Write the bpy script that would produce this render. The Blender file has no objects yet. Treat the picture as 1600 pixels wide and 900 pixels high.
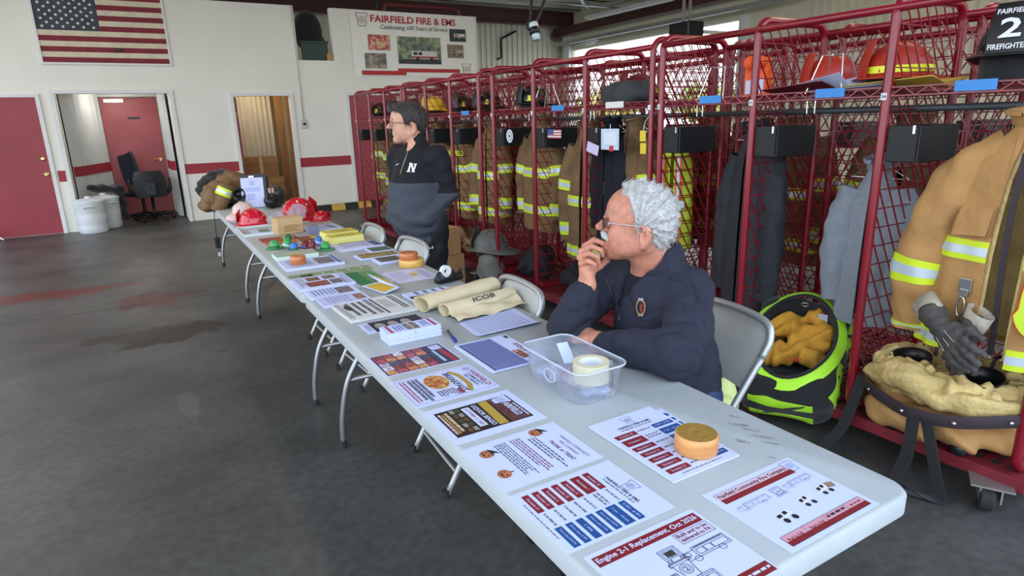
import bpy, bmesh, math, random
import numpy as np
from mathutils import Vector, Matrix

random.seed(7)
rng = np.random.default_rng(7)
PI = math.pi
scene = bpy.context.scene
COL = scene.collection

# ------------------------------------------------------------------ camera
CAM = np.array([-0.577, -0.586, 1.535])
YAW, PITCH, ROLL, FPX = math.radians(30.033), math.radians(-15.104), math.radians(-1.671), 971.35
FWD = np.array([math.sin(YAW) * math.cos(PITCH), math.cos(YAW) * math.cos(PITCH), math.sin(PITCH)])
_r = np.array([math.cos(YAW), -math.sin(YAW), 0.0])
_u = np.cross(_r, FWD)
RGT = _r * math.cos(ROLL) + _u * math.sin(ROLL)
UPV = -_r * math.sin(ROLL) + _u * math.cos(ROLL)
cam_data = bpy.data.cameras.new('camera')
cam_data.sensor_fit = 'HORIZONTAL'
cam_data.sensor_width = 36.0
cam_data.lens = FPX * 36.0 / 1600.0
cam_data.clip_start = 0.05
cam_data.clip_end = 200
cam = bpy.data.objects.new('camera', cam_data)
COL.objects.link(cam)
m = Matrix.Identity(4)
for i in range(3):
    m[i][0], m[i][1], m[i][2], m[i][3] = RGT[i], UPV[i], -FWD[i], CAM[i]
cam.matrix_world = m
scene.camera = cam

# ------------------------------------------------------------------ world and exposure
world = bpy.data.worlds.new('world')
scene.world = world
world.use_nodes = True
wn = world.node_tree.nodes
wl = world.node_tree.links
bg = wn['Background']
tc = wn.new('ShaderNodeTexCoord')
sep = wn.new('ShaderNodeSeparateXYZ')
ramp = wn.new('ShaderNodeValToRGB')
ramp.color_ramp.elements[0].position = 0.46
ramp.color_ramp.elements[0].color = (0.30, 0.31, 0.30, 1)
ramp.color_ramp.elements[1].position = 0.52
ramp.color_ramp.elements[1].color = (0.86, 0.93, 1.0, 1)
e = ramp.color_ramp.elements.new(1.0)
e.color = (0.45, 0.65, 1.0, 1)
mr = wn.new('ShaderNodeMapRange')
mr.inputs['From Min'].default_value = -1
wl.new(tc.outputs['Generated'], sep.inputs[0])
wl.new(sep.outputs['Z'], mr.inputs['Value'])
wl.new(mr.outputs[0], ramp.inputs[0])
wl.new(ramp.outputs[0], bg.inputs['Color'])
bg.inputs['Strength'].default_value = 2.4

vs = scene.view_settings
scene.display_settings.display_device = 'sRGB'
vs.view_transform = 'Standard'
vs.look = 'None'
vs.exposure = 0.68
vs.gamma = 1.0
vs.use_curve_mapping = False
scene.cycles.max_bounces = 8
scene.cycles.diffuse_bounces = 4
scene.cycles.transparent_max_bounces = 12


# ------------------------------------------------------------------ helpers: image ray to a point in the place
def ray(u, v):
    return FWD + RGT * (u - 800) / FPX - UPV * (v - 450) / FPX


def pz(u, v, z=0.74):
    d = ray(u, v)
    return CAM + d * (z - CAM[2]) / d[2]


def pxx(u, v, x):
    d = ray(u, v)
    return CAM + d * (x - CAM[0]) / d[0]


def pdep(u, v, dep):
    return CAM + ray(u, v) * dep


# ------------------------------------------------------------------ materials
MATS = {}


def S(r, g, b):
    def f(c):
        c /= 255.0
        return c / 12.92 if c <= 0.04045 else ((c + 0.055) / 1.055) ** 2.4
    return (f(r), f(g), f(b), 1.0)


def mat(name, col, rough=0.55, metal=0.0, var=0.0, vscale=8.0, bump=0.0, bscale=60.0, spec=0.5, col2=None,
        trans=0.0, alpha=1.0, emit=0.0, sheen=0.0, coat=0.0, detail=4.0, ior=1.45, stretch=None):
    if name in MATS:
        return MATS[name]
    m_ = bpy.data.materials.new(name)
    m_.use_nodes = True
    nt = m_.node_tree
    b = nt.nodes['Principled BSDF']
    b.inputs['Base Color'].default_value = col
    b.inputs['Roughness'].default_value = rough
    b.inputs['Metallic'].default_value = metal
    b.inputs['Specular IOR Level'].default_value = spec
    b.inputs['IOR'].default_value = ior
    if trans:
        b.inputs['Transmission Weight'].default_value = trans
    if alpha < 1:
        b.inputs['Alpha'].default_value = alpha
    if sheen:
        b.inputs['Sheen Weight'].default_value = sheen
    if coat:
        b.inputs['Coat Weight'].default_value = coat
        b.inputs['Coat Roughness'].default_value = 0.15
    if emit:
        b.inputs['Emission Color'].default_value = col
        b.inputs['Emission Strength'].default_value = emit
    if var or bump or col2:
        tcn = nt.nodes.new('ShaderNodeTexCoord')
        src = tcn.outputs['Object']
        if stretch:
            mp = nt.nodes.new('ShaderNodeMapping')
            mp.inputs['Scale'].default_value = stretch
            nt.links.new(src, mp.inputs[0])
            src = mp.outputs[0]
    if var or col2:
        n = nt.nodes.new('ShaderNodeTexNoise')
        n.inputs['Scale'].default_value = vscale
        n.inputs['Detail'].default_value = detail
        nt.links.new(src, n.inputs['Vector'])
        rp = nt.nodes.new('ShaderNodeValToRGB')
        rp.color_ramp.elements[0].position = 0.3
        rp.color_ramp.elements[1].position = 0.7
        if col2:
            c0, c1 = col, col2
        else:
            c0 = tuple(max(0, c * (1 - var)) for c in col[:3]) + (1,)
            c1 = tuple(min(1, c * (1 + var)) for c in col[:3]) + (1,)
        rp.color_ramp.elements[0].color = c0
        rp.color_ramp.elements[1].color = c1
        nt.links.new(n.outputs['Fac'], rp.inputs[0])
        nt.links.new(rp.outputs[0], b.inputs['Base Color'])
    if bump:
        n2 = nt.nodes.new('ShaderNodeTexNoise')
        n2.inputs['Scale'].default_value = bscale
        n2.inputs['Detail'].default_value = 3
        nt.links.new(src, n2.inputs['Vector'])
        bp = nt.nodes.new('ShaderNodeBump')
        bp.inputs['Strength'].default_value = bump
        bp.inputs['Distance'].default_value = 0.02
        nt.links.new(n2.outputs['Fac'], bp.inputs['Height'])
        nt.links.new(bp.outputs[0], b.inputs['Normal'])
    MATS[name] = m_
    return m_


def flat(r, g, b, rough=0.6):
    return mat('print_%d_%d_%d' % (r, g, b), S(r, g, b), rough)


# ------------------------------------------------------------------ mesh building
def frame_of(d):
    d = np.asarray(d, float)
    d = d / (np.linalg.norm(d) + 1e-12)
    a = np.array([0, 0, 1.0]) if abs(d[2]) < 0.9 else np.array([1.0, 0, 0])
    s = np.cross(d, a)
    s /= np.linalg.norm(s)
    return d, s, np.cross(s, d)


def rotz(a):
    c, s = math.cos(a), math.sin(a)
    return np.array([[c, -s, 0], [s, c, 0], [0, 0, 1.0]])


def roty(a):
    c, s = math.cos(a), math.sin(a)
    return np.array([[c, 0, s], [0, 1, 0], [-s, 0, c]])


def rotx(a):
    c, s = math.cos(a), math.sin(a)
    return np.array([[1, 0, 0], [0, c, -s], [0, s, c]])


class MB:
    def __init__(self):
        self.v = []
        self.f = []

    def add(self, verts, faces):
        o = len(self.v)
        self.v.extend([tuple(map(float, x)) for x in verts])
        self.f.extend([tuple(i + o for i in fc) for fc in faces])
        return self

    def box(self, lo, hi):
        x0, y0, z0 = lo
        x1, y1, z1 = hi
        return self.add([(x0, y0, z0), (x1, y0, z0), (x1, y1, z0), (x0, y1, z0), (x0, y0, z1), (x1, y0, z1), (x1, y1, z1), (x0, y1, z1)],
                        [(0, 3, 2, 1), (4, 5, 6, 7), (0, 1, 5, 4), (1, 2, 6, 5), (2, 3, 7, 6), (3, 0, 4, 7)])

    def cbox(self, c, size, R=None):
        sx, sy, sz = [s / 2 for s in size]
        vs_ = np.array([(-sx, -sy, -sz), (sx, -sy, -sz), (sx, sy, -sz), (-sx, sy, -sz), (-sx, -sy, sz), (sx, -sy, sz), (sx, sy, sz), (-sx, sy, sz)])
        if R is not None:
            vs_ = vs_ @ np.asarray(R).T
        return self.add(vs_ + np.asarray(c), [(0, 3, 2, 1), (4, 5, 6, 7), (0, 1, 5, 4), (1, 2, 6, 5), (2, 3, 7, 6), (3, 0, 4, 7)])

    def tube(self, path, r, seg=8, closed=False, cap=True, flat_=None):
        P = np.asarray(path, float)
        n = len(P)
        rr = np.full(n, r, float) if np.isscalar(r) else np.asarray(r, float)
        T = np.zeros_like(P)
        for i in range(n):
            a = P[(i - 1) % n] if (closed or i > 0) else P[i]
            b = P[(i + 1) % n] if (closed or i < n - 1) else P[i]
            T[i] = (b - a) / (np.linalg.norm(b - a) + 1e-12)
        d, s, w = frame_of(T[0])
        o = len(self.v)
        ang = np.arange(seg) * 2 * PI / seg + (PI / seg if seg == 4 else 0)
        for i in range(n):
            t = T[i]
            s = s - t * (s @ t)
            s /= np.linalg.norm(s) + 1e-12
            w = np.cross(t, s)
            for a in ang:
                q = P[i] + rr[i] * (s * math.cos(a) + w * math.sin(a) * (flat_ or 1.0))
                self.v.append(tuple(q))
        for i in range(n if closed else n - 1):
            j = (i + 1) % n
            for k in range(seg):
                k2 = (k + 1) % seg
                self.f.append((o + i * seg + k, o + i * seg + k2, o + j * seg + k2, o + j * seg + k))
        if cap and not closed:
            self.f.append(tuple(o + k for k in reversed(range(seg))))
            self.f.append(tuple(o + (n - 1) * seg + k for k in range(seg)))
        return self

    def rod(self, a, b, r, seg=4):
        return self.tube([a, b], r, seg)

    def lathe(self, prof, c=(0, 0, 0), seg=24, R=None, capb=False, capt=False, sx=1.0, sy=1.0):
        o = len(self.v)
        c = np.asarray(c, float)
        for (r, z) in prof:
            for k in range(seg):
                a = 2 * PI * k / seg
                q = np.array([r * math.cos(a) * sx, r * math.sin(a) * sy, z])
                if R is not None:
                    q = np.asarray(R) @ q
                self.v.append(tuple(q + c))
        n = len(prof)
        for i in range(n - 1):
            for k in range(seg):
                k2 = (k + 1) % seg
                self.f.append((o + i * seg + k, o + i * seg + k2, o + (i + 1) * seg + k2, o + (i + 1) * seg + k))
        if capb:
            self.f.append(tuple(o + k for k in reversed(range(seg))))
        if capt:
            self.f.append(tuple(o + (n - 1) * seg + k for k in range(seg)))
        return self

    def prism(self, poly, z0, z1):
        n = len(poly)
        o = len(self.v)
        for z in (z0, z1):
            self.v.extend([(float(x), float(y), float(z)) for x, y in poly])
        self.f.append(tuple(o + i for i in reversed(range(n))))
        self.f.append(tuple(o + n + i for i in range(n)))
        for i in range(n):
            j = (i + 1) % n
            self.f.append((o + i, o + j, o + n + j, o + n + i))
        return self

    def grid(self, P, closed_u=False, closed_v=False):
        P = np.asarray(P, float)
        nu, nv = P.shape[:2]
        o = len(self.v)
        self.v.extend([tuple(q) for q in P.reshape(-1, 3)])
        for i in range(nu if closed_u else nu - 1):
            for j in range(nv if closed_v else nv - 1):
                i2, j2 = (i + 1) % nu, (j + 1) % nv
                self.f.append((o + i * nv + j, o + i2 * nv + j, o + i2 * nv + j2, o + i * nv + j2))
        return self

    def sheet(self, P, th):
        """a grid with thickness th along its normals"""
        P = np.asarray(P, float)
        du = np.gradient(P, axis=0)
        dv = np.gradient(P, axis=1)
        N = np.cross(du, dv)
        N /= np.linalg.norm(N, axis=2, keepdims=True) + 1e-12
        Q = P - N * th
        nu, nv = P.shape[:2]
        self.grid(P)
        self.grid(Q[::-1])
        b = np.concatenate([P[:, 0], P[-1, 1:], P[-2::-1, -1], P[0, -2:0:-1]])
        c = np.concatenate([Q[:, 0], Q[-1, 1:], Q[-2::-1, -1], Q[0, -2:0:-1]])
        self.grid(np.stack([b, c], 1)[::-1], closed_u=True)
        return self

    def xf(self, R=None, t=(0, 0, 0), s=1.0):
        V = np.asarray(self.v, float) * s
        if R is not None:
            V = V @ np.asarray(R).T
        self.v = [tuple(q) for q in V + np.asarray(t)]
        return self


def mesh_of(name, mb):
    me = bpy.data.meshes.new(name)
    me.from_pydata(mb.v, [], mb.f)
    me.update()
    return me


def link(name, me, material, parent=None, smooth=False, bevel=0.0, world=False, label=None, kind=None, subd=0, angle=None):
    o = bpy.data.objects.new(name, me)
    COL.objects.link(o)
    if material is not None and len(me.materials) == 0:
        me.materials.append(material)
    if smooth:
        me.polygons.foreach_set('use_smooth', [True] * len(me.polygons))
        if angle:
            try:
                me.set_sharp_from_angle(angle=angle)
            except Exception:
                pass
    if bevel:
        b = o.modifiers.new('bevel', 'BEVEL')
        b.width = bevel
        b.segments = 2
        b.limit_method = 'ANGLE'
    if subd:
        sd = o.modifiers.new('subd', 'SUBSURF')
        sd.levels = subd
        sd.render_levels = subd
    if parent is not None:
        o.parent = parent
        if world:
            M_ = Matrix.Identity(4)
            q = parent
            while q is not None:
                M_ = q.matrix_parent_inverse @ q.matrix_basis @ M_ if q.parent else q.matrix_basis @ M_
                q = q.parent
            o.matrix_parent_inverse = M_.inverted()
    if label:
        o['label'] = label
    if kind:
        o['kind'] = kind
    return o


def obj(name, mb, material, parent=None, **k):
    return link(name, mesh_of(name, mb), material, parent, **k)


def tag(o, label, cat, group=None, kind=None):
    if label:
        o['label'] = label
    if cat:
        o['category'] = cat
    if group:
        o['group'] = group
    if kind:
        o['kind'] = kind
    return o


def thing(name, label, cat, loc=(0, 0, 0), rz=0.0, group=None):
    o = bpy.data.objects.new(name, None)
    COL.objects.link(o)
    o.empty_display_size = 0.1
    o.location = tuple(float(x) for x in loc)
    o.rotation_euler = (0, 0, rz)
    return tag(o, label, cat, group)


def solo(name, mb, material, label, cat, group=None, **k):
    return tag(obj(name, mb, material, **k), label, cat, group)


def struct(name, mb, material, parent=None, **k):
    o = obj(name, mb, material, parent, **k)
    if parent is None:
        o['kind'] = 'structure'
    return o


def copy_tree(root, loc=None, rz=None, label=None, group=None, parent=None):
    r = root.copy()
    COL.objects.link(r)
    if parent is None:
        if loc is not None:
            r.location = tuple(float(x) for x in loc)
        if rz is not None:
            r.rotation_euler = (0, 0, rz)
        if label:
            r['label'] = label
        if group:
            r['group'] = group
    else:
        r.parent = parent
    for ch in list(root.children):
        copy_tree(ch, parent=r)
    return r


# ------------------------------------------------------------------ lettering: all texts become meshes in one go
_TEXT = {}
_WANT = set()


def want(*ss):
    for s in ss:
        _WANT.add(s)


def make_texts():
    tmp = []
    for s in sorted(_WANT):
        for bold in (0, 1):
            c = bpy.data.curves.new('t', 'FONT')
            c.body = s
            c.size = 1.0
            c.resolution_u = 2
            c.align_x = 'CENTER'
            c.align_y = 'CENTER'
            if bold:
                c.offset = 0.022
            o = bpy.data.objects.new('t', c)
            COL.objects.link(o)
            tmp.append((s, bold, o, c))
    dg = bpy.context.evaluated_depsgraph_get()
    dg.update()
    for s, bold, o, c in tmp:
        me = bpy.data.meshes.new_from_object(o.evaluated_get(dg))
        V = np.array([tuple(v.co) for v in me.vertices]) if len(me.vertices) else np.zeros((0, 3))
        F = [tuple(p.vertices) for p in me.polygons]
        if len(V):
            V[:, 0] -= (V[:, 0].min() + V[:, 0].max()) / 2
            V[:, 1] -= (V[:, 1].min() + V[:, 1].max()) / 2
        _TEXT[(s, bold)] = (V, F)
        bpy.data.meshes.remove(me)
    for s, bold, o, c in tmp:
        bpy.data.objects.remove(o)
        bpy.data.curves.remove(c)


def text_into(mb, s, c, w=None, h=None, bold=1, ux=(1, 0, 0), uy=(0, 1, 0), shear=0.0):
    """put the words s, centred at c, fitted to width w or height h, in the plane of ux and uy"""
    V, F = _TEXT[(s, bold)]
    if not len(V):
        return mb
    ext = V.max(0) - V.min(0)
    sx = sy = 1.0
    if w and h:
        sx, sy = w / ext[0], h / ext[1]
    elif w:
        sx = sy = w / ext[0]
    elif h:
        sx = sy = h / ext[1]
    ux, uy = np.asarray(ux, float), np.asarray(uy, float)
    P = np.asarray(c, float) + np.outer(V[:, 0] * sx + V[:, 1] * sy * shear, ux) + np.outer(V[:, 1] * sy, uy)
    return mb.add(P, F)


# ------------------------------------------------------------------ smooth bodies from a distance field
class SDF:
    """smooth union of tapered capsules and ellipsoids, meshed by surface nets"""

    def __init__(self):
        self.p = []

    def cap(self, a, b, r1, r2=None, k=0.02, op='u'):
        self.p.append(('c', np.asarray(a, float), np.asarray(b, float), r1, r1 if r2 is None else r2, k, op))
        return self

    def chain(self, pts, rs, k=0.02, op='u'):
        for i in range(len(pts) - 1):
            self.cap(pts[i], pts[i + 1], rs[i], rs[i + 1], k, op)
        return self

    def ell(self, c, r, R=None, k=0.02, op='u'):
        self.p.append(('e', np.asarray(c, float), np.asarray(r, float), np.eye(3) if R is None else np.asarray(R, float), None, k, op))
        return self

    def plane(self, c, n, k=0.005, op='i'):
        n = np.asarray(n, float)
        self.p.append(('p', np.asarray(c, float), n / np.linalg.norm(n), None, None, k, op))
        return self

    def fn(self, f, k=0.01, op='u'):
        self.p.append(('f', f, None, None, None, k, op))
        return self

    def box(self, c, s, R=None, r=0.01, k=0.01, op='u'):
        self.p.append(('b', np.asarray(c, float), np.asarray(s, float) / 2 - r, np.eye(3) if R is None else np.asarray(R, float), r, k, op))
        return self

    def dist(self, q, P):
        t = q[0]
        if t == 'c':
            _, a, b, r1, r2, k, op = q
            ab = b - a
            L2 = ab @ ab + 1e-12
            h = np.clip((P - a) @ ab / L2, 0, 1)
            return np.linalg.norm(P - a - h[:, None] * ab, axis=1) - (r1 + (r2 - r1) * h)
        if t == 'e':
            _, c, r, R, _, k, op = q
            X = (P - c) @ R
            k0 = np.linalg.norm(X / r, axis=1)
            k1 = np.linalg.norm(X / (r * r), axis=1) + 1e-9
            return k0 * (k0 - 1) / k1
        if t == 'b':
            _, c, s, R, rr, k, op = q
            X = np.abs((P - c) @ R) - s
            return np.linalg.norm(np.maximum(X, 0), axis=1) + np.minimum(X.max(1), 0) - rr
        if t == 'p':
            return (P - q[1]) @ q[2]
        return q[1](P)

    def ev(self, P):
        D = np.full(len(P), 1e3)
        for q in self.p:
            t, k, op = q[0], q[5], q[6]
            if t == 'f' and op == 'd':
                m_ = np.abs(D) < 0.2
                D[m_] += q[1](P[m_])
                continue
            idx = None
            if t == 'c':
                c, R_ = (q[1] + q[2]) / 2, np.abs(q[1] - q[2]) / 2 + max(q[3], q[4]) + 0.09 + k
            elif t == 'e':
                c, R_ = q[1], np.full(3, q[2].max() + 0.09 + k)
            elif t == 'b':
                c, R_ = q[1], np.full(3, np.linalg.norm(q[2]) + q[4] + 0.09 + k)
            else:
                c = None
            if c is not None:
                idx = np.nonzero((np.abs(P - c) < R_).all(1))[0]
                if not len(idx):
                    continue
                d = self.dist(q, P[idx])
                E = D[idx]
            else:
                d = self.dist(q, P)
                E = D
            if op == 'u':
                h = np.maximum(k - np.abs(E - d), 0) / max(k, 1e-9)
                E = np.minimum(E, d) - h * h * k * 0.25
            elif op == 's':
                h = np.maximum(k - np.abs(E + d), 0) / max(k, 1e-9)
                E = np.maximum(E, -d) + h * h * k * 0.25
            elif op == 'i':
                h = np.maximum(k - np.abs(E - d), 0) / max(k, 1e-9)
                E = np.maximum(E, d) + h * h * k * 0.25
            if idx is not None:
                D[idx] = E
            else:
                D = E
        return D

    def hit(self, u, v, t0=0.5, off=0.0):
        """the point where the ray through a pixel meets this body"""
        d = ray(u, v)
        d = d / np.linalg.norm(d)
        t = t0
        for _ in range(160):
            s_ = self.ev((CAM + d * t)[None])[0]
            if s_ < 0.0005:
                break
            t += min(s_ * 0.8, 0.06)
        return CAM + d * (t - off)

    def nrm(self, p, e=0.004):
        P = np.array([p + np.eye(3)[i] * e * s_ for i in range(3) for s_ in (1, -1)])
        D = self.ev(P)
        n = np.array([D[0] - D[1], D[2] - D[3], D[4] - D[5]])
        return n / (np.linalg.norm(n) + 1e-12)

    def mesh(self, lo, hi, h, smooth=0):
        lo, hi = np.asarray(lo, float), np.asarray(hi, float)
        cs = 4
        nc = np.ceil((hi - lo) / (h * cs)).astype(int) + 1
        ax = [lo[i] + (np.arange(nc[i]) + 0.5) * h * cs for i in range(3)]
        G = np.stack(np.meshgrid(*ax, indexing='ij'), -1).reshape(-1, 3)
        Dc = self.ev(G).reshape(nc)
        act = np.abs(Dc) < h * cs * 1.5
        A = np.repeat(np.repeat(np.repeat(act, cs, 0), cs, 1), cs, 2)
        D = np.repeat(np.repeat(np.repeat(Dc, cs, 0), cs, 1), cs, 2).astype(np.float32)
        idx = np.argwhere(A)
        D[A] = self.ev(lo + (idx + 0.5) * h)
        n = D.shape
        neg = D < 0
        # cells
        cnt = np.zeros([m_ - 1 for m_ in n], np.float32)
        acc = np.zeros(list(cnt.shape) + [3], np.float32)
        offs = [(0, 0, 0), (1, 0, 0), (0, 1, 0), (1, 1, 0), (0, 0, 1), (1, 0, 1), (0, 1, 1), (1, 1, 1)]

        def sl(o):
            return tuple(slice(o[i], n[i] - 1 + o[i]) for i in range(3))
        sgn = sum(neg[sl(o)].astype(np.int8) for o in offs)
        mask = (sgn > 0) & (sgn < 8)
        ci = np.argwhere(mask)
        vals = np.stack([D[ci[:, 0] + o[0], ci[:, 1] + o[1], ci[:, 2] + o[2]] for o in offs], 1).astype(float)
        edges = [(0, 1), (2, 3), (4, 5), (6, 7), (0, 2), (1, 3), (4, 6), (5, 7), (0, 4), (1, 5), (2, 6), (3, 7)]
        O = np.array(offs, float)
        sp = np.zeros((len(ci), 3))
        sc_ = np.zeros(len(ci))
        for a, b in edges:
            va, vb = vals[:, a], vals[:, b]
            cr = (va < 0) != (vb < 0)
            t = np.where(cr, va / np.where(cr, va - vb, 1), 0)
            sp += np.where(cr[:, None], O[a] + t[:, None] * (O[b] - O[a]), 0)
            sc_ += cr
        V = lo + (ci + 0.5 + sp / sc_[:, None]) * h
        vid = np.full(mask.shape, -1, int)
        vid[mask] = np.arange(len(ci))
        F = []
        for axn in range(3):
            o1 = [0, 0, 0]
            o1[axn] = 1
            b_, c_ = (axn + 1) % 3, (axn + 2) % 3
            s0 = [slice(1, n[i] - 1) for i in range(3)]
            s0[axn] = slice(0, n[axn] - 1)
            s1 = list(s0)
            s1[axn] = slice(1, n[axn])
            A0, A1 = neg[tuple(s0)], neg[tuple(s1)]
            E = np.argwhere(A0 != A1)
            flip = A0[A0 != A1]
            base = E.copy()
            for i in range(3):
                if i != axn:
                    base[:, i] += 1

            def cid(db, dc):
                q = base.copy()
                q[:, b_] += db
                q[:, c_] += dc
                return vid[q[:, 0], q[:, 1], q[:, 2]]
            quad = np.stack([cid(-1, -1), cid(0, -1), cid(0, 0), cid(-1, 0)], 1)
            quad[~flip] = quad[~flip][:, ::-1]
            F.append(quad)
        F = np.concatenate(F)
        F = F[(F >= 0).all(1)]
        if smooth:
            for _ in range(smooth):
                S_ = np.zeros_like(V)
                C_ = np.zeros(len(V))
                for i in range(4):
                    a, b = F[:, i], F[:, (i + 1) % 4]
                    np.add.at(S_, a, V[b])
                    np.add.at(C_, a, 1)
                    np.add.at(S_, b, V[a])
                    np.add.at(C_, b, 1)
                V = V * 0.5 + 0.5 * S_ / np.maximum(C_, 1)[:, None]
        mb = MB()
        mb.v = [tuple(q) for q in V]
        mb.f = [tuple(q) for q in F]
        return mb


def ringpts(n):
    return np.arange(n) * 2 * PI / n


def spline(pts, n=8):
    """Catmull-Rom through pts"""
    P = np.asarray(pts, float)
    Q = np.vstack([2 * P[0] - P[1], P, 2 * P[-1] - P[-2]])
    out = []
    for i in range(1, len(Q) - 2):
        p0, p1, p2, p3 = Q[i - 1], Q[i], Q[i + 1], Q[i + 2]
        for t in np.arange(n) / n:
            out.append(0.5 * ((2 * p1) + (-p0 + p2) * t + (2 * p0 - 5 * p1 + 4 * p2 - p3) * t * t + (-p0 + 3 * p1 - 3 * p2 + p3) * t ** 3))
    out.append(P[-1])
    return np.array(out)


def rrect(w, d, r, n=5):
    pts = []
    for cx, cy, a0 in ((w / 2 - r, d / 2 - r, 0), (-w / 2 + r, d / 2 - r, PI / 2), (-w / 2 + r, -d / 2 + r, PI), (w / 2 - r, -d / 2 + r, 1.5 * PI)):
        for k in range(n + 1):
            a = a0 + PI / 2 * k / n
            pts.append((cx + r * math.cos(a), cy + r * math.sin(a)))
    return pts
# ================================================================== lettering used below
want('FAIRFIELD FIRE & EMS', 'Celebrating 100 Years of Service', '2', 'Engine 2-1 Replacement, Oct 2026', 'Built and to be', 'delivered to PA',
     'Fairfield Community Fire Company', 'Paid In Full', 'TRUNK or TREAT', 'FAIRFIELD COMMUNITY', 'FIRE COMPANY', 'FAIRFIELD', 'FIREFIGHTER',
     'BREAKFAST', 'COMMUNITY', 'October 25', 'November 1', 'November 15', 'November 22', 'December 6', 'December 13', 'December 31',
     '4 PM - 8 PM', '7 am - 10 am', 'Doors open 5:30 PM', 'Doors open 5 PM', '1 PM', 'Doors open 6 PM', 'Doors open 8:30 PM', 'FIRE & EMS',
     'N', 'M', 'ICOB', 'KFORD', 'HOUSE', 'FIRE', '34', '35', '16', '15', 'A', 'J', 'US', 'LIQUOR BINGO', 'PA 17320', 'OCTOBER 11, 2025')
make_texts()

# ================================================================== materials of the place
M_wall = mat('painted_wall', S(226, 224, 214), 0.7, var=0.035, vscale=1.3, bump=0.04, bscale=40)
M_siding = mat('cream_siding', S(216, 208, 184), 0.55, var=0.04, vscale=2)
M_red_paint = mat('red_door_paint', S(146, 50, 60), 0.42, var=0.10, vscale=2.5, bump=0.02)
M_stripe = mat('red_stripe_paint', S(150, 40, 50), 0.5, var=0.05)
M_frame_white = mat('white_frame_paint', S(214, 216, 214), 0.5, var=0.03)
M_brass = mat('brass', S(214, 190, 130), 0.25, 1.0)
M_steel = mat('steel', S(190, 192, 194), 0.3, 1.0)
M_chrome = mat('chrome', S(225, 228, 230), 0.12, 1.0)
M_black = mat('black_plastic', S(22, 23, 25), 0.38, var=0.15, vscale=20)
M_blackcloth = mat('black_cloth', S(24, 25, 28), 0.85, var=0.2, vscale=30, bump=0.25, bscale=300, sheen=0.2)
M_rubber = mat('rubber', S(40, 40, 40), 0.8, var=0.2, vscale=30)
M_roof = mat('roof_deck', S(226, 219, 200), 0.75, var=0.06, vscale=0.9)
M_purlin = mat('purlin_steel', S(186, 182, 170), 0.55, var=0.08)
M_beam = mat('brown_red_beam', S(82, 48, 42), 0.6, var=0.15)
M_galv = mat('galvanised', S(176, 176, 172), 0.4, 0.8, var=0.1)
M_curtain = mat('grey_curtain', S(196, 198, 196), 0.7, var=0.06, vscale=4)
M_card = mat('cardboard', S(176, 136, 92), 0.8, var=0.1, vscale=9, bump=0.05)
M_wood = mat('bare_wood', S(150, 108, 66), 0.6, var=0.25, vscale=3, stretch=(6, 6, 0.8))


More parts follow.
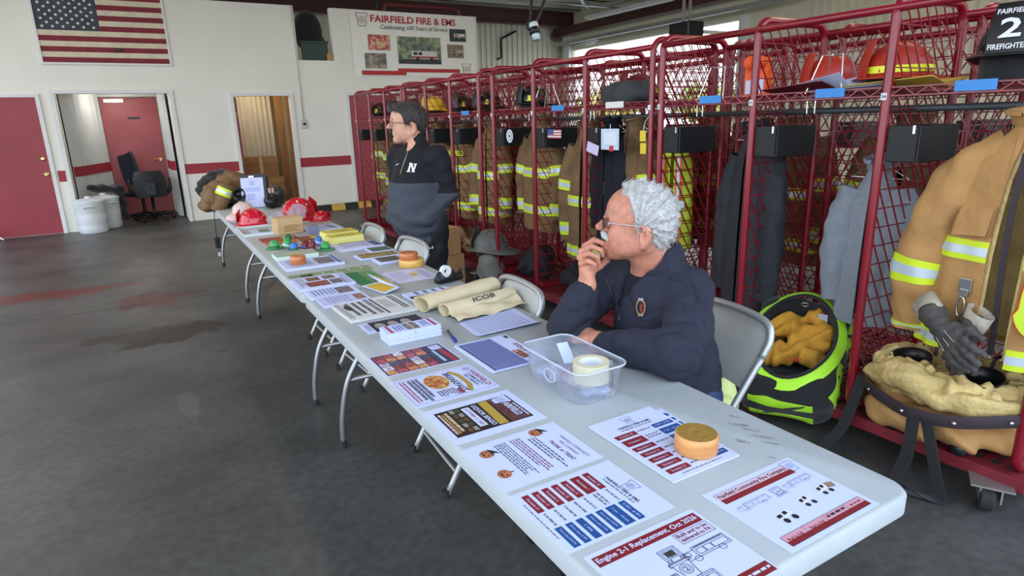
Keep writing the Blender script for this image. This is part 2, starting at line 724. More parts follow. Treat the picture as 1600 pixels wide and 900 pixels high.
def floor_material():
    m_ = bpy.data.materials.new('stained_concrete')
    m_.use_nodes = True
    nt = m_.node_tree
    N, L = nt.nodes, nt.links
    b = N['Principled BSDF']
    t = N.new('ShaderNodeTexCoord')
    n1 = N.new('ShaderNodeTexNoise')
    n1.inputs['Scale'].default_value = 0.9
    n1.inputs['Detail'].default_value = 8
    n1.inputs['Roughness'].default_value = 0.62
    L.new(t.outputs['Object'], n1.inputs['Vector'])
    r1 = N.new('ShaderNodeValToRGB')
    r1.color_ramp.elements[0].position = 0.33
    r1.color_ramp.elements[0].color = S(58, 58, 56)
    r1.color_ramp.elements[1].position = 0.68
    r1.color_ramp.elements[1].color = S(92, 92, 89)
    L.new(n1.outputs['Fac'], r1.inputs[0])
    nf = N.new('ShaderNodeTexNoise')
    nf.inputs['Scale'].default_value = 24
    nf.inputs['Detail'].default_value = 7
    L.new(t.outputs['Object'], nf.inputs['Vector'])
    mxf = N.new('ShaderNodeMix')
    mxf.data_type = 'RGBA'
    mxf.blend_type = 'MULTIPLY'
    mxf.inputs['Factor'].default_value = 0.7
    rf = N.new('ShaderNodeValToRGB')
    rf.color_ramp.elements[0].position = 0.3
    rf.color_ramp.elements[0].color = (0.55, 0.55, 0.55, 1)
    rf.color_ramp.elements[1].position = 0.62
    L.new(nf.outputs['Fac'], rf.inputs[0])
    L.new(r1.outputs[0], mxf.inputs['A'])
    L.new(rf.outputs[0], mxf.inputs['B'])
    cur = mxf.outputs['Result']
    wn_ = N.new('ShaderNodeTexNoise')
    wn_.inputs['Scale'].default_value = 3.2
    wn_.inputs['Detail'].default_value = 5
    L.new(t.outputs['Object'], wn_.inputs['Vector'])
    rough = None
    for (u, v, sx, sy, col, amt) in ((266, 520, 0.60, 0.40, S(22, 18, 16), 0.95), (190, 528, 0.45, 0.2, S(28, 23, 20), 0.8), (238, 468, 0.5, 0.45, S(74, 22, 20), 0.9),
                                     (60, 462, 1.0, 0.45, S(96, 28, 26), 0.85), (130, 453, 0.8, 0.2, S(92, 30, 28), 0.7), (345, 548, 0.1, 0.06, S(44, 38, 34), 0.5),
                                     (300, 640, 0.1, 0.4, S(150, 150, 146), 0.12)):
        c = pz(u, v, 0)
        mp = N.new('ShaderNodeMapping')
        mp.vector_type = 'POINT'
        mp.inputs['Location'].default_value = (-c[0] / sx, -c[1] / sy, 0)
        mp.inputs['Scale'].default_value = (1 / sx, 1 / sy, 1)
        L.new(t.outputs['Object'], mp.inputs[0])
        ln = N.new('ShaderNodeVectorMath')
        ln.operation = 'LENGTH'
        L.new(mp.outputs[0], ln.inputs[0])
        ad = N.new('ShaderNodeMath')
        ad.operation = 'MULTIPLY_ADD'
        L.new(wn_.outputs['Fac'], ad.inputs[0])
        ad.inputs[1].default_value = 1.7
        L.new(ln.outputs['Value'], ad.inputs[2])
        mr_ = N.new('ShaderNodeMapRange')
        mr_.inputs['From Min'].default_value = 1.35
        mr_.inputs['From Max'].default_value = 1.5
        mr_.inputs['To Min'].default_value = amt
        mr_.inputs['To Max'].default_value = 0
        L.new(ad.outputs[0], mr_.inputs['Value'])
        mx = N.new('ShaderNodeMix')
        mx.data_type = 'RGBA'
        L.new(mr_.outputs[0], mx.inputs['Factor'])
        L.new(cur, mx.inputs['A'])
        mx.inputs['B'].default_value = col
        cur = mx.outputs['Result']
    L.new(cur, b.inputs['Base Color'])
    n3 = N.new('ShaderNodeTexNoise')
    n3.inputs['Scale'].default_value = 2.2
    n3.inputs['Detail'].default_value = 5
    L.new(t.outputs['Object'], n3.inputs['Vector'])
    m3 = N.new('ShaderNodeMapRange')
    m3.inputs['From Min'].default_value = 0.1
    m3.inputs['From Max'].default_value = 0.9
    m3.inputs['To Min'].default_value = 0.34
    m3.inputs['To Max'].default_value = 0.54
    L.new(n3.outputs['Fac'], m3.inputs['Value'])
    L.new(m3.outputs[0], b.inputs['Roughness'])
    bp = N.new('ShaderNodeBump')
    bp.inputs['Strength'].default_value = 0.04
    bp.inputs['Distance'].default_value = 0.01
    L.new(n3.outputs['Fac'], bp.inputs['Height'])
    L.new(bp.outputs[0], b.inputs['Normal'])
    return m_


# ================================================================== floor, walls, roof
fl = struct('floor', MB().box((-14, -8, -0.1), (12.2, 18, 0)), floor_material())
M_joint = mat('joint', S(58, 58, 56), 0.8)
obj('control_joint', MB().box((-14, 5.86, 0), (12, 5.868, 0.0008)), M_joint, fl)
obj('control_joint', MB().box((-2.6, -8, 0), (-2.592, 11.5, 0.0008)), M_joint, fl)
struct('ground_outside', MB().box((12.2, -30, -0.12), (60, 50, -0.02)), mat('driveway', S(190, 188, 182), 0.85, var=0.08, vscale=0.6))

WY, WT = 11.5, 0.14
w = MB()
HT = 3.58
for x0, x1, z0, z1 in ((-9, -1.56, 0, HT), (-1.56, 0.0, 2.12, HT), (0.0, 0.97, 0, HT), (0.97, 1.91, 2.07, HT), (1.91, 2.14, 0, HT), (2.14, 2.78, 0, 2.68), (2.78, 5.75, 0, HT)):
    w.box((x0, WY, z0), (x1, WY + WT, z1))
wall_back = struct('wall_back', w, M_wall)
for x0, x1 in ((-1.72, -1.58), (0.05, 0.92), (1.97, 2.92)):
    obj('painted_stripe', MB().box((x0, WY - 0.002, 0.80), (x1, WY, 0.97)), M_stripe, wall_back)

# end wall of the building behind the loft, ribbed siding
s = MB()
s.box((-9, 17.6, 0), (12.2, 17.7, 6))
sid = struct('wall_far', s, M_siding)
r_ = MB()
for i in range(70):
    x = -1 + i * 0.19
    r_.box((x, 17.56, 0), (x + 0.05, 17.6, 5.6))
obj('siding_rib', r_, M_siding, sid, kind='stuff')
# right long wall with the open bay door
YD0, YD1 = 10.2, 17.0
rw = MB()
rw.box((12.1, -8, 0), (12.25, YD0, 6))
rw.box((12.1, YD0, 3.66), (12.25, YD1, 6))
rw.box((12.1, YD1, 0), (12.25, 17.7, 6))
wr = struct('wall_right', rw, M_siding)
r_ = MB()
for i in range(64):
    y = -4 + i * 0.195
    r_.box((12.06, y, 0), (12.1, y + 0.045, 5.6))
obj('siding_rib', r_, M_siding, wr, kind='stuff')
struct('trim_1', MB().box((11.98, YD1, 0), (12.12, YD1 + 0.35, 6)), M_frame_white)
struct('trim_2', MB().box((12.0, YD0 - 0.2, 0), (12.12, YD0, 3.75)), M_frame_white)

c = MB()
c.box((-5.5, -1.5, 5.0), (12.2, 17.7, 5.1))
ceil = struct('ceiling', c, M_roof)
for y in np.arange(0, 17.5, 1.5):
    obj('purlin', MB().box((-5.5, y, 4.80), (12.1, y + 0.06, 5.0)).box((-5.5, y, 4.80), (12.1, y + 0.16, 4.815)), M_purlin, ceil)
for y in (5.2, 11.0, 16.9):
    obj('rafter_beam', MB().box((-5.5, y, 4.38), (12.1, y + 0.03, 4.8)).box((-5.5, y - 0.1, 4.36), (12.1, y + 0.12, 4.39)), M_beam, ceil)
obj('eave_beam', MB().box((11.7, -2, 4.1), (11.74, 17.5, 4.35)).box((11.62, -2, 4.09), (11.82, 17.5, 4.11)), M_beam, ceil)
obj('door_track', MB().box((11.5, 8.4, 3.78), (11.56, 17.2, 3.88)), M_galv, ceil)

# loft floor and the room below it
lo = MB()
lo.box((-9, WY + WT, 2.45), (5.75, 17.5, 2.6))
struct('loft_floor', lo, M_wall)

# alcove with accordion panels and a red door
AY = 13.4
al = MB()
al.box((-1.70, WY + WT, 0), (-1.56, AY, 2.45)).box((0.0, WY + WT, 0), (0.12, AY + 0.1, 2.45)).box((-1.70, AY, 0), (-1.08, AY + 0.1, 2.45)).box((-0.13, AY, 0), (0.0, AY + 0.1, 2.45)).box((-1.08, AY, 2.16), (-0.13, AY + 0.1, 2.45)).box((-1.56, WY + WT, 2.30), (0.0, AY, 2.45))
wal = struct('wall_alcove', al, M_wall)


def folds(x0, y0, x1, y1, n, amp, z0, z1, th=0.006):
    P = np.zeros((2 * n + 1, 2, 3))
    d = np.array([x1 - x0, y1 - y0]) / (2 * n)
    nn = np.array([-d[1], d[0]]) / np.linalg.norm(d)
    for i in range(2 * n + 1):
        q = np.array([x0, y0]) + d * i + nn * (amp if i % 2 else 0)
        P[i, 0] = (q[0], q[1], z0)
        P[i, 1] = (q[0], q[1], z1)
    return MB().sheet(P, th)


obj('folding_panel', folds(-1.54, 11.9, -1.12, AY - 0.06, 7, -0.09, 0.02, 2.25), M_curtain, wal)
obj('folding_panel', folds(-0.04, 12.2, -0.06, AY - 0.06, 6, 0.07, 0.02, 2.25), M_curtain, wal)
obj('painted_stripe', folds(-1.53, 11.89, -1.11, AY - 0.07, 7, -0.09, 0.84, 1.0, 0.003), M_stripe, wal)
obj('painted_stripe', folds(-0.045, 12.19, -0.065, AY - 0.07, 6, 0.07, 0.84, 1.0, 0.003), M_stripe, wal)


def casing(mb, x0, x1, z1, y, wdt=0.055, dep=0.03):
    mb.box((x0 - wdt, y - dep, 0), (x0, y, z1 + wdt)).box((x1, y - dep, 0), (x1 + wdt, y, z1 + wdt)).box((x0, y - dep, z1), (x1, y, z1 + wdt))
    return mb


struct('trim_3', casing(MB(), -1.56, 0.0, 2.12, WY), M_frame_white)
struct('trim_4', casing(MB(), 0.97, 1.91, 2.07, WY), M_frame_white)

# doors
d1 = struct('door_1', MB().box((-2.74, WY - 0.02, 0.01), (-1.80, WY, 2.07)), M_red_paint)
d1['label'] = 'red painted door at the left edge with brass deadbolt and knob'
obj('door_frame', MB().box((-1.80, WY - 0.03, 0), (-1.745, WY, 2.12)).box((-2.8, WY - 0.03, 2.07), (-1.80, WY, 2.12)), M_frame_white, d1)
obj('deadbolt', MB().lathe([(0.03, 0), (0.03, 0.012), (0.012, 0.02), (0.012, 0.03)], (-1.86, WY - 0.02, 1.16), 14, rotx(PI / 2), capt=True), M_brass, d1)
obj('door_knob', MB().lathe([(0.032, 0), (0.032, 0.008), (0.012, 0.012), (0.012, 0.035), (0.027, 0.045), (0.03, 0.06), (0.018, 0.072)], (-1.86, WY - 0.02, 0.93), 14, rotx(PI / 2), capt=True), M_brass, d1)
d2 = struct('door_2', MB().box((-1.06, AY - 0.03, 0.01), (-0.15, AY + 0.02, 2.14)), mat('faded_red_paint', S(166, 82, 88), 0.45, var=0.12, vscale=2.5))
obj('door_frame', casing(MB(), -1.07, -0.14, 2.15, AY, 0.05, 0.045), M_frame_white, d2)
obj('door_lever', MB().lathe([(0.028, 0), (0.028, 0.015)], (-0.24, AY - 0.03, 1.0), 14, rotx(PI / 2), capt=True).tube([(-0.24, AY - 0.04, 1.0), (-0.24, AY - 0.07, 1.0), (-0.36, AY - 0.07, 1.0)], 0.011, 8), M_brass, d2)
obj('door_closer', MB().box((-0.99, AY - 0.09, 2.05), (-0.68, AY - 0.03, 2.11)).tube([(-0.7, AY - 0.06, 2.1), (-0.5, AY - 0.16, 2.13), (-0.35, AY - 0.04, 2.15)], 0.008, 6), M_galv, d2)
obj('door_plaque', MB().box((-0.66, AY - 0.036, 1.75), (-0.46, AY - 0.03, 1.79)), M_black, d2)
d3 = struct('door_3', MB().box((0.975, WY + 0.05, 0.02), (1.02, WY + 0.93, 2.05)), M_red_paint)
for z in (0.98, 0.55, 1.75):
    obj('door_hinge', MB().tube([(0.995, WY + 0.035, z - 0.05), (0.995, WY + 0.035, z + 0.05)], 0.014, 8), M_brass, d3)
obj('door_lever', MB().tube([(1.02, WY + 0.86, 1.0), (1.09, WY + 0.86, 1.0), (1.09, WY + 0.74, 1.0)], 0.011, 8), M_brass, d3)
d4 = struct('door_4', MB().box((2.98, WY - 0.02, 0.01), (3.92, WY, 2.07)), M_red_paint)
obj('door_frame', casing(MB(), 2.98, 3.92, 2.07, WY, 0.05, 0.03), M_frame_white, d4)

# store room behind the second opening
sr = MB()
sr.box((0.12, AY, 0), (2.9, AY + 0.1, 2.45)).box((2.2, WY + WT, 0), (2.3, AY, 2.45))
wsr = struct('wall_store_room', sr, mat('store_room_wall', S(206, 190, 158), 0.7, var=0.05))
obj('plank_post', MB().box((1.84, 12.6, 0), (1.98, 12.66, 2.3)), M_wood, wsr)
obj('plank_post', MB().box((2.02, 12.4, 0), (2.14, 12.46, 2.3)), M_wood, wsr)
obj('hanging_panel', folds(0.9, 12.9, 1.82, 12.95, 10, 0.05, 0.3, 2.3), mat('beige_panel', S(206, 198, 182), 0.7, var=0.05), wsr)
for x0, y0, z0, a, b, h, t in ((1.02, 12.05, 0, 0.72, 0.5, 0.62, 'tall brown carton at the bottom of the store room pile'), (1.05, 12.08, 0.62, 0.62, 0.42, 0.38, 'brown carton on top of the store room pile')):
    th = thing('carton', t, 'box', (x0 + a / 2, y0 + b / 2, z0), 0.05, 'cartons in the store room')
    obj('box_body', MB().box((-a / 2, -b / 2, 0), (a / 2, b / 2, h)), mat('dark_cardboard', S(140, 98, 60), 0.8, var=0.12), th)
    obj('box_flap', MB().box((-a / 2, -b / 2 - 0.004, h - 0.10), (a / 2, -b / 2, h)), mat('dark_cardboard2', S(156, 112, 70), 0.8, var=0.12), th)
    obj('packing_tape', MB().box((-0.03, -b / 2 - 0.006, 0.02), (0.03, -b / 2 - 0.004, h)), mat('tan_tape', S(186, 150, 104), 0.35), th)

# wall conduit and thermostat
sw = thing('wall_switch_box', 'small grey switch box at the lower end of the wall conduit', 'switch', (2.12, WY, 1.56))
obj('box', MB().box((2.07, WY - 0.045, 1.50), (2.15, WY, 1.64)), M_galv, sw, world=True, bevel=0.006)
obj('dial', MB().box((2.085, WY - 0.05, 1.55), (2.135, WY - 0.045, 1.60)), M_black, sw, world=True)
obj('conduit', MB().tube([(2.11, WY - 0.015, 1.64), (2.105, WY - 0.015, 2.6), (2.10, WY - 0.015, 3.58)], 0.011, 8), mat('conduit_paint', S(200, 200, 192), 0.5), sw, world=True, smooth=True)

# ================================================================== flag panel on the wall
fg = thing('painted_flag', 'faded painted stars and stripes flag set high in the wall', 'flag', (-0.755, WY, 2.57))
FX0, FX1, FZ0, SH = -1.60, 0.085, 2.575, 0.0765
M_fred = mat('flag_red', S(122, 32, 46), 0.7, var=0.12, vscale=9)
M_fwhite = mat('flag_white', S(206, 196, 172), 0.7, var=0.10, vscale=9)
M_fblue = mat('flag_blue', S(58, 66, 74), 0.7, var=0.18, vscale=7)
for i in range(13):
    m0 = M_fred if i % 2 == 0 else M_fwhite
    x0 = FX0 if i < 6 else FX0 + 0.80
    obj('flag_stripe', MB().box((x0, WY - 0.012 - 0.0007 * (i % 2), FZ0 + i * SH), (FX1, WY - 0.001, FZ0 + (i + 1) * SH)), m0, fg, world=True)
can = obj('flag_canton', MB().box((FX0, WY - 0.014, FZ0 + 6 * SH), (FX0 + 0.80, WY - 0.001, FZ0 + 13 * SH)), M_fblue, fg, world=True)


def star(c, r):
    mb = MB()
    pts = [(c[0] + (r if k % 2 == 0 else r * 0.42) * math.sin(k * PI / 5), c[2] + (r if k % 2 == 0 else r * 0.42) * math.cos(k * PI / 5)) for k in range(10)]
    V = [(x, c[1], z) for x, z in pts] + [(x, c[1] + 0.003, z) for x, z in pts]
    F = [tuple(range(10)), tuple(reversed(range(10, 20)))] + [(i, (i + 1) % 10, 10 + (i + 1) % 10, 10 + i) for i in range(10)]
    return mb.add(V, F)


for rr in range(9):
    for cc in range(6 if rr % 2 == 0 else 5):
        obj('star', star((FX0 + 0.075 + cc * 0.13 + (0.065 if rr % 2 else 0), WY - 0.0175, FZ0 + 6 * SH + 0.05 + rr * 0.0545), 0.026), mat('star_white', S(226, 226, 220), 0.6), can, world=True)
obj('flag_frame', MB().box((FX0 - 0.03, WY - 0.025, FZ0 - 0.03), (FX1 + 0.03, WY, FZ0)).box((FX0 - 0.03, WY - 0.025, FZ0), (FX0, WY, HT)).box((FX1, WY - 0.025, FZ0), (FX1 + 0.03, WY, HT)), M_frame_white, fg, world=True)
obj('wall_bracket', MB().box((-0.66, WY - 0.05, FZ0 + 2.35 * SH), (-0.55, WY - 0.012, FZ0 + 2.75 * SH)), M_black, fg, world=True, bevel=0.006)

# ================================================================== loft things seen in the notch
nt_ = SDF()
nt_.ell((2.46, 11.94, 3.22), (0.26, 0.20, 0.36)).ell((2.30, 11.86, 3.2), (0.1, 0.1, 0.25)).ell((2.58, 11.9, 2.9), (0.2, 0.16, 0.31))
solo('dark_gear_bag', nt_.mesh((2.1, 11.5, 2.6), (2.85, 12.2, 3.7), 0.02), M_blackcloth, 'bulky black gear bag on the loft ledge above the green crate', 'bag', smooth=True)
gc = thing('green_crate', 'dark green storage crate in the notch of the upper wall', 'crate', (2.46, 11.75, 2.68))
M_gcr = mat('green_crate_plastic', S(30, 52, 38), 0.5)
obj('crate_body', MB().box((2.24, 11.56, 2.69), (2.70, 11.66, 3.0)), M_gcr, gc, world=True, bevel=0.01)
obj('crate_rim', MB().box((2.225, 11.55, 2.98), (2.715, 11.67, 3.02)), M_gcr, gc, world=True, bevel=0.006)
solo('small_carton', MB().box((2.66, 11.505, 2.681), (2.775, 11.55, 2.80)), M_card, 'little brown carton at the right corner of the wall notch', 'box', bevel=0.004)

# ================================================================== banner
bx0, bz0, bx1, bz1 = 3.13, 2.42, 5.70, 3.57
BW, BH = bx1 - bx0, bz1 - bz0
ban = thing('banner', 'white vinyl anniversary banner with red heading and five truck photos', 'banner', (bx0 + BW / 2, WY - 0.03, bz0))
P = np.zeros((28, 12, 3))
for i in range(28):
    for j in range(12):
        a, b = i / 27, j / 11
        P[i, j] = (bx0 + BW * a, WY - 0.022 - 0.008 * math.sin(a * 9 + b * 2) * (1 - abs(2 * b - 1)), bz0 + BH * b)
obj('vinyl_sheet', MB().sheet(P, 0.002), mat('vinyl', S(228, 226, 216), 0.35, var=0.03), ban, world=True, smooth=True)


def BP(a, b, e=0.0):
    """a across, b down, both as fractions of the banner"""
    return (bx0 + BW * a, WY - 0.034 - e, bz1 - BH * b)


def brect(a0, b0, a1, b1, m_, name='printed_panel', e=0.0, par=None):
    p, q = BP(a0, b1, e), BP(a1, b0, e)
    return obj(name, MB().add([(p[0], p[1], p[2]), (q[0], p[1], p[2]), (q[0], p[1], q[2]), (p[0], p[1], q[2])], [(0, 1, 2, 3)]), m_, par or ban, world=True)


UX, UZ = (1, 0, 0), (0, 0, 1)
obj('heading_word', text_into(MB(), 'FAIRFIELD', BP(0.318, 0.115), w=BW * 0.335, h=0.125, ux=UX, uy=UZ), flat(176, 44, 46), ban, world=True)
obj('heading_word', text_into(MB(), 'FIRE & EMS', BP(0.668, 0.115), w=BW * 0.325, h=0.125, ux=UX, uy=UZ), flat(176, 44, 46), ban, world=True)
obj('subheading', text_into(MB(), 'Celebrating 100 Years of Service', BP(0.49, 0.245), w=BW * 0.54, h=0.10, bold=0, ux=UX, uy=UZ, shear=0.25), flat(30, 30, 34), ban, world=True)


def keystone(cx, cz, y, s_, mline, mfill, par, horiz=False):
    """the company's keystone emblem with its number"""
    pts = [(-0.5, 0.5), (0.5, 0.5), (0.5, 0.32), (0.42, 0.32), (0.3, -0.5), (-0.3, -0.5), (-0.42, 0.32), (-0.5, 0.32)]

    def P3(p, e):
        return (cx + p[0] * s_, y - e, cz + p[1] * s_)
    n = len(pts)
    obj('emblem', MB().add([P3(p, 0) for p in pts], [tuple(range(n))[::-1]]), mfill, par, world=True)
    ring_ = MB()
    for i in range(n):
        a, b = pts[i], pts[(i + 1) % n]
        ring_.rod(P3(a, 0.001), P3(b, 0.001), s_ * 0.022, 4)
    for k in range(20):
        a, b = 2 * PI * k / 20, 2 * PI * (k + 1) / 20
        for rr in (0.26, 0.17):
            ring_.rod((cx + rr * s_ * math.cos(a), y - 0.001, cz + rr * s_ * math.sin(a)), (cx + rr * s_ * math.cos(b), y - 0.001, cz + rr * s_ * math.sin(b)), s_ * 0.014, 4)
    text_into(ring_, '2', (cx, y - 0.002, cz), h=s_ * 0.2, ux=UX, uy=UZ)
    obj('emblem_lines', ring_, mline, par, world=True)


M_em = flat(88, 40, 44)
keystone(BP(0.085, 0)[0], BP(0, 0.14)[2], BP(0, 0)[1], 0.22, M_em, flat(226, 224, 214), ban)
keystone(BP(0.91, 0)[0], BP(0, 0.87)[2], BP(0, 0)[1], 0.20, M_em, flat(226, 224, 214), ban)


def photo_mat(name, cols, sc=14.0):
    """a printed photograph: blotches of its colours"""
    if name in MATS:
        return MATS[name]
    m_ = bpy.data.materials.new(name)
    m_.use_nodes = True
    N, L = m_.node_tree.nodes, m_.node_tree.links
    b = N['Principled BSDF']
    b.inputs['Roughness'].default_value = 0.4
    t = N.new('ShaderNodeTexCoord')
    n = N.new('ShaderNodeTexNoise')
    n.inputs['Scale'].default_value = sc
    n.inputs['Detail'].default_value = 5
    n.inputs['Roughness'].default_value = 0.6
    L.new(t.outputs['Object'], n.inputs['Vector'])
    rp = N.new('ShaderNodeValToRGB')
    cr = rp.color_ramp
    k = len(cols)
    while len(cr.elements) < k:
        cr.elements.new(0.5)
    for i, c_ in enumerate(cols):
        cr.elements[i].position = 0.3 + 0.4 * i / (k - 1)
        cr.elements[i].color = S(*c_)
    L.new(n.outputs['Fac'], rp.inputs[0])
    L.new(rp.outputs[0], b.inputs['Base Color'])
    MATS[name] = m_
    return m_


def truck_print(a0, b0, a1, b1, body, par, e=0.002, red=(150, 50, 50)):
    """a fire truck printed in the rectangle"""
    w_, h_ = a1 - a0, b1 - b0
    R = lambda x0, y0, x1, y1, m_, ee: brect(a0 + w_ * x0, b0 + h_ * y0, a0 + w_ * x1, b0 + h_ * y1, m_, 'printed_truck', ee, par)
    R(0.25, 0.45, 0.9, 0.78, flat(*body), e)
    R(0.25, 0.68, 0.9, 0.75, flat(*red), e + 0.001)
    R(0.3, 0.5, 0.4, 0.62, flat(30, 34, 40), e + 0.001)
    R(0.43, 0.5, 0.52, 0.62, flat(30, 34, 40), e + 0.001)
    ww = MB()
    for cx in (0.4, 0.76):
        c_ = BP(a0 + w_ * cx, b0 + h_ * 0.8, e + 0.002)
        ww.add([(c_[0] + 0.075 * h_ * BH * math.cos(t) , c_[1], c_[2] + 0.075 * h_ * BH * math.sin(t)) for t in ringpts(12)], [tuple(range(12))])
    obj('printed_wheel', ww, flat(24, 24, 26), par, world=True)


ph = brect(0.345, 0.37, 0.695, 0.80, photo_mat('photo_trees', [(36, 48, 34), (70, 88, 58), (96, 110, 104), (150, 160, 90), (120, 130, 140)], 9), 'printed_photo')
brect(0.345, 0.725, 0.695, 0.80, flat(58, 58, 58), 'printed_road', 0.001, ph)
truck_print(0.37, 0.42, 0.69, 0.80, (205, 196, 190), ph, 0.002)
ph = brect(0.12, 0.36, 0.285, 0.595, photo_mat('photo_red_truck', [(60, 60, 40), (140, 36, 40), (190, 60, 60), (210, 190, 150), (170, 150, 60)], 16), 'printed_photo')
ph = brect(0.085, 0.645, 0.25, 0.885, photo_mat('photo_sepia', [(70, 60, 52), (104, 92, 80), (150, 138, 118), (196, 182, 156)], 12), 'printed_photo')
ph = brect(0.775, 0.215, 0.915, 0.42, flat(54, 60, 58), 'printed_photo')
truck_print(0.775, 0.2, 0.92, 0.40, (214, 208, 204), ph, 0.002)
ph = brect(0.75, 0.47, 0.89, 0.69, flat(126, 116, 98), 'printed_photo')
truck_print(0.745, 0.46, 0.9, 0.68, (180, 160, 130), ph, 0.002, (140, 60, 50))
brect(0.055, 0.915, 0.40, 0.985, flat(178, 44, 48), 'printed_ribbon')
brect(0.335, 0.875, 0.85, 0.935, flat(178, 44, 48), 'printed_ribbon', 0.001)
obj('grommet', MB().lathe([(0.012, 0), (0.012, 0.004), (0.006, 0.004)], (bx0 + 0.03, WY - 0.034, bz1 - 0.03), 10, rotx(PI / 2)).lathe([(0.012, 0), (0.012, 0.004), (0.006, 0.004)], (bx1 - 0.03, WY - 0.034, bz1 - 0.03), 10, rotx(PI / 2)), M_brass, ban, world=True)
# red railing of the loft behind the banner and the black pipes at the wall
solo('loft_rail', MB().tube(spline([(3.85, WY + 0.2, 3.56), (3.9, WY + 0.2, 3.70), (4.05, WY + 0.2, 3.73), (5.3, WY + 0.2, 3.74), (5.45, WY + 0.2, 3.70), (5.5, WY + 0.2, 3.56)], 6), 0.035, 8), mat('rail_red', S(104, 28, 36), 0.35), 'dark red loft guard rail rising behind the banner', 'rail', smooth=True)
solo('drain_pipe', MB().tube([(3.72, WY + 0.1, 3.5), (3.72, WY + 0.1, 3.78), (3.95, WY + 0.1, 3.95)], 0.02, 8), M_black, 'short black pipe above the left half of the banner', 'pipe', smooth=True)
solo('drain_pipe', MB().tube([(9.6, 17.52, 3.4), (9.75, 17.52, 3.45), (9.75, 17.52, 4.0), (10.3, 17.52, 4.25)], 0.035, 8), M_black, 'bent black pipe on the ribbed wall right of the banner', 'pipe', smooth=True)

# parking curb by the far red door
cb = thing('parking_curb', 'black and yellow striped parking curb before the far red door', 'curb', (3.0, 11.2, 0), 0.06)
prof = [(-0.075, 0), (0.075, 0), (0.045, 0.11), (-0.045, 0.11)]
M_yel = mat('safety_yellow', S(196, 160, 70), 0.6, var=0.1)
for i in range(7):
    x0 = -0.9 + i * 0.257
    V = [(x0, y, z) for y, z in prof] + [(x0 + 0.257, y, z) for y, z in prof]
    obj('curb_block', MB().add(V, [(3, 2, 1, 0), (4, 5, 6, 7), (0, 1, 5, 4), (1, 2, 6, 5), (2, 3, 7, 6), (3, 0, 4, 7)]), M_rubber if i % 2 == 0 else M_yel, cb)

# ================================================================== outdoors seen through the bay door
def leafmesh(c, r, n, size, seed=0):
    g = np.random.default_rng(seed)
    mb = MB()
    for i in range(n):
        d = g.normal(size=3)
        d /= np.linalg.norm(d)
        q = np.asarray(c) + d * np.asarray(r) * (0.55 + 0.45 * g.random())
        a = g.normal(size=3)
        a /= np.linalg.norm(a)
        b = np.cross(a, d)
        b /= np.linalg.norm(b) + 1e-9
        s1 = size * (0.6 + 0.8 * g.random())
        mb.add([q - a * s1, q + b * s1 * 0.5, q + a * s1, q - b * s1 * 0.5], [(0, 1, 2, 3)])
    return mb


M_leaf = [mat('autumn_leaf_%d' % i, S(*c_), 0.7, var=0.2) for i, c_ in enumerate(((176, 172, 84), (140, 156, 70), (196, 178, 96)))]
for i in range(9):
    y = 11 + i * 3.6
    x = 24 + (i * 37 % 5)
    hgt = 1.1 + 0.3 * (i % 3)
    t = thing('roadside_tree', '%s tree outside the bay door, %s from the door\'s right post' % (('yellow green', 'olive green', 'golden')[i % 3], ('first', 'second', 'third', 'fourth', 'fifth', 'sixth', 'seventh', 'eighth', 'ninth')[i]), 'tree', (x, y, 0), 0, 'trees outside the bay door')
    obj('trunk', MB().tube([(0, 0, -0.1), (0.05, 0, hgt)], [0.16, 0.09], 7), M_wood, t)
    obj('foliage', leafmesh((0, 0, hgt + 0.7), (1.7, 1.7, 1.2), 420, 0.24, i), M_leaf[i % 3], t, kind='stuff')
# ================================================================== folding tables
M_table = mat('table_resin', S(172, 177, 178), 0.5, var=0.05, vscale=6, bump=0.10, bscale=220)
M_tleg = mat('table_leg_grey', S(150, 152, 152), 0.32, 0.75, var=0.05)
M_chair = mat('chair_resin', S(176, 176, 170), 0.5, var=0.04, vscale=20, bump=0.05, bscale=250)
M_chairtube = mat('chair_tube', S(170, 172, 170), 0.35, 0.5)


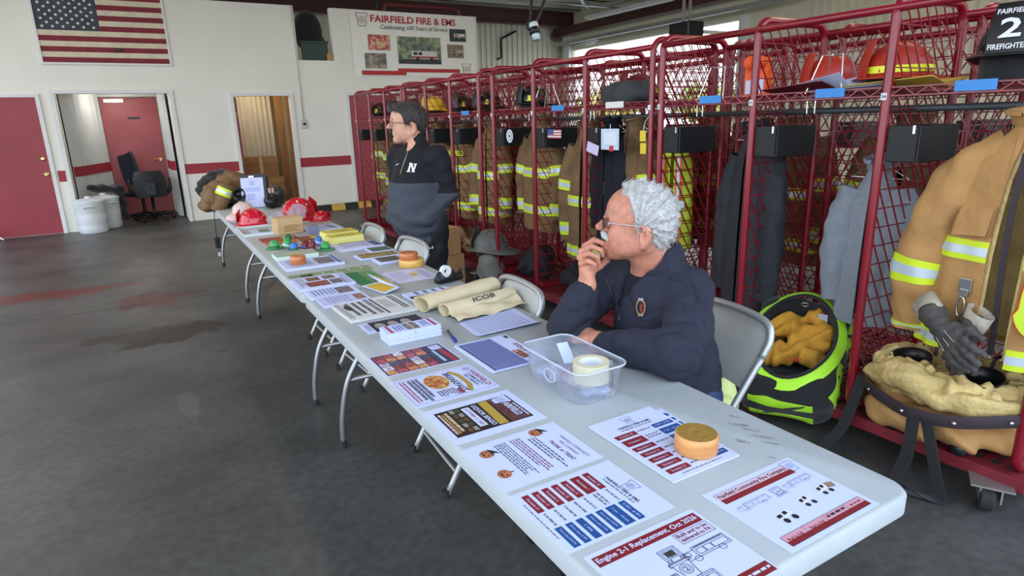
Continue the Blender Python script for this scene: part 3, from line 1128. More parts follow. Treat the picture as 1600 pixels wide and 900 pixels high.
def folding_table(y0, y1, leg_y, label):
    t = thing('folding_table', label, 'table', (0.38, (y0 + y1) / 2, 0), 0, 'folding tables set end to end')
    L_ = y1 - y0
    prof = rrect(0.76, L_, 0.055, 6)
    prof2 = rrect(0.748, L_ - 0.012, 0.05, 6)
    prof3 = rrect(0.74, L_ - 0.02, 0.05, 6)
    n = len(prof)
    mb = MB()
    rings = [(prof3, 0.690), (prof, 0.694), (prof, 0.732), (prof2, 0.7385), (prof3, 0.74)]
    for pr, z in rings:
        mb.v.extend([(x, y, z) for x, y in pr])
    for k in range(len(rings) - 1):
        for i in range(n):
            j = (i + 1) % n
            mb.f.append((k * n + i, k * n + j, (k + 1) * n + j, (k + 1) * n + i))
    mb.f.append(tuple(4 * n + i for i in range(n)))
    mb.f.append(tuple(reversed(range(n))))
    obj('tabletop', mb, M_table, t, smooth=True, angle=0.9)
    for ly in leg_y:
        yy = ly - (y0 + y1) / 2
        dirn = -1 if yy > 0 else 1
        for sx in (-1, 1):
            path = spline([(sx * 0.31, yy, 0.02), (sx * 0.30, yy, 0.16), (sx * 0.255, yy, 0.34), (sx * 0.15, yy, 0.53), (sx * 0.13, yy, 0.69)], 6)
            lg = obj('leg', MB().tube(path, 0.0135, 10), M_tleg, t, smooth=True)
            obj('foot_cap', MB().lathe([(0.017, 0), (0.017, 0.03), (0.014, 0.035)], (sx * 0.31, yy, 0), 10, capb=True), M_rubber, lg)
        obj('cross_bar', MB().tube([(-0.255, yy, 0.34), (0.255, yy, 0.34)], 0.011, 8), M_tleg, t, smooth=True)
        obj('folding_brace', MB().tube([(0, yy, 0.36), (0, yy + dirn * 0.42, 0.685)], 0.009, 8), M_tleg, t, smooth=True)
    obj('apron_rail', MB().box((-0.31, -L_ / 2 + 0.1, 0.665), (-0.29, L_ / 2 - 0.1, 0.69)), M_tleg, t)
    obj('apron_rail', MB().box((0.29, -L_ / 2 + 0.1, 0.665), (0.31, L_ / 2 - 0.1, 0.69)), M_tleg, t)
    return t


tab1 = folding_table(0.0, 2.445, (0.24, 2.24), 'nearest white folding table, covered in flyers, with the clear bin')
tab2 = folding_table(2.455, 4.895, (2.80, 4.74), 'middle white folding table carrying booklets, toys and wooden rings')
tab3 = folding_table(4.905, 7.345, (5.36, 7.2), 'farthest white folding table heaped with firefighter gear')
M_smudge = mat('smudge', S(138, 141, 144), 0.7, var=0.4, vscale=40)
g = np.random.default_rng(3)
for (u, v, w_, l_, a) in ((1148, 651, 0.005, 0.04, 0.5), (1155, 664, 0.007, 0.06, 0.6), (1175, 672, 0.006, 0.05, 0.6), (1190, 682, 0.006, 0.07, 0.55), (1162, 690, 0.008, 0.04, 0.4), (1201, 692, 0.004, 0.05, 0.6), (1206, 715, 0.003, 0.02, 0.5)):
    q = pz(u, v)
    pts = [(q[0] + w_ * math.cos(t) * (0.6 + 0.6 * g.random()) * math.cos(a) - l_ * 0.5 * math.sin(t) * math.sin(a), q[1] + w_ * math.cos(t) * math.sin(a) + l_ * 0.5 * math.sin(t) * math.cos(a) * (0.7 + 0.5 * g.random())) for t in ringpts(14)]
    obj('grey_smudge', MB().add([(x, y, 0.7403) for x, y in pts], [tuple(range(14))]), M_smudge, tab1, world=True)


# ================================================================== folding chairs
def make_chair():
    t = thing('folding_chair', 'x', 'chair')
    for sy in (-1, 1):
        y = sy * 0.215
        obj('leg', MB().tube(spline([(0.24, y, 0.01), (0.10, y, 0.26), (-0.10, y, 0.56), (-0.20, y * 0.995, 0.70)], 5), 0.0125, 8), M_chairtube, t, smooth=True)
        obj('leg', MB().tube([(-0.25, y * 0.9, 0.01), (-0.05, y * 0.9, 0.27), (0.10, y * 0.9, 0.43)], 0.0115, 8), M_chairtube, t, smooth=True)
        obj('foot_cap', MB().lathe([(0.016, 0), (0.016, 0.035)], (0.245, y, 0), 8, capb=True, capt=True), M_rubber, t)
        obj('foot_cap', MB().lathe([(0.016, 0), (0.016, 0.035)], (-0.255, y * 0.9, 0), 8, capb=True, capt=True), M_rubber, t)
    obj('back_frame', MB().tube(spline([(-0.20, -0.214, 0.70), (-0.235, -0.212, 0.765), (-0.25, -0.17, 0.815), (-0.255, 0, 0.828), (-0.25, 0.17, 0.815), (-0.235, 0.212, 0.765), (-0.20, 0.214, 0.70)], 5), 0.014, 8), M_chairtube, t, smooth=True)
    P = np.zeros((15, 7, 3))
    for i in range(15):
        a = -1 + 2 * i / 14
        for j in range(7):
            b = j / 6
            top = 0.812 - 0.05 * max(0, abs(a) - 0.6) ** 2 / 0.16
            bot = 0.585
            P[i, j] = (-0.135 - 0.115 * b - 0.025 * (1 - a * a), a * 0.205, bot + (top - bot) * b)
    obj('backrest', MB().sheet(P, 0.012), M_chair, t, smooth=True, angle=0.8)
    P = np.zeros((11, 11, 3))
    for i in range(11):
        for j in range(11):
            a, b = -1 + 2 * i / 10, -1 + 2 * j / 10
            k = 1 - 0.07 * (abs(a * b)) ** 3
            P[i, j] = (a * 0.20 * k + 0.02, b * 0.20 * k, 0.445 - 0.012 * (1 - a * a) * (1 - b * b))
    obj('seat', MB().sheet(P, 0.02), M_chair, t, smooth=True, angle=0.8)
    obj('stretcher', MB().tube([(0.19, -0.215, 0.1), (0.19, 0.215, 0.1)], 0.008, 6), M_chairtube, t)
    obj('stretcher', MB().tube([(-0.19, -0.195, 0.1), (-0.19, 0.195, 0.1)], 0.008, 6), M_chairtube, t)
    return t


ch0 = make_chair()
ch0.location = (1.03, 0.985, 0)
ch0.rotation_euler = (0, 0, PI - 0.12)
tag(ch0, 'pale grey folding chair holding the seated man', 'chair', 'grey folding chairs')
copy_tree(ch0, (0.575, 1.77, 0), PI - 0.06, 'empty grey folding chair pushed in behind the canvas bags')
copy_tree(ch0, (0.58, 3.06, 0), PI + 0.06, 'empty grey folding chair behind the stacked gold wooden rings')
copy_tree(ch0, (0.56, 3.78, 0), PI + 0.03, 'empty grey folding chair next to the yellow booklets')

# ================================================================== gear racks
M_rack = mat('rack_red', S(128, 16, 33), 0.28, var=0.06, vscale=10, coat=0.35)
M_rackdust = mat('rack_red_dusty', S(112, 26, 38), 0.6, var=0.25, vscale=14)
M_bar = mat('bar_grey', S(72, 74, 76), 0.45, 0.3)
M_lock = mat('black_box_metal', S(26, 28, 31), 0.42, var=0.08)
M_tape = mat('blue_tape', S(62, 136, 206), 0.55, var=0.06)
M_sticker = mat('white_sticker', S(222, 222, 220), 0.5)
M_silver = mat('wire_silver', S(206, 206, 204), 0.25, 0.9)
RX0, RX1, RTOP = 2.15, 2.68, 1.975
DEP = RX1 - RX0
_panel_mesh = {}


def grid_panel(w_, z0, z1, slope, hs=0.082, ds=0.072, r=0.0036):
    """horizontal wires and slanted wires in the plane (a, z), a from 0 to w_"""
    mb = MB()
    n = int((z1 - z0) / hs)
    for i in range(n + 1):
        z = z0 + (z1 - z0) * i / n
        mb.rod((0, 0, z), (w_, 0, z), r, 4)
    H_ = z1 - z0
    a = -abs(slope) * H_
    while a < w_ + abs(slope) * H_:
        # line a + slope*(z1 - z)
        p0, p1 = (a, z1), (a + slope * H_, z0)
        ts = []
        for (pa, pb) in ((0, w_),):
            dx = p1[0] - p0[0]
            t0, t1 = (pa - p0[0]) / dx, (pb - p0[0]) / dx
            t0, t1 = min(t0, t1), max(t0, t1)
            t0, t1 = max(t0, 0), min(t1, 1)
        if t1 - t0 > 0.01:
            q0 = (p0[0] + (p1[0] - p0[0]) * t0, 0.004, z1 - H_ * t0)
            q1 = (p0[0] + (p1[0] - p0[0]) * t1, 0.004, z1 - H_ * t1)
            mb.rod(q0, q1, r, 4)
        a += ds
    return mb


def loop_path(x0, x1, z0, z1, r, y, n=5):
    pts = []
    for cx, cz, a0 in ((x1 - r, z1 - r, 0), (x0 + r, z1 - r, PI / 2), (x0 + r, z0 + r, PI), (x1 - r, z0 + r, 1.5 * PI)):
        for k in range(n + 1):
            a = a0 + PI / 2 * k / n
            pts.append((cx + r * math.cos(a), y, cz + r * math.sin(a)))
    return pts


ZB = 0.165
_share = {}


def shared(key, mbf, name):
    if key not in _share:
        _share[key] = mesh_of(name, mbf())
    return _share[key]


def rack_unit(ys, label, tapes=(), numbers=(), rx=RX0, flip=False, boxes=True):
    """ys: post positions along Y; local origin at the first front post on the floor"""
    y0 = ys[0]
    t = thing('gear_rack', label, 'gear rack', (rx, y0, 0), 0, 'red rolling gear racks')
    ly = [y - y0 for y in ys]
    Ln = ly[-1]
    for k, y in enumerate(ly):
        fr = link('divider_frame', shared('loop', lambda: MB().tube(loop_path(0, DEP, ZB, RTOP, 0.075, 0), 0.0195, 10, closed=True), 'divider_frame'), M_rack, t, smooth=True)
        fr.location = (0, y, 0)
        me = link('wire_panel', shared('panel', lambda: grid_panel(DEP - 0.04, ZB + 0.02, RTOP - 0.02, 0.62).xf(None, (0.02, 0, 0)), 'wire_panel'), M_rack, t, kind='stuff')
        me.location = (0, y, 0)
    for k in range(len(ly) - 1):
        a, b = ly[k], ly[k + 1]
        w_ = b - a
        key = 'back%.3f' % w_
        bk = link('back_wire_panel', shared(key, lambda: grid_panel(w_ - 0.04, ZB + 0.02, RTOP - 0.05, -0.62).xf(rotz(PI / 2), (0, 0.02, 0)), 'back_wire_panel'), M_rack, t, kind='stuff')
        bk.location = (DEP - 0.005, a, 0)
        # shelf: front truss and deck wires

        def shelf():
            mb = MB()
            for z in (1.588, 1.622):
                mb.rod((-0.005, 0.02, z), (-0.005, w_ - 0.02, z), 0.004, 4)
            n = int(w_ / 0.05)
            for i in range(n):
                yy0, yy1 = 0.02 + (w_ - 0.04) * i / n, 0.02 + (w_ - 0.04) * (i + 1) / n
                mb.rod((-0.005, yy0, 1.588 if i % 2 else 1.622), (-0.005, yy1, 1.622 if i % 2 else 1.588), 0.003, 4)
            for i in range(int(w_ / 0.045)):
                yy = 0.03 + i * 0.045
                mb.rod((-0.003, yy, 1.612), (DEP - 0.02, yy, 1.612), 0.0028, 4)
            for x in (0.12, 0.26, 0.40, DEP - 0.03):
                mb.rod((x, 0.02, 1.606), (x, w_ - 0.02, 1.606), 0.004, 4)
            return mb
        sh = link('shelf', shared('shelf%.3f' % w_, shelf, 'shelf'), M_rack, t, kind='stuff')
        sh.location = (0, a, 0)
        if boxes:
            lb = link('lock_box', shared('lbox', lambda: MB().box((0.01, -0.15, 1.318), (0.31, -0.018, 1.468)), 'lock_box'), M_lock, t, bevel=0.004)
            lb.location = (0, b, 0)
            ld = link('box_door', shared('lboxd', lambda: MB().box((0.003, -0.143, 1.325), (0.009, -0.025, 1.461)), 'box_door'), mat('box_door_black', S(16, 17, 19), 0.5), lb)
            link('box_latch', shared('lboxl', lambda: MB().box((-0.004, -0.135, 1.435), (0.003, -0.125, 1.468)), 'box_latch'), M_silver, lb)
        if k < len(tapes) and tapes[k]:
            p, q, m_ = tapes[k]
            obj('name_tape', MB().box((-0.0125, p - y0, 1.593), (-0.0105, q - y0, 1.632)), m_, t)
    obj('top_rail', MB().tube([(0, 0, RTOP - 0.045), (0, Ln, RTOP - 0.045)], 0.018, 8), M_rack, t, smooth=True)
    obj('top_rail', MB().tube([(DEP, 0, RTOP - 0.045), (DEP, Ln, RTOP - 0.045)], 0.018, 8), M_rack, t, smooth=True)
    obj('hanging_bar', MB().tube([(0.25, 0, 1.535), (0.25, Ln, 1.535)], 0.016, 10), M_bar, t, smooth=True)
    for k, y in enumerate(ly):
        s_ = obj('number_sticker', MB().box((-0.0215, y - 0.012, 1.572), (-0.0195, y + 0.012, 1.600)), M_sticker, t)
        if k < len(numbers) and numbers[k]:
            obj('number', text_into(MB(), numbers[k], (-0.0222, y, 1.586), h=0.014, ux=(0, -1, 0), uy=(0, 0, 1)), M_black, s_)
    # base
    bs = obj('base_frame', MB().box((-0.03, -0.05, 0.10), (0.03, Ln + 0.05, 0.155)).box((DEP - 0.03, -0.05, 0.10), (DEP + 0.03, Ln + 0.05, 0.155)).box((0.03, -0.05, 0.10), (DEP - 0.03, 0.02, 0.15)).box((0.03, Ln - 0.02, 0.10), (DEP - 0.03, Ln + 0.05, 0.15)), M_rackdust, t, bevel=0.004)
    fl_ = MB()
    n = int(Ln / 0.06)
    for i in range(n):
        yy = 0.04 + i * 0.06
        fl_.box((0.03, yy, 0.146), (DEP - 0.03, yy + 0.028, 0.152))
    for x in (0.1, 0.2, 0.3, 0.4):
        fl_.box((x, 0.02, 0.138), (x + 0.03, Ln - 0.02, 0.146))
    obj('floor_grid', fl_, M_rackdust, t, kind='stuff')
    for (cx, cy, a) in ((-0.045, 0.05, 0.5), (-0.045, Ln - 0.05, -0.3), (DEP, 0.05, 0.2), (DEP, Ln - 0.05, 0.9)):
        ca = obj('caster', MB().box((-0.06, -0.07, 0.108), (0.06, 0.07, 0.115)).box((-0.045, -0.037, 0.045), (0.03, -0.031, 0.108)).box((-0.045, 0.031, 0.045), (0.03, 0.037, 0.108)).xf(rotz(a), (cx, cy, 0)), M_galv, t)
        wh = MB().lathe([(0.012, -0.027), (0.038, -0.027), (0.050, -0.02), (0.053, 0), (0.050, 0.02), (0.038, 0.027), (0.012, 0.027)], (0, 0, 0), 20, rotx(PI / 2)).xf(rotz(a), (cx - 0.02, cy, 0.053))
        obj('wheel', wh, M_rubber, ca, smooth=True, angle=0.7)
    return t


BT = M_tape
rackA = rack_unit((0.29, 0.96, 1.628, 2.29), 'nearest red gear rack, with the large tan coat and duffel bag',
                  ((0.56, 0.70, BT), (1.14, 1.28, BT), (1.83, 1.98, BT)), ('', '34', '35', '16'))
rackB = rack_unit((2.372, 3.04, 3.708, 4.37), 'second red gear rack, behind the seated man, flag sticker on its box',
                  ((2.62, 2.80, M_sticker), (3.28, 3.44, BT), None), ('', '15', '', ''))
rackC = rack_unit((4.63, 5.24, 5.86, 6.48), 'third red gear rack, beside the standing man, lettered coat inside', ((4.82, 4.98, BT), None, None))
rackD = rack_unit((6.56, 7.165, 7.765, 8.36), 'farthest red gear rack, nearest the far red door', ())
for i, (a, b, lab) in enumerate(((0.29, 2.29, 'red gear rack standing back to back with the nearest rack'), (2.372, 4.37, 'red gear rack standing back to back with the second rack'), (4.63, 6.48, 'red gear rack standing back to back with the third rack'), (6.56, 8.36, 'red gear rack standing back to back with the farthest rack'))):
    src = (rackA, rackB, rackC, rackD)[i]
    c_ = src.copy()
    COL.objects.link(c_)
    c_['label'] = lab
    c_.location = (2 * RX1 + 0.15 - RX0, b, 0)
    c_.rotation_euler = (0, 0, PI)
    for chd in list(src.children):
        if chd.name.split('.')[0] in ('number_sticker', 'name_tape'):
            continue
        copy_tree(chd, parent=c_)
# ================================================================== printed sheets on the tables
M_paper = mat('white_paper', S(198, 206, 240), 0.6)
M_ink = flat(40, 42, 52)
M_inkgrey = flat(112, 114, 130)
TZ = 0.7405
grng = random.Random(11)


class Sheet:
    def __init__(self, name, label, x0, x1, y0, y1, top='+X', th=0.0006, cat='flyer', z=TZ, group=None, paper=None, rz=0.0, edge_lines=False):
        """a sheet or a stack of sheets lying in the rectangle, its heading towards top"""
        self.a = {'+X': -PI / 2, '+Y': 0.0, '-X': PI / 2}[top] + rz
        dx, dy = x1 - x0, y1 - y0
        self.w, self.h = (dx, dy) if top == '+Y' else (dy, dx)
        self.t = thing(name, label, cat, ((x0 + x1) / 2, (y0 + y1) / 2, z), self.a, group)
        self.th = th
        w_, h_ = self.w, self.h
        if th > 0.004:
            n = max(3, int(th / 0.004))
            for k in range(n):
                j = 0.0025
                dx, dy = grng.uniform(-j, j), grng.uniform(-j, j)
                if k == n - 1:
                    dx = dy = 0
                obj('sheet_bundle', MB().box((-w_ / 2 + dx, -h_ / 2 + dy, th * k / n), (w_ / 2 + dx, h_ / 2 + dy, th * (k + 1) / n - 0.0003)), paper or M_paper, self.t)
        else:
            self.body = obj('sheet', MB().box((-w_ / 2, -h_ / 2, 0), (w_ / 2, h_ / 2, th)), paper or M_paper, self.t)

    def P(self, u, v, l=1):
        """u across from the left, v down from the top, both 0..1"""
        return (-self.w / 2 + u * self.w, self.h / 2 - v * self.h, self.th + 0.00025 * l)

    def rect(self, u0, v0, u1, v1, m_, l=1, name='printed_block'):
        a, b = self.P(u0, v1, l), self.P(u1, v0, l)
        return obj(name, MB().add([(a[0], a[1], a[2]), (b[0], a[1], a[2]), (b[0], b[1], a[2]), (a[0], b[1], a[2])], [(0, 1, 2, 3)]), m_, self.t)

    def poly(self, pts, m_, l=1, name='printed_shape'):
        return obj(name, MB().add([self.P(u, v, l) for u, v in pts], [tuple(range(len(pts)))]), m_, self.t)

    def ell(self, u, v, ru, rv, m_, l=1, name='printed_shape'):
        return self.poly([(u + ru * math.cos(-a), v + rv * math.sin(-a)) for a in ringpts(18)], m_, l, name)

    def text(self, s, u, v, w=None, h=None, m_=None, l=2, bold=1, name='printed_words', rot=0.0, shear=0.0):
        c_, s_ = math.cos(rot), math.sin(rot)
        return obj(name, text_into(MB(), s, self.P(u, v, l), w=w and w * self.w, h=h and h * self.h, bold=bold, ux=(c_, s_, 0), uy=(-s_, c_, 0), shear=shear), m_ or M_ink, self.t)

    def lines(self, u0, v0, u1, v1, n, m_=None, l=1, fill=0.5, ragged=0.25):
        mb = MB()
        dv = (v1 - v0) / n
        for i in range(n):
            u = u0
            ue = u1 - (u1 - u0) * ragged * grng.random()
            while u < ue:
                wl_ = grng.uniform(0.02, 0.07)
                a, b = self.P(u, v0 + dv * (i + fill), l), self.P(min(u + wl_, ue), v0 + dv * i, l)
                mb.add([(a[0], a[1], a[2]), (b[0], a[1], a[2]), (b[0], b[1], a[2]), (a[0], b[1], a[2])], [(0, 1, 2, 3)])
                u += wl_ + 0.012
        return obj('small_print', mb, m_ or M_inkgrey, self.t, kind='stuff')

    def frame(self, u0, v0, u1, v1, m_, t=0.004, l=1):
        mb = MB()
        tu, tv = t, t * self.w / self.h
        for a0, b0, a1, b1 in ((u0, v0, u1, v0 + tv), (u0, v1 - tv, u1, v1), (u0, v0, u0 + tu, v1), (u1 - tu, v0, u1, v1)):
            a, b = self.P(a0, b1, l), self.P(a1, b0, l)
            mb.add([(a[0], a[1], a[2]), (b[0], a[1], a[2]), (b[0], b[1], a[2]), (a[0], b[1], a[2])], [(0, 1, 2, 3)])
        return obj('printed_frame', mb, m_, self.t)

    def keystone(self, u, v, s, m_=None, l=2, fill=None):
        pts = [(-0.5, 0.5), (0.5, 0.5), (0.5, 0.32), (0.42, 0.32), (0.3, -0.5), (-0.3, -0.5), (-0.42, 0.32), (-0.5, 0.32)]
        c = self.P(u, v, l)
        if fill:
            obj('emblem', MB().add([(c[0] + p[0] * s, c[1] + p[1] * s, c[2] - 0.0001) for p in pts][::-1], [tuple(range(8))]), fill, self.t)
        mb = MB()
        for i in range(8):
            a, b = pts[i], pts[(i + 1) % 8]
            ribbon(mb, (c[0] + a[0] * s, c[1] + a[1] * s), (c[0] + b[0] * s, c[1] + b[1] * s), s * 0.03, c[2])
        for rr in (0.27, 0.17):
            for k in range(14):
                a, b = 2 * PI * k / 14, 2 * PI * (k + 1) / 14
                ribbon(mb, (c[0] + rr * s * math.cos(a), c[1] + rr * s * math.sin(a)), (c[0] + rr * s * math.cos(b), c[1] + rr * s * math.sin(b)), s * 0.025, c[2])
        text_into(mb, '2', (c[0], c[1], c[2]), h=s * 0.2)
        obj('emblem_lines', mb, m_ or M_ink, self.t)


def ribbon(mb, a, b, t, z):
    a, b = np.array(a), np.array(b)
    d = b - a
    n = np.array([-d[1], d[0]]) / (np.linalg.norm(d) + 1e-9) * t / 2
    mb.add([(*(a - n), z), (*(b - n), z), (*(b + n), z), (*(a + n), z)], [(0, 1, 2, 3)])


def line_drawing(sh, u0, v0, u1, v1, segs, m_, t=0.0012, l=2):
    mb = MB()
    for (a, b, c, d) in segs:
        p = sh.P(u0 + (u1 - u0) * a, v0 + (v1 - v0) * b, l)
        q = sh.P(u0 + (u1 - u0) * c, v0 + (v1 - v0) * d, l)
        ribbon(mb, p[:2], q[:2], t, p[2])
    return obj('line_drawing', mb, m_, sh.t)


def rectsegs(x0, y0, x1, y1):
    return [(x0, y0, x1, y0), (x1, y0, x1, y1), (x1, y1, x0, y1), (x0, y1, x0, y0)]


def circsegs(cx, cy, rx, ry, n=12):
    return [(cx + rx * math.cos(2 * PI * k / n), cy + ry * math.sin(2 * PI * k / n), cx + rx * math.cos(2 * PI * (k + 1) / n), cy + ry * math.sin(2 * PI * (k + 1) / n)) for k in range(n)]


TRUCK = rectsegs(0.02, 0.35, 0.25, 0.8) + rectsegs(0.25, 0.3, 0.98, 0.8) + rectsegs(0.06, 0.4, 0.15, 0.58) + rectsegs(0.3, 0.4, 0.45, 0.7) + rectsegs(0.47, 0.4, 0.62, 0.7) + rectsegs(0.64, 0.4, 0.95, 0.7) + circsegs(0.2, 0.84, 0.07, 0.14) + circsegs(0.75, 0.84, 0.07, 0.14) + [(0.25, 0.22, 0.98, 0.22), (0.25, 0.22, 0.25, 0.3), (0.98, 0.22, 0.98, 0.3), (0.3, 0.26, 0.95, 0.26)]
FRONT = rectsegs(0.1, 0.2, 0.9, 0.85) + rectsegs(0.18, 0.28, 0.82, 0.55) + rectsegs(0.0, 0.85, 1.0, 0.95) + rectsegs(0.3, 0.6, 0.7, 0.8) + [(0.5, 0.28, 0.5, 0.55), (0.1, 0.12, 0.9, 0.12), (0.1, 0.12, 0.1, 0.2), (0.9, 0.12, 0.9, 0.2)] + circsegs(0.2, 0.7, 0.07, 0.07, 8) + circsegs(0.8, 0.7, 0.07, 0.07, 8)
M_dkred = flat(126, 26, 36)
M_blue = flat(24, 74, 138)

# --- the engine replacement sheet
s = Sheet('truck_flyer', 'flyer headed Engine 2-1 Replacement in white on a dark red bar', 0.021, 0.302, -0.002, 0.213, '+Y')
s.rect(0.035, 0.055, 0.97, 0.185, M_dkred, 1, 'heading_bar')
s.text('Engine 2-1 Replacement, Oct 2026', 0.50, 0.12, w=0.90, h=0.085, m_=M_paper, l=2)
s.frame(0.655, 0.20, 0.97, 0.345, M_dkred, 0.005)
s.text('Built and to be', 0.81, 0.24, w=0.28, h=0.048, m_=M_dkred)
s.text('delivered to PA', 0.81, 0.30, w=0.28, h=0.048, m_=M_dkred)
line_drawing(s, 0.42, 0.27, 0.60, 0.52, FRONT, M_ink)
s.rect(0.47, 0.335, 0.55, 0.40, flat(60, 58, 60), 2)
line_drawing(s, 0.02, 0.52, 0.42, 0.76, TRUCK, M_ink)
line_drawing(s, 0.56, 0.36, 0.97, 0.58, TRUCK, M_ink)
s.keystone(0.50, 0.58, 0.047, M_ink)
line_drawing(s, 0.47, 0.66, 0.66, 0.90, FRONT, M_ink)
s.rect(0.72, 0.86, 0.985, 0.985, M_dkred, 1, 'price_bar')
s.lines(0.75, 0.91, 0.97, 0.945, 1, M_paper, 2, 0.8, 0.0)

# --- the fire company sheet with vehicle pictures
s = Sheet('truck_flyer', 'flyer headed Fairfield Community Fire Company near the table corner', 0.355, 0.641, 0.014, 0.235, '+Y')
s.frame(0.06, 0.07, 0.865, 0.12, M_ink, 0.003)
s.rect(0.065, 0.11, 0.865, 0.235, M_dkred, 1, 'heading_bar')
s.rect(0.065, 0.085, 0.865, 0.165, flat(214, 176, 190), 2, 'heading_band')
s.text('Fairfield Community Fire Company', 0.46, 0.13, w=0.76, h=0.065, m_=M_ink, l=3)
s.keystone(0.90, 0.125, 0.035, flat(60, 60, 96), 3, M_paper)
line_drawing(s, 0.08, 0.28, 0.42, 0.42, TRUCK, flat(168, 170, 190))
line_drawing(s, 0.46, 0.27, 0.58, 0.43, FRONT, flat(140, 142, 164))
line_drawing(s, 0.60, 0.27, 0.92, 0.40, TRUCK, flat(168, 170, 190))
for u, v, k in ((0.22, 0.60, 1.0), (0.52, 0.55, 0.8), (0.76, 0.52, 0.8)):
    s.poly([(u, v), (u + 0.15 * k, v - 0.03), (u + 0.17 * k, v + 0.05), (u + 0.02, v + 0.09)], flat(216, 216, 222), 2, 'printed_truck')
    s.poly([(u + 0.02, v + 0.01), (u + 0.07 * k, v), (u + 0.07 * k, v + 0.04), (u + 0.02, v + 0.05)], flat(28, 30, 36), 3, 'printed_window')
    s.poly([(u + 0.09 * k, v - 0.005), (u + 0.13 * k, v - 0.012), (u + 0.13 * k, v + 0.03), (u + 0.09 * k, v + 0.035)], flat(28, 30, 36), 3, 'printed_window')
    for du in (0.05, 0.14):
        s.ell(u + du * k, v + 0.10, 0.024 * k, 0.034 * k, flat(26, 26, 30), 3, 'printed_wheel')
s.poly([(0.90, 0.50), (0.97, 0.53), (0.95, 0.60), (0.88, 0.58)], flat(150, 120, 96), 2)
s.rect(0.065, 0.82, 0.95, 0.955, M_dkred, 1, 'price_bar')
s.rect(0.065, 0.82, 0.95, 0.895, flat(206, 150, 164), 2, 'price_band')
s.frame(0.065, 0.82, 0.95, 0.955, M_ink, 0.003, 3)
for u in (0.29, 0.52, 0.76):
    s.rect(u - 0.0015, 0.82, u + 0.0015, 0.955, M_ink, 3, 'printed_rule')
s.text('Paid In Full', 0.17, 0.885, w=0.15, h=0.05, m_=M_dkred, l=3)
s.text('Paid In Full', 0.405, 0.885, w=0.15, h=0.05, m_=M_dkred, l=3)
s.lines(0.54, 0.845, 0.74, 0.89, 1, M_ink, 3, 0.6, 0)
s.lines(0.80, 0.86, 0.92, 0.89, 1, M_dkred, 3, 0.5, 0)

REDS = ('October 25', 'November 1', 'November 15', 'November 22', 'December 6', 'December 13', 'December 31')
BLUES = ('4 PM - 8 PM', '7 am - 10 am', 'Doors open 5:30 PM', 'Doors open 5 PM', '1 PM', 'Doors open 6 PM', 'Doors open 8:30 PM')


def schedule(s):
    s.keystone(0.5, 0.10, 0.034, flat(90, 60, 80))
    s.text('FAIRFIELD FIRE & EMS', 0.5, 0.185, w=0.5, h=0.03, m_=M_ink)
    s.lines(0.26, 0.215, 0.74, 0.24, 1, M_inkgrey, 1, 0.6, 0)
    v = 0.27
    for i in range(7):
        h_ = 0.095 if i == 1 else 0.062
        s.rect(0.075, v, 0.39, v + h_, M_dkred, 1, 'date_block')
        s.text(REDS[i], 0.232, v + h_ / 2, w=0.2, h=0.024, m_=M_paper, bold=0)
        s.rect(0.655, v, 0.965, v + h_, M_blue, 1, 'time_block')
        s.text(BLUES[i], 0.81, v + h_ / 2, w=0.24 if len(BLUES[i]) > 6 else 0.1, h=0.022, m_=M_paper, bold=0)
        s.lines(0.42, v + 0.015, 0.63, v + h_ - 0.012, 2 if i == 1 else 1, M_inkgrey, 1, 0.55, 0.1)
        v += h_ + 0.03
    s.lines(0.2, 0.945, 0.8, 0.965, 1, M_inkgrey, 1, 0.6, 0)


s = Sheet('event_schedule', 'event schedule with red and blue blocks taped at the table edge', 0.0, 0.279, 0.235, 0.457, '+X')
schedule(s)
sb = Sheet('event_schedule', 'lower sheet sticking out under the schedule pile by the wooden ring', 0.352, 0.568, 0.318, 0.598, '+Y', z=TZ, rz=-0.06)
for v in (0.1, 0.2, 0.3):
    sb.rect(0.86, v, 0.97, v + 0.06, M_blue, 1, 'time_block')
s = Sheet('event_schedule', 'event schedule pile held down by the largest single wooden ring', 0.338, 0.553, 0.300, 0.614, '+Y', th=0.003, z=TZ + 0.0009)
schedule(s)

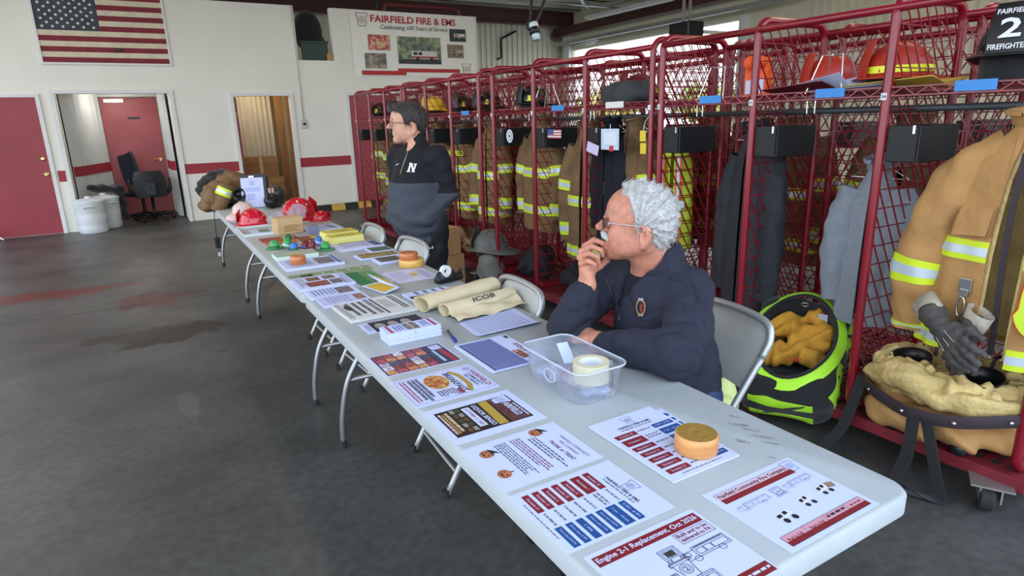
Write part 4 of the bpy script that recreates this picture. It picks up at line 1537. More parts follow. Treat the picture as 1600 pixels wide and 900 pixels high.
# --- trunk or treat
s = Sheet('trunk_or_treat_flyer', 'trunk or treat flyer with three little orange pumpkin pictures', 0.0, 0.279, 0.474, 0.693, '+X')
s.text('FAIRFIELD COMMUNITY', 0.62, 0.10, w=0.55, h=0.032, m_=flat(110, 70, 90), bold=0)
s.text('FIRE COMPANY', 0.62, 0.16, w=0.36, h=0.032, m_=flat(110, 70, 90), bold=0)
s.text('TRUNK or TREAT', 0.62, 0.235, w=0.5, h=0.04, m_=flat(90, 30, 50))
s.lines(0.20, 0.31, 0.95, 0.41, 3, flat(84, 86, 108), 1, 0.5, 0.35)
s.lines(0.12, 0.45, 0.95, 0.565, 4, flat(118, 76, 104), 1, 0.5, 0.25)
s.lines(0.12, 0.60, 0.92, 0.73, 5, flat(84, 86, 108), 1, 0.5, 0.25)
for (u, v, w_) in ((0.12, 0.27, 0), (0.24, 0.84, 1), (0.70, 0.86, 2)):
    s.ell(u, v, 0.085, 0.06, flat(170, 96, 60), 2, 'pumpkin_picture')
    s.ell(u, v, 0.045, 0.058, flat(190, 116, 74), 3, 'pumpkin_rib')
    s.ell(u - 0.03, v - 0.012, 0.012, 0.01, M_ink, 4, 'pumpkin_eye')
    s.ell(u + 0.03, v - 0.012, 0.012, 0.01, M_ink, 4, 'pumpkin_eye')
    s.poly([(u - 0.045, v + 0.015), (u + 0.045, v + 0.015), (u + 0.02, v + 0.034), (u - 0.02, v + 0.034)][::-1], M_ink, 4, 'pumpkin_mouth')
    if w_ < 2:
        s.poly([(u - 0.09, v - 0.035), (u + 0.09, v - 0.045), (u + 0.02, v - 0.065), (u + 0.06, v - 0.12), (u - 0.04, v - 0.075)][::-1], flat(40, 34, 44), 4, 'witch_hat')
    else:
        s.poly([(u - 0.01, v - 0.055), (u + 0.01, v - 0.055), (u + 0.02, v - 0.09), (u, v - 0.085)][::-1], flat(60, 60, 40), 4, 'pumpkin_stalk')

# --- the dark bingo flyer
s = Sheet('bingo_flyer', 'dark brown and gold bingo flyer with keystone emblem in a white margin', 0.0, 0.279, 0.722, 0.945, '+X')
s.rect(0.14, 0.085, 0.86, 0.92, flat(40, 26, 24), 1, 'dark_background')
s.rect(0.15, 0.11, 0.84, 0.32, photo_mat('bottle_shelf', [(40, 26, 24), (110, 60, 40), (60, 40, 70), (150, 110, 60)], 60), 2, 'bottle_picture')
s.text('FAIRFIELD', 0.52, 0.18, w=0.44, h=0.075, m_=M_paper, l=3)
s.keystone(0.24, 0.19, 0.05, flat(50, 60, 110), 4, M_paper)
s.lines(0.40, 0.105, 0.80, 0.13, 1, M_paper, 3, 0.7, 0)
s.poly([(0.16, 0.33), (0.84, 0.36), (0.84, 0.46), (0.16, 0.43)][::-1], flat(176, 146, 60), 3, 'gold_band')
s.text('LIQUOR BINGO', 0.5, 0.50, w=0.62, h=0.065, m_=M_paper, l=4)
s.rect(0.2, 0.555, 0.76, 0.64, M_paper, 3, 'date_label')
s.text('OCTOBER 11, 2025', 0.48, 0.597, w=0.5, h=0.04, m_=flat(130, 60, 60), l=4)
for i in range(5):
    for j in range(2):
        s.rect(0.17 + i * 0.135, 0.665 + j * 0.06, 0.27 + i * 0.135, 0.71 + j * 0.06, (flat(60, 70, 52), flat(140, 140, 130), flat(96, 70, 50))[(i + j) % 3], 2, 'prize_picture')
s.lines(0.2, 0.80, 0.8, 0.84, 1, flat(206, 180, 150), 2, 0.8, 0.1)
s.rect(0.22, 0.845, 0.78, 0.865, flat(170, 130, 70), 2, 'gold_line')
s.lines(0.2, 0.875, 0.8, 0.905, 1, flat(206, 180, 190), 2, 0.8, 0.1)

# --- the breakfast flyer
s = Sheet('breakfast_flyer', 'breakfast flyer with a round plate of food and red heading', 0.0, 0.275, 0.975, 1.197, '+X')
s.frame(0.05, 0.03, 0.93, 0.985, flat(112, 60, 84), 0.006)
s.text('FAIRFIELD', 0.55, 0.075, w=0.62, h=0.055, m_=flat(150, 40, 60))
s.text('COMMUNITY', 0.55, 0.14, w=0.5, h=0.04, m_=flat(80, 90, 120))
s.text('FIRE COMPANY', 0.55, 0.19, w=0.45, h=0.035, m_=flat(80, 90, 120))
s.ell(0.15, 0.10, 0.06, 0.05, flat(160, 160, 200), 2, 'seal_picture')
s.poly([(0.1, 0.30), (0.3, 0.235), (0.7, 0.235), (0.9, 0.30), (0.88, 0.345), (0.65, 0.29), (0.35, 0.29), (0.12, 0.345)][::-1], flat(170, 140, 60), 2, 'gold_ribbon')
s.text('BREAKFAST', 0.5, 0.375, w=0.72, h=0.08, m_=flat(60, 60, 76), l=3)
s.ell(0.36, 0.56, 0.27, 0.15, flat(214, 196, 170), 2, 'plate_picture')
s.ell(0.36, 0.56, 0.25, 0.135, photo_mat('food', [(96, 40, 30), (170, 84, 60), (200, 150, 80), (214, 200, 120)], 45), 3, 'food_picture')
s.lines(0.66, 0.46, 0.92, 0.68, 7, M_ink, 2, 0.5, 0.4)
s.rect(0.72, 0.39, 0.90, 0.45, flat(150, 60, 90), 2, 'price_tag')
s.lines(0.1, 0.72, 0.9, 0.86, 3, flat(70, 70, 90), 2, 0.75, 0.15)
s.lines(0.1, 0.88, 0.9, 0.96, 2, flat(150, 90, 110), 2, 0.6, 0.2)

# --- the colourful collage
s = Sheet('collage_flyer', 'flyer filled edge to edge with small colourful prize photos', 0.004, 0.277, 1.244, 1.45, '+X')
s.rect(0.03, 0.02, 0.97, 0.98, flat(64, 50, 80), 1, 'purple_background')
cols = [(150, 60, 60), (196, 140, 90), (176, 160, 190), (120, 50, 60), (200, 120, 70), (80, 60, 90), (214, 196, 210), (170, 70, 90), (54, 70, 96)]
k = 0
for i in range(5):
    for j in range(5):
        c_ = cols[(k * 4 + i) % 9]
        s.rect(0.045 + j * 0.185, 0.30 + i * 0.135, 0.215 + j * 0.185, 0.42 + i * 0.135, photo_mat('collage_%d' % ((k * 4 + i) % 9), [tuple(x // 2 for x in c_), c_, tuple(min(255, x + 50) for x in c_)], 70), 2, 'prize_picture')
        k += 1
s.rect(0.08, 0.05, 0.30, 0.20, flat(190, 190, 220), 2, 'seal_picture')
s.poly([(0.34, 0.06), (0.94, 0.04), (0.94, 0.11), (0.34, 0.13)][::-1], flat(160, 60, 70), 2, 'red_ribbon')
s.rect(0.30, 0.16, 0.92, 0.26, flat(50, 76, 100), 2, 'blue_panel')
s.lines(0.33, 0.18, 0.9, 0.24, 1, M_paper, 3, 0.6, 0.05)

# --- more paper on the near table
M_blueform = mat('blue_form', S(112, 122, 172), 0.6, var=0.06, vscale=20)
s = Sheet('blue_form_stack', 'stack of blue shaded forms partly under the clear plastic bin', 0.306, 0.520, 1.078, 1.375, '+X', th=0.006)
s.rect(0.04, 0.34, 0.985, 0.93, M_blueform, 1, 'blue_panel')
s.rect(0.04, 0.93, 0.985, 0.955, flat(30, 38, 86), 1, 'dark_rule')
s.lines(0.07, 0.38, 0.95, 0.90, 9, flat(80, 90, 150), 2, 0.3, 0.2)
s.lines(0.35, 0.06, 0.7, 0.16, 2, flat(120, 60, 60), 1, 0.6, 0.1)
s.rect(0.55, 0.18, 0.85, 0.32, photo_mat('form_photo', [(60, 40, 36), (150, 90, 70), (210, 190, 180)], 60), 1, 'form_photo')
s.rect(0.04, 0.03, 0.14, 0.09, flat(40, 40, 60), 1, 'form_logo')

s = Sheet('brochure_stack', 'thick rubber-banded stack of white trifold brochures', 0.110, 0.322, 1.522, 1.620, '+X', th=0.046, cat='brochures')
for u0, u1 in ((0.04, 0.96),):
    s.rect(u0, 0.07, u1, 0.12, flat(170, 60, 80), 1, 'red_band')
    s.rect(u0, 0.88, u1, 0.93, flat(170, 60, 80), 1, 'red_band')
s.rect(0.1, 0.38, 0.92, 0.62, photo_mat('brochure_photo', [(50, 50, 60), (120, 110, 120), (170, 150, 140)], 70), 1, 'cover_photo')
s.lines(0.15, 0.66, 0.85, 0.84, 3, flat(90, 110, 190), 1, 0.5, 0.2)
s.lines(0.15, 0.18, 0.85, 0.32, 3, flat(90, 110, 190), 1, 0.5, 0.2)
obj('rubber_band', MB().box((-s.w / 2 - 0.0015, -0.002, -0.0005), (s.w / 2 + 0.0015, 0.002, 0.0475)), mat('band_tan', S(196, 186, 176), 0.7), s.t)
s = Sheet('dark_card', 'dark navy card with pale round pictures behind the brochure stack', 0.088, 0.338, 1.695, 1.828, '+X', th=0.003, cat='card')
s.rect(0.0, 0.0, 1.0, 0.86, flat(38, 40, 62), 1, 'navy_panel')
for v in (0.72, 0.5, 0.28):
    s.ell(0.5, v, 0.30, 0.085, flat(150, 150, 140), 2, 'round_picture')
s.lines(0.15, 0.89, 0.85, 0.97, 2, M_inkgrey, 1, 0.5, 0.2)

# ballpoint pen
a, b = pz(698, 515), pz(714, 539)
d = np.array([b[0] - a[0], b[1] - a[1]])
pn = thing('ballpoint_pen', 'blue capped ballpoint pen lying beyond the collage flyer', 'pen', (*((a + b)[:2] / 2), TZ + 0.0045), math.atan2(d[1], d[0]))
obj('barrel', MB().tube([(-0.07, 0, 0), (0.03, 0, 0)], 0.004, 10), mat('pen_barrel', S(60, 66, 100), 0.3), pn, smooth=True)
obj('cap', MB().tube([(0.02, 0, 0), (0.072, 0, 0)], [0.0052, 0.0048], 10).cbox((0.045, 0.006, 0), (0.04, 0.003, 0.003)), mat('pen_cap', S(36, 48, 150), 0.3), pn)

# curled white forms
P = np.zeros((14, 10, 3))
for i in range(14):
    for j in range(10):
        u, v = i / 13, j / 9
        P[i, j] = (0.425 + 0.285 * u + 0.012 * v, 1.412 + 0.20 * v + 0.04 * u * v, TZ + 0.002 + 0.022 * max(0, 1 - v / 0.25) ** 2 * (0.3 + u * 0.2) + 0.012 * max(0, u - 0.75) ** 1 * v)
cw = thing('curled_form', 'white ruled form with a curling near edge beside the canvas bags', 'paper', (0.57, 1.5, TZ))
obj('sheet', MB().sheet(P, 0.0016), M_paper, cw, world=True, smooth=True)
mb = MB()
for k in range(9):
    j = 1.5 + k * 0.85
    jj = int(j)
    f = j - jj
    for i in range(1, 12):
        A0 = P[i, jj] * (1 - f) + P[i, jj + 1] * f
        A1 = P[i + 1, jj] * (1 - f) + P[i + 1, jj + 1] * f
        A1 = A0 + (A1 - A0) * 0.8
        o_ = np.array([0, 0.0035, 0])
        z_ = np.array([0, 0, 0.0006])
        mb.add([A0 - o_ + z_, A1 - o_ + z_, A1 + o_ + z_, A0 + o_ + z_], [(0, 1, 2, 3)])
obj('ruled_lines', mb, flat(150, 156, 204), cw, world=True, kind='stuff')

M_news = mat('newsprint', S(206, 206, 204), 0.8, var=0.04, vscale=30)
s = Sheet('newspaper', 'folded black and white newspaper near the joint of the tables', 0.066, 0.365, 1.874, 2.165, '+X', th=0.012, paper=M_news, cat='newspaper', rz=0.04)
s.lines(0.06, 0.06, 0.9, 0.16, 2, M_ink, 1, 0.6, 0.1)
s.rect(0.2, 0.2, 0.7, 0.36, flat(178, 178, 180), 1, 'grey_photo')
s.rect(0.04, 0.40, 0.96, 0.43, flat(40, 40, 44), 1, 'black_rule')
s.lines(0.05, 0.46, 0.95, 0.56, 1, M_inkgrey, 1, 0.7, 0.1)
s.lines(0.1, 0.58, 0.95, 0.88, 3, flat(70, 70, 74), 1, 0.55, 0.25)
s.ell(0.35, 0.84, 0.16, 0.05, flat(50, 50, 54), 2, 'dark_picture')
s.lines(0.05, 0.90, 0.95, 0.98, 4, M_inkgrey, 1, 0.5, 0.1)

s = Sheet('glossy_magazine', 'dark covered glossy magazine beside the canvas bags', 0.40, 0.628, 2.00, 2.15, '+X', th=0.012, cat='magazine', rz=0.05)
s.rect(0.5, 0.0, 1.0, 1.0, flat(60, 54, 56), 1, 'cover_photo')
s.rect(0.52, 0.3, 0.96, 0.55, photo_mat('mag_face', [(60, 50, 48), (170, 140, 120), (210, 206, 200)], 60), 2, 'cover_portrait')
s.lines(0.05, 0.1, 0.45, 0.9, 4, M_inkgrey, 1, 0.4, 0.3)
s = Sheet('white_envelope', 'plain white sheet lying under the canvas bags and magazine', 0.50, 0.735, 1.90, 2.10, '+X', th=0.0015, cat='paper', rz=-0.12)

# rolled canvas bags
M_canvas = mat('canvas', S(222, 206, 170), 0.85, var=0.06, vscale=14, bump=0.2, bscale=350)
cbg = thing('canvas_bag', 'rolled cream canvas tote bag with a brown printed picture, back of the pair', 'bag', (0.58, 1.86, TZ), 0, 'cream canvas tote bags')


def roll(a, b, r, flatn, n=14, seed=0):
    """a loosely rolled bag between a and b"""
    g_ = np.random.default_rng(seed)
    a, b = np.asarray(a, float), np.asarray(b, float)
    d_ = b - a
    nrm = np.array([-d_[1], d_[0], 0]) / np.linalg.norm(d_)
    P_ = np.zeros((n + 1, 26, 3))
    for i in range(n + 1):
        t = i / n
        for j in range(26):
            ang = -PI / 2 + 2 * PI * 1.35 * j / 25
            rr = r * (0.72 + 0.28 * j / 25) * (1 + 0.06 * math.sin(5 * t * PI + j * 0.5 + seed))
            P_[i, j] = a + d_ * t + nrm * rr * math.cos(ang) * 1.35 + np.array([0, 0, max(rr * math.sin(ang) * flatn, -r * flatn * 0.94)])
    return P_


P1 = roll((0.375, 1.850, TZ + 0.036), (0.80, 1.97, TZ + 0.036), 0.040, 0.9, seed=1)
obj('rolled_cloth', MB().sheet(P1, 0.002), M_canvas, cbg, world=True, smooth=True)
pp = np.array([[P1[i, j] + np.array([0, 0, 0.0016]) for j in range(7, 14)] for i in range(6, 10)])
obj('brown_print', MB().grid(pp), photo_mat('bag_print', [(86, 40, 24), (110, 60, 36), (220, 205, 176), (150, 100, 60)], 45), cbg, world=True, smooth=True)
cb2 = thing('canvas_bag', 'rolled cream canvas tote bag with black letters, front of the pair', 'bag', (0.58, 1.75, TZ), 0, 'cream canvas tote bags')
P2 = roll((0.43, 1.735, TZ + 0.028), (0.80, 1.80, TZ + 0.028), 0.030, 0.95, seed=2)
obj('rolled_cloth', MB().sheet(P2, 0.002), M_canvas, cb2, world=True, smooth=True)
dn = np.array([0.37, 0.065, 0]) / np.linalg.norm([0.37, 0.065, 0])
obj('black_letters', text_into(MB(), 'ICOB', (0.62, 1.729, TZ + 0.0555), w=0.12, h=0.022, ux=dn, uy=(-dn[1] * 0.55, dn[0] * 0.55, 0.75)), M_ink, cb2, world=True)
P = np.zeros((14, 9, 3))
for i in range(14):
    for j in range(9):
        u, v = i / 13, j / 8
        P[i, j] = (0.44 + 0.36 * u, 1.615 + 0.09 * v + 0.05 * u, TZ + 0.003 + 0.018 * v + 0.006 * math.sin(9 * u + 5 * v) + 0.004 * math.sin(23 * u - 3 * v) + 0.006)
obj('loose_flap', MB().sheet(P, 0.002), M_canvas, cb2, world=True, smooth=True)

# ================================================================== clear bin
M_clear = mat('clear_plastic', S(226, 232, 246), 0.12, trans=0.75, alpha=0.42, ior=1.2, spec=0.6)
bn = thing('plastic_bin', 'clear plastic shoebox bin holding the tape roll', 'bin', (0.465, 0.862, TZ))
rings = [(0.142, 0.272, 0.03, 0.002), (0.150, 0.280, 0.032, 0.012), (0.170, 0.305, 0.035, 0.092), (0.180, 0.318, 0.038, 0.095), (0.184, 0.322, 0.038, 0.104)]
mb = MB()
n = None
for w_, d_, r_, z in rings:
    pr = rrect(w_, d_, r_, 5)
    n = len(pr)
    mb.v.extend([(x, y, z) for x, y in pr])
for k in range(len(rings) - 1):
    for i in range(n):
        j = (i + 1) % n
        mb.f.append((k * n + i, k * n + j, (k + 1) * n + j, (k + 1) * n + i))
mb.f.append(tuple(reversed(range(n))))
bo = obj('bin_wall', mb, M_clear, bn, smooth=True, angle=1.0)
sm = bo.modifiers.new('solid', 'SOLIDIFY')
sm.thickness = 0.0016
obj('bin_rim', MB().tube([(x, y, 0.1045) for x, y in rrect(0.186, 0.324, 0.039, 5)], 0.003, 6, closed=True), mat('clear_rim', S(222, 228, 240), 0.2, trans=0.3, alpha=0.65), bn, smooth=True)
mb = MB()
mb.tube([(-0.0835, 0.03 * math.cos(a), 0.052 + 0.02 * math.sin(a)) for a in ringpts(20)], 0.0018, 5, closed=True)
obj('moulded_mark', mb, mat('clear_rim', S(222, 228, 240), 0.2), bn)
tr = thing('packing_tape_roll', 'thick roll of clear yellowish packing tape standing in the plastic bin', 'tape', (0.47, 0.775, TZ + 0.05))
obj('tape_winding', MB().lathe([(0.036, 0), (0.054, 0), (0.054, 0.056), (0.036, 0.056)], (0, 0, 0), 36).lathe([(0.036, 0.056), (0.036, 0)], (0, 0, 0), 36), mat('tape_yellow', S(214, 208, 176), 0.25, var=0.03), tr, smooth=True, angle=0.6)
obj('cardboard_core', MB().lathe([(0.0335, 0.0), (0.0335, 0.0555), (0.0359, 0.0555)], (0, 0, 0), 36).lathe([(0.0359, 0.0), (0.0335, 0.0)], (0, 0, 0), 36), mat('core_white', S(222, 222, 224), 0.7), tr, smooth=True, angle=0.6)
g = np.random.default_rng(5)
for i, (x, y, c_, lab) in enumerate(((0.445, 0.93, (190, 196, 226), 'crumpled bluish plastic wrapper in the far end of the clear bin'), (0.475, 0.862, (206, 190, 214), 'crumpled pinkish plastic wrapper in the middle of the clear bin'), (0.47, 0.765, (176, 182, 214), 'crumpled plastic wrapper under the tape roll'))):
    q = SDF()
    for k in range(5):
        o_ = g.normal(size=3) * np.array([0.016, 0.02, 0.004])
        q.ell((x + o_[0], y + o_[1], TZ + 0.024 + abs(o_[2])), (0.028, 0.024, 0.018), rotz(g.random() * 3), 0.01)
    q.fn(lambda P_: 0.003 * np.sin(P_[:, 0] * 240) * np.sin(P_[:, 1] * 200 + P_[:, 2] * 170), op='d')
    solo('plastic_wrapper', q.mesh((x - 0.1, y - 0.1, TZ), (x + 0.1, y + 0.1, TZ + 0.1), 0.005), mat('wrapper_%d' % i, S(*c_), 0.25, trans=0.3), lab, 'wrapper', 'wrappers in the clear bin', smooth=True)
solo('paper_slip', MB().cbox((0.50, 0.945, TZ + 0.072), (0.05, 0.07, 0.001), rotx(0.9) @ roty(0.25)), M_paper, 'small white slip of paper leaning in the far corner of the clear bin', 'paper')
mk = thing('black_marker', 'short black capped marker standing in the bin next to the tape roll', 'marker', (0.527, 0.748, TZ + 0.02))
obj('barrel', MB().tube([(0, 0, 0), (-0.004, 0.004, 0.06)], 0.008, 12), M_black, mk, smooth=True)
obj('cap', MB().tube([(-0.004, 0.004, 0.055), (-0.006, 0.005, 0.085)], 0.0095, 12), mat('grey_cap', S(120, 124, 130), 0.4), mk, smooth=True)

# ================================================================== turned wooden rings used as paper weights
M_wr = mat('turned_wood', S(206, 142, 78), 0.35, var=0.22, vscale=5, stretch=(2, 2, 9), coat=0.3)
M_wr2 = mat('gold_wood', S(214, 166, 82), 0.4, var=0.15, vscale=8, stretch=(2, 2, 9), coat=0.2)
M_wr3 = mat('orange_wood', S(190, 112, 58), 0.35, var=0.25, vscale=6, stretch=(2, 2, 8), coat=0.3)
M_wtop = mat('wood_top', S(150, 116, 52), 0.5, var=0.2, vscale=30, stretch=(1, 6, 1))


def wood_ring(c, r, h_, m_, label, solid=True, top=None):
    t = thing('wooden_ring', label, 'wood block', c, 0, 'turned wooden blocks')
    e_ = 0.0035
    obj('block_side', MB().lathe([(r - e_, 0), (r, e_), (r, h_ - e_), (r - e_, h_)], (0, 0, 0), 40, capb=True), m_, t, smooth=True, angle=0.9)
    obj('block_top', MB().lathe([(r - e_, h_), (0.001, h_)], (0, 0, 0), 40), top or M_wtop, t)
    return t


q = pz(1085, 706, TZ + 0.004)
wood_ring((q[0] + 0.01, q[1] + 0.005, TZ + 0.0045), 0.052, 0.047, M_wr, 'large reddish turned wooden block on the schedule pile')
wood_ring((0.128, 3.13, TZ + 0.0155), 0.044, 0.05, M_wr3, 'small orange wooden block on the photo flyers of the middle table', top=M_wr3)
wood_ring((0.678, 2.735, TZ), 0.072, 0.043, M_wr2, 'wide golden wooden block under the orange one', top=M_wr2)
wood_ring((0.660, 2.725, TZ + 0.0435), 0.053, 0.04, M_wr3, 'orange wooden block stacked on the wide golden block', top=M_wr3)

# ================================================================== middle table
s = Sheet('photo_flyer_stack', 'stack of pale flyers with four brown photos at the near end of the middle table', 0.003, 0.283, 2.51, 2.77, '+X', th=0.014, cat='flyers')
for i, (u0, v0, u1, v1, c_) in enumerate(((0.1, 0.50, 0.42, 0.74, (120, 80, 66)), (0.5, 0.42, 0.9, 0.80, (126, 50, 44)), (0.1, 0.22, 0.4, 0.44, (110, 84, 80)), (0.5, 0.18, 0.86, 0.38, (96, 84, 100)))):
    s.rect(u0, v0, u1, v1, photo_mat('flyph_%d' % i, [tuple(x // 2 for x in c_), c_, tuple(min(255, x + 60) for x in c_)], 50), 1, 'printed_photo')
s.rect(0.05, 0.03, 0.95, 0.13, flat(170, 174, 214), 1, 'heading_bar')
s.rect(0.45, 0.14, 0.95, 0.16, flat(50, 52, 80), 1, 'dark_rule')
s.lines(0.1, 0.80, 0.9, 0.95, 3, M_inkgrey, 1, 0.4, 0.3)
s = Sheet('leaflet_stack', 'stack of white leaflets with one dark photo across the table joint', 0.018, 0.25, 2.325, 2.477, '+X', th=0.012, cat='leaflets', z=TZ)
s.rect(0.12, 0.10, 0.9, 0.42, photo_mat('leafph', [(50, 44, 48), (110, 96, 100), (160, 150, 160)], 60), 1, 'printed_photo')
s.lines(0.1, 0.46, 0.9, 0.95, 6, flat(140, 146, 196), 1, 0.5, 0.2)
s = Sheet('leaflet_stack', 'stack of pale blue leaflets with a small brown photo', 0.031, 0.253, 2.15, 2.305, '+X', th=0.014, cat='leaflets', paper=mat('pale_blue_paper', S(190, 194, 226), 0.6))
s.rect(0.2, 0.08, 0.8, 0.28, photo_mat('leafph2', [(80, 50, 40), (140, 96, 80), (190, 160, 140)], 60), 1, 'printed_photo')
s.lines(0.1, 0.4, 0.9, 0.9, 6, flat(150, 156, 206), 1, 0.4, 0.3)
s = Sheet('green_booklet', 'bright green booklet under the opened yellow pamphlet', 0.293, 0.445, 2.46, 2.765, '+X', th=0.004, cat='booklet', paper=mat('green_cover', S(96, 140, 88), 0.4, var=0.12, vscale=6))
s.rect(0.0, 0.55, 1.0, 1.0, flat(38, 112, 70), 1, 'dark_green_panel')
s.lines(0.5, 0.2, 0.9, 0.5, 2, M_paper, 2, 0.3, 0.5)
yp = thing('yellow_pamphlet', 'opened yellow and white pamphlet on the green booklet', 'pamphlet', (0.36, 2.35, TZ + 0.005))
for sgn, (q0, q1, q2, q3) in enumerate((((0.287, 2.43), (0.385, 2.44), (0.415, 2.235), (0.335, 2.215)), ((0.378, 2.62), (0.442, 2.46), (0.418, 2.235), (0.385, 2.44)))):
    zz = [TZ + 0.006, TZ + 0.012, TZ + 0.02, TZ + 0.006] if sgn == 0 else [TZ + 0.02, TZ + 0.008, TZ + 0.02, TZ + 0.012]
    V = [(*p_, z_) for p_, z_ in zip((q0, q1, q2, q3), zz)]
    obj('pamphlet_page', MB().add(V + [(x, y, z - 0.0015) for x, y, z in V], [(0, 1, 2, 3), (7, 6, 5, 4), (0, 4, 5, 1), (1, 5, 6, 2), (2, 6, 7, 3), (3, 7, 4, 0)]), M_paper, yp, world=True)
    C_ = np.mean(V, axis=0)
    W_ = [tuple(C_ + (np.array(p_) - C_) * 0.8 + np.array([0, 0, 0.0009])) for p_ in V]
    obj('yellow_panel', MB().add(W_, [(0, 1, 2, 3)]), flat(202, 166, 52), yp, world=True)
gs = Sheet('green_card_strip', 'long olive green strip of cards with white marks across the middle table', 0.018, 0.468, 2.79, 2.905, '+X', th=0.002, cat='cards', paper=mat('olive_cover', S(132, 146, 108), 0.5, var=0.12, vscale=8))
gs.lines(0.2, 0.1, 0.8, 0.9, 5, M_paper, 1, 0.16, 0.7)
gs.rect(0.2, 0.72, 0.8, 0.86, flat(70, 80, 60), 1, 'dark_picture')
s = Sheet('photo_flyer_stack', 'flyers with a grey photo under the small orange wooden block', 0.04, 0.372, 3.02, 3.28, '+X', th=0.015, cat='flyers')
s.rect(0.15, 0.12, 0.85, 0.42, photo_mat('flyph_9', [(50, 50, 60), (110, 110, 120), (160, 150, 150)], 50), 1, 'printed_photo')
s.rect(0.05, 0.5, 0.95, 0.9, flat(176, 182, 220), 1, 'blue_panel')
s.rect(0.03, 0.03, 0.97, 0.10, flat(96, 116, 170), 1, 'heading_bar')
s = Sheet('thick_booklet', 'thick pale green booklet behind the small orange wooden block', 0.045, 0.297, 3.335, 3.50, '+X', th=0.028, cat='booklet', paper=mat('pale_pages', S(214, 226, 218), 0.6))
s.rect(0.0, 0.0, 1.0, 1.0, flat(160, 174, 156), 1, 'green_cover')
s.rect(0.2, 0.4, 0.8, 0.7, flat(190, 170, 130), 2, 'cover_picture')
s = Sheet('small_card_stack', 'small stack of dark printed cards beside the golden wooden block', 0.53, 0.69, 2.855, 3.01, '+X', th=0.016, cat='cards')
s.rect(0.08, 0.08, 0.92, 0.92, photo_mat('cardph', [(40, 38, 40), (90, 80, 76), (150, 140, 130)], 60), 1, 'cover_photo')
s = Sheet('pale_form', 'pale lilac sheet with a little gold picture in front of the golden block', 0.472, 0.698, 2.385, 2.655, '+X', th=0.0012, cat='paper', paper=mat('lilac_paper', S(202, 200, 226), 0.6))
s.rect(0.35, 0.3, 0.62, 0.5, flat(190, 170, 110), 1, 'gold_picture')
s.rect(0.1, 0.06, 0.9, 0.26, photo_mat('lilacph', [(120, 120, 150), (170, 170, 200), (214, 210, 230)], 60), 1, 'printed_photo')
s.lines(0.1, 0.55, 0.9, 0.95, 6, flat(150, 150, 190), 1, 0.4, 0.3)
s = Sheet('glossy_magazine', 'magazine with a red and yellow cover picture below the lilac stack', 0.478, 0.737, 3.05, 3.20, '+X', th=0.010, cat='magazine')
s.rect(0.05, 0.05, 0.95, 0.95, photo_mat('magcov', [(40, 50, 60), (96, 40, 40), (190, 170, 90), (60, 90, 70)], 40), 1, 'cover_photo')
s = Sheet('glossy_magazine', 'dark green edged magazine directly behind the golden wooden block', 0.60, 0.745, 3.21, 3.36, '+X', th=0.012, cat='magazine')
s.rect(0.05, 0.05, 0.95, 0.95, photo_mat('magcov2', [(40, 60, 50), (80, 110, 80), (60, 70, 90)], 40), 1, 'cover_photo')
s = Sheet('form_stack', 'lilac stack of forms with a blue heading on the middle table', 0.445, 0.745, 3.39, 3.60, '+X', th=0.016, cat='paper', paper=mat('lilac_paper', S(202, 200, 226), 0.6), rz=0.05)
s.rect(0.1, 0.02, 0.95, 0.22, flat(80, 90, 120), 1, 'heading_bar')
s.lines(0.1, 0.3, 0.9, 0.9, 6, flat(130, 134, 186), 1, 0.4, 0.3)
M_yb = mat('yellow_cover', S(206, 190, 74), 0.5, var=0.08, vscale=8)
M_yp = mat('yellow_pages', S(232, 226, 140), 0.6)
for i, (y0, y1, lab, dz) in enumerate(((3.70, 3.84, 'front pile of yellow covered booklets', 0.045), (3.86, 4.02, 'rear pile of yellow covered booklets', 0.05))):
    s = Sheet('yellow_booklet_pile', lab, 0.465 + 0.01 * i, 0.70 + 0.01 * i, y0, y1, '+X', th=dz, cat='booklets', paper=M_yp, rz=0.08)
    s.rect(0, 0, 1, 1, M_yb, 1, 'yellow_cover')
    s.lines(0.2, 0.2, 0.8, 0.8, 4, flat(150, 134, 50), 2, 0.4, 0.3)
s = Sheet('brown_folder', 'flat brown printed card behind the lilac forms', 0.52, 0.735, 3.615, 3.69, '+X', th=0.003, cat='card', paper=mat('brown_card', S(150, 116, 90), 0.5, var=0.2, vscale=20))
for (x0, x1, y0, y1, c_, lab) in ((0.085, 0.335, 4.10, 4.25, (150, 52, 40), 'red printed card at the left edge of the middle table'), (0.09, 0.30, 3.96, 4.08, (186, 90, 52), 'orange printed card in front of the red card'), (0.325, 0.47, 3.97, 4.14, (128, 70, 44), 'brown orange printed card beside the yellow booklets')):
    s = Sheet('printed_card', lab, x0, x1, y0, y1, '+X', th=0.006, cat='card', paper=mat('card_%d' % c_[0], S(*c_), 0.45, var=0.3, vscale=25))
    s.rect(0.2, 0.1, 0.8, 0.4, flat(210, 170, 80), 1, 'yellow_picture')
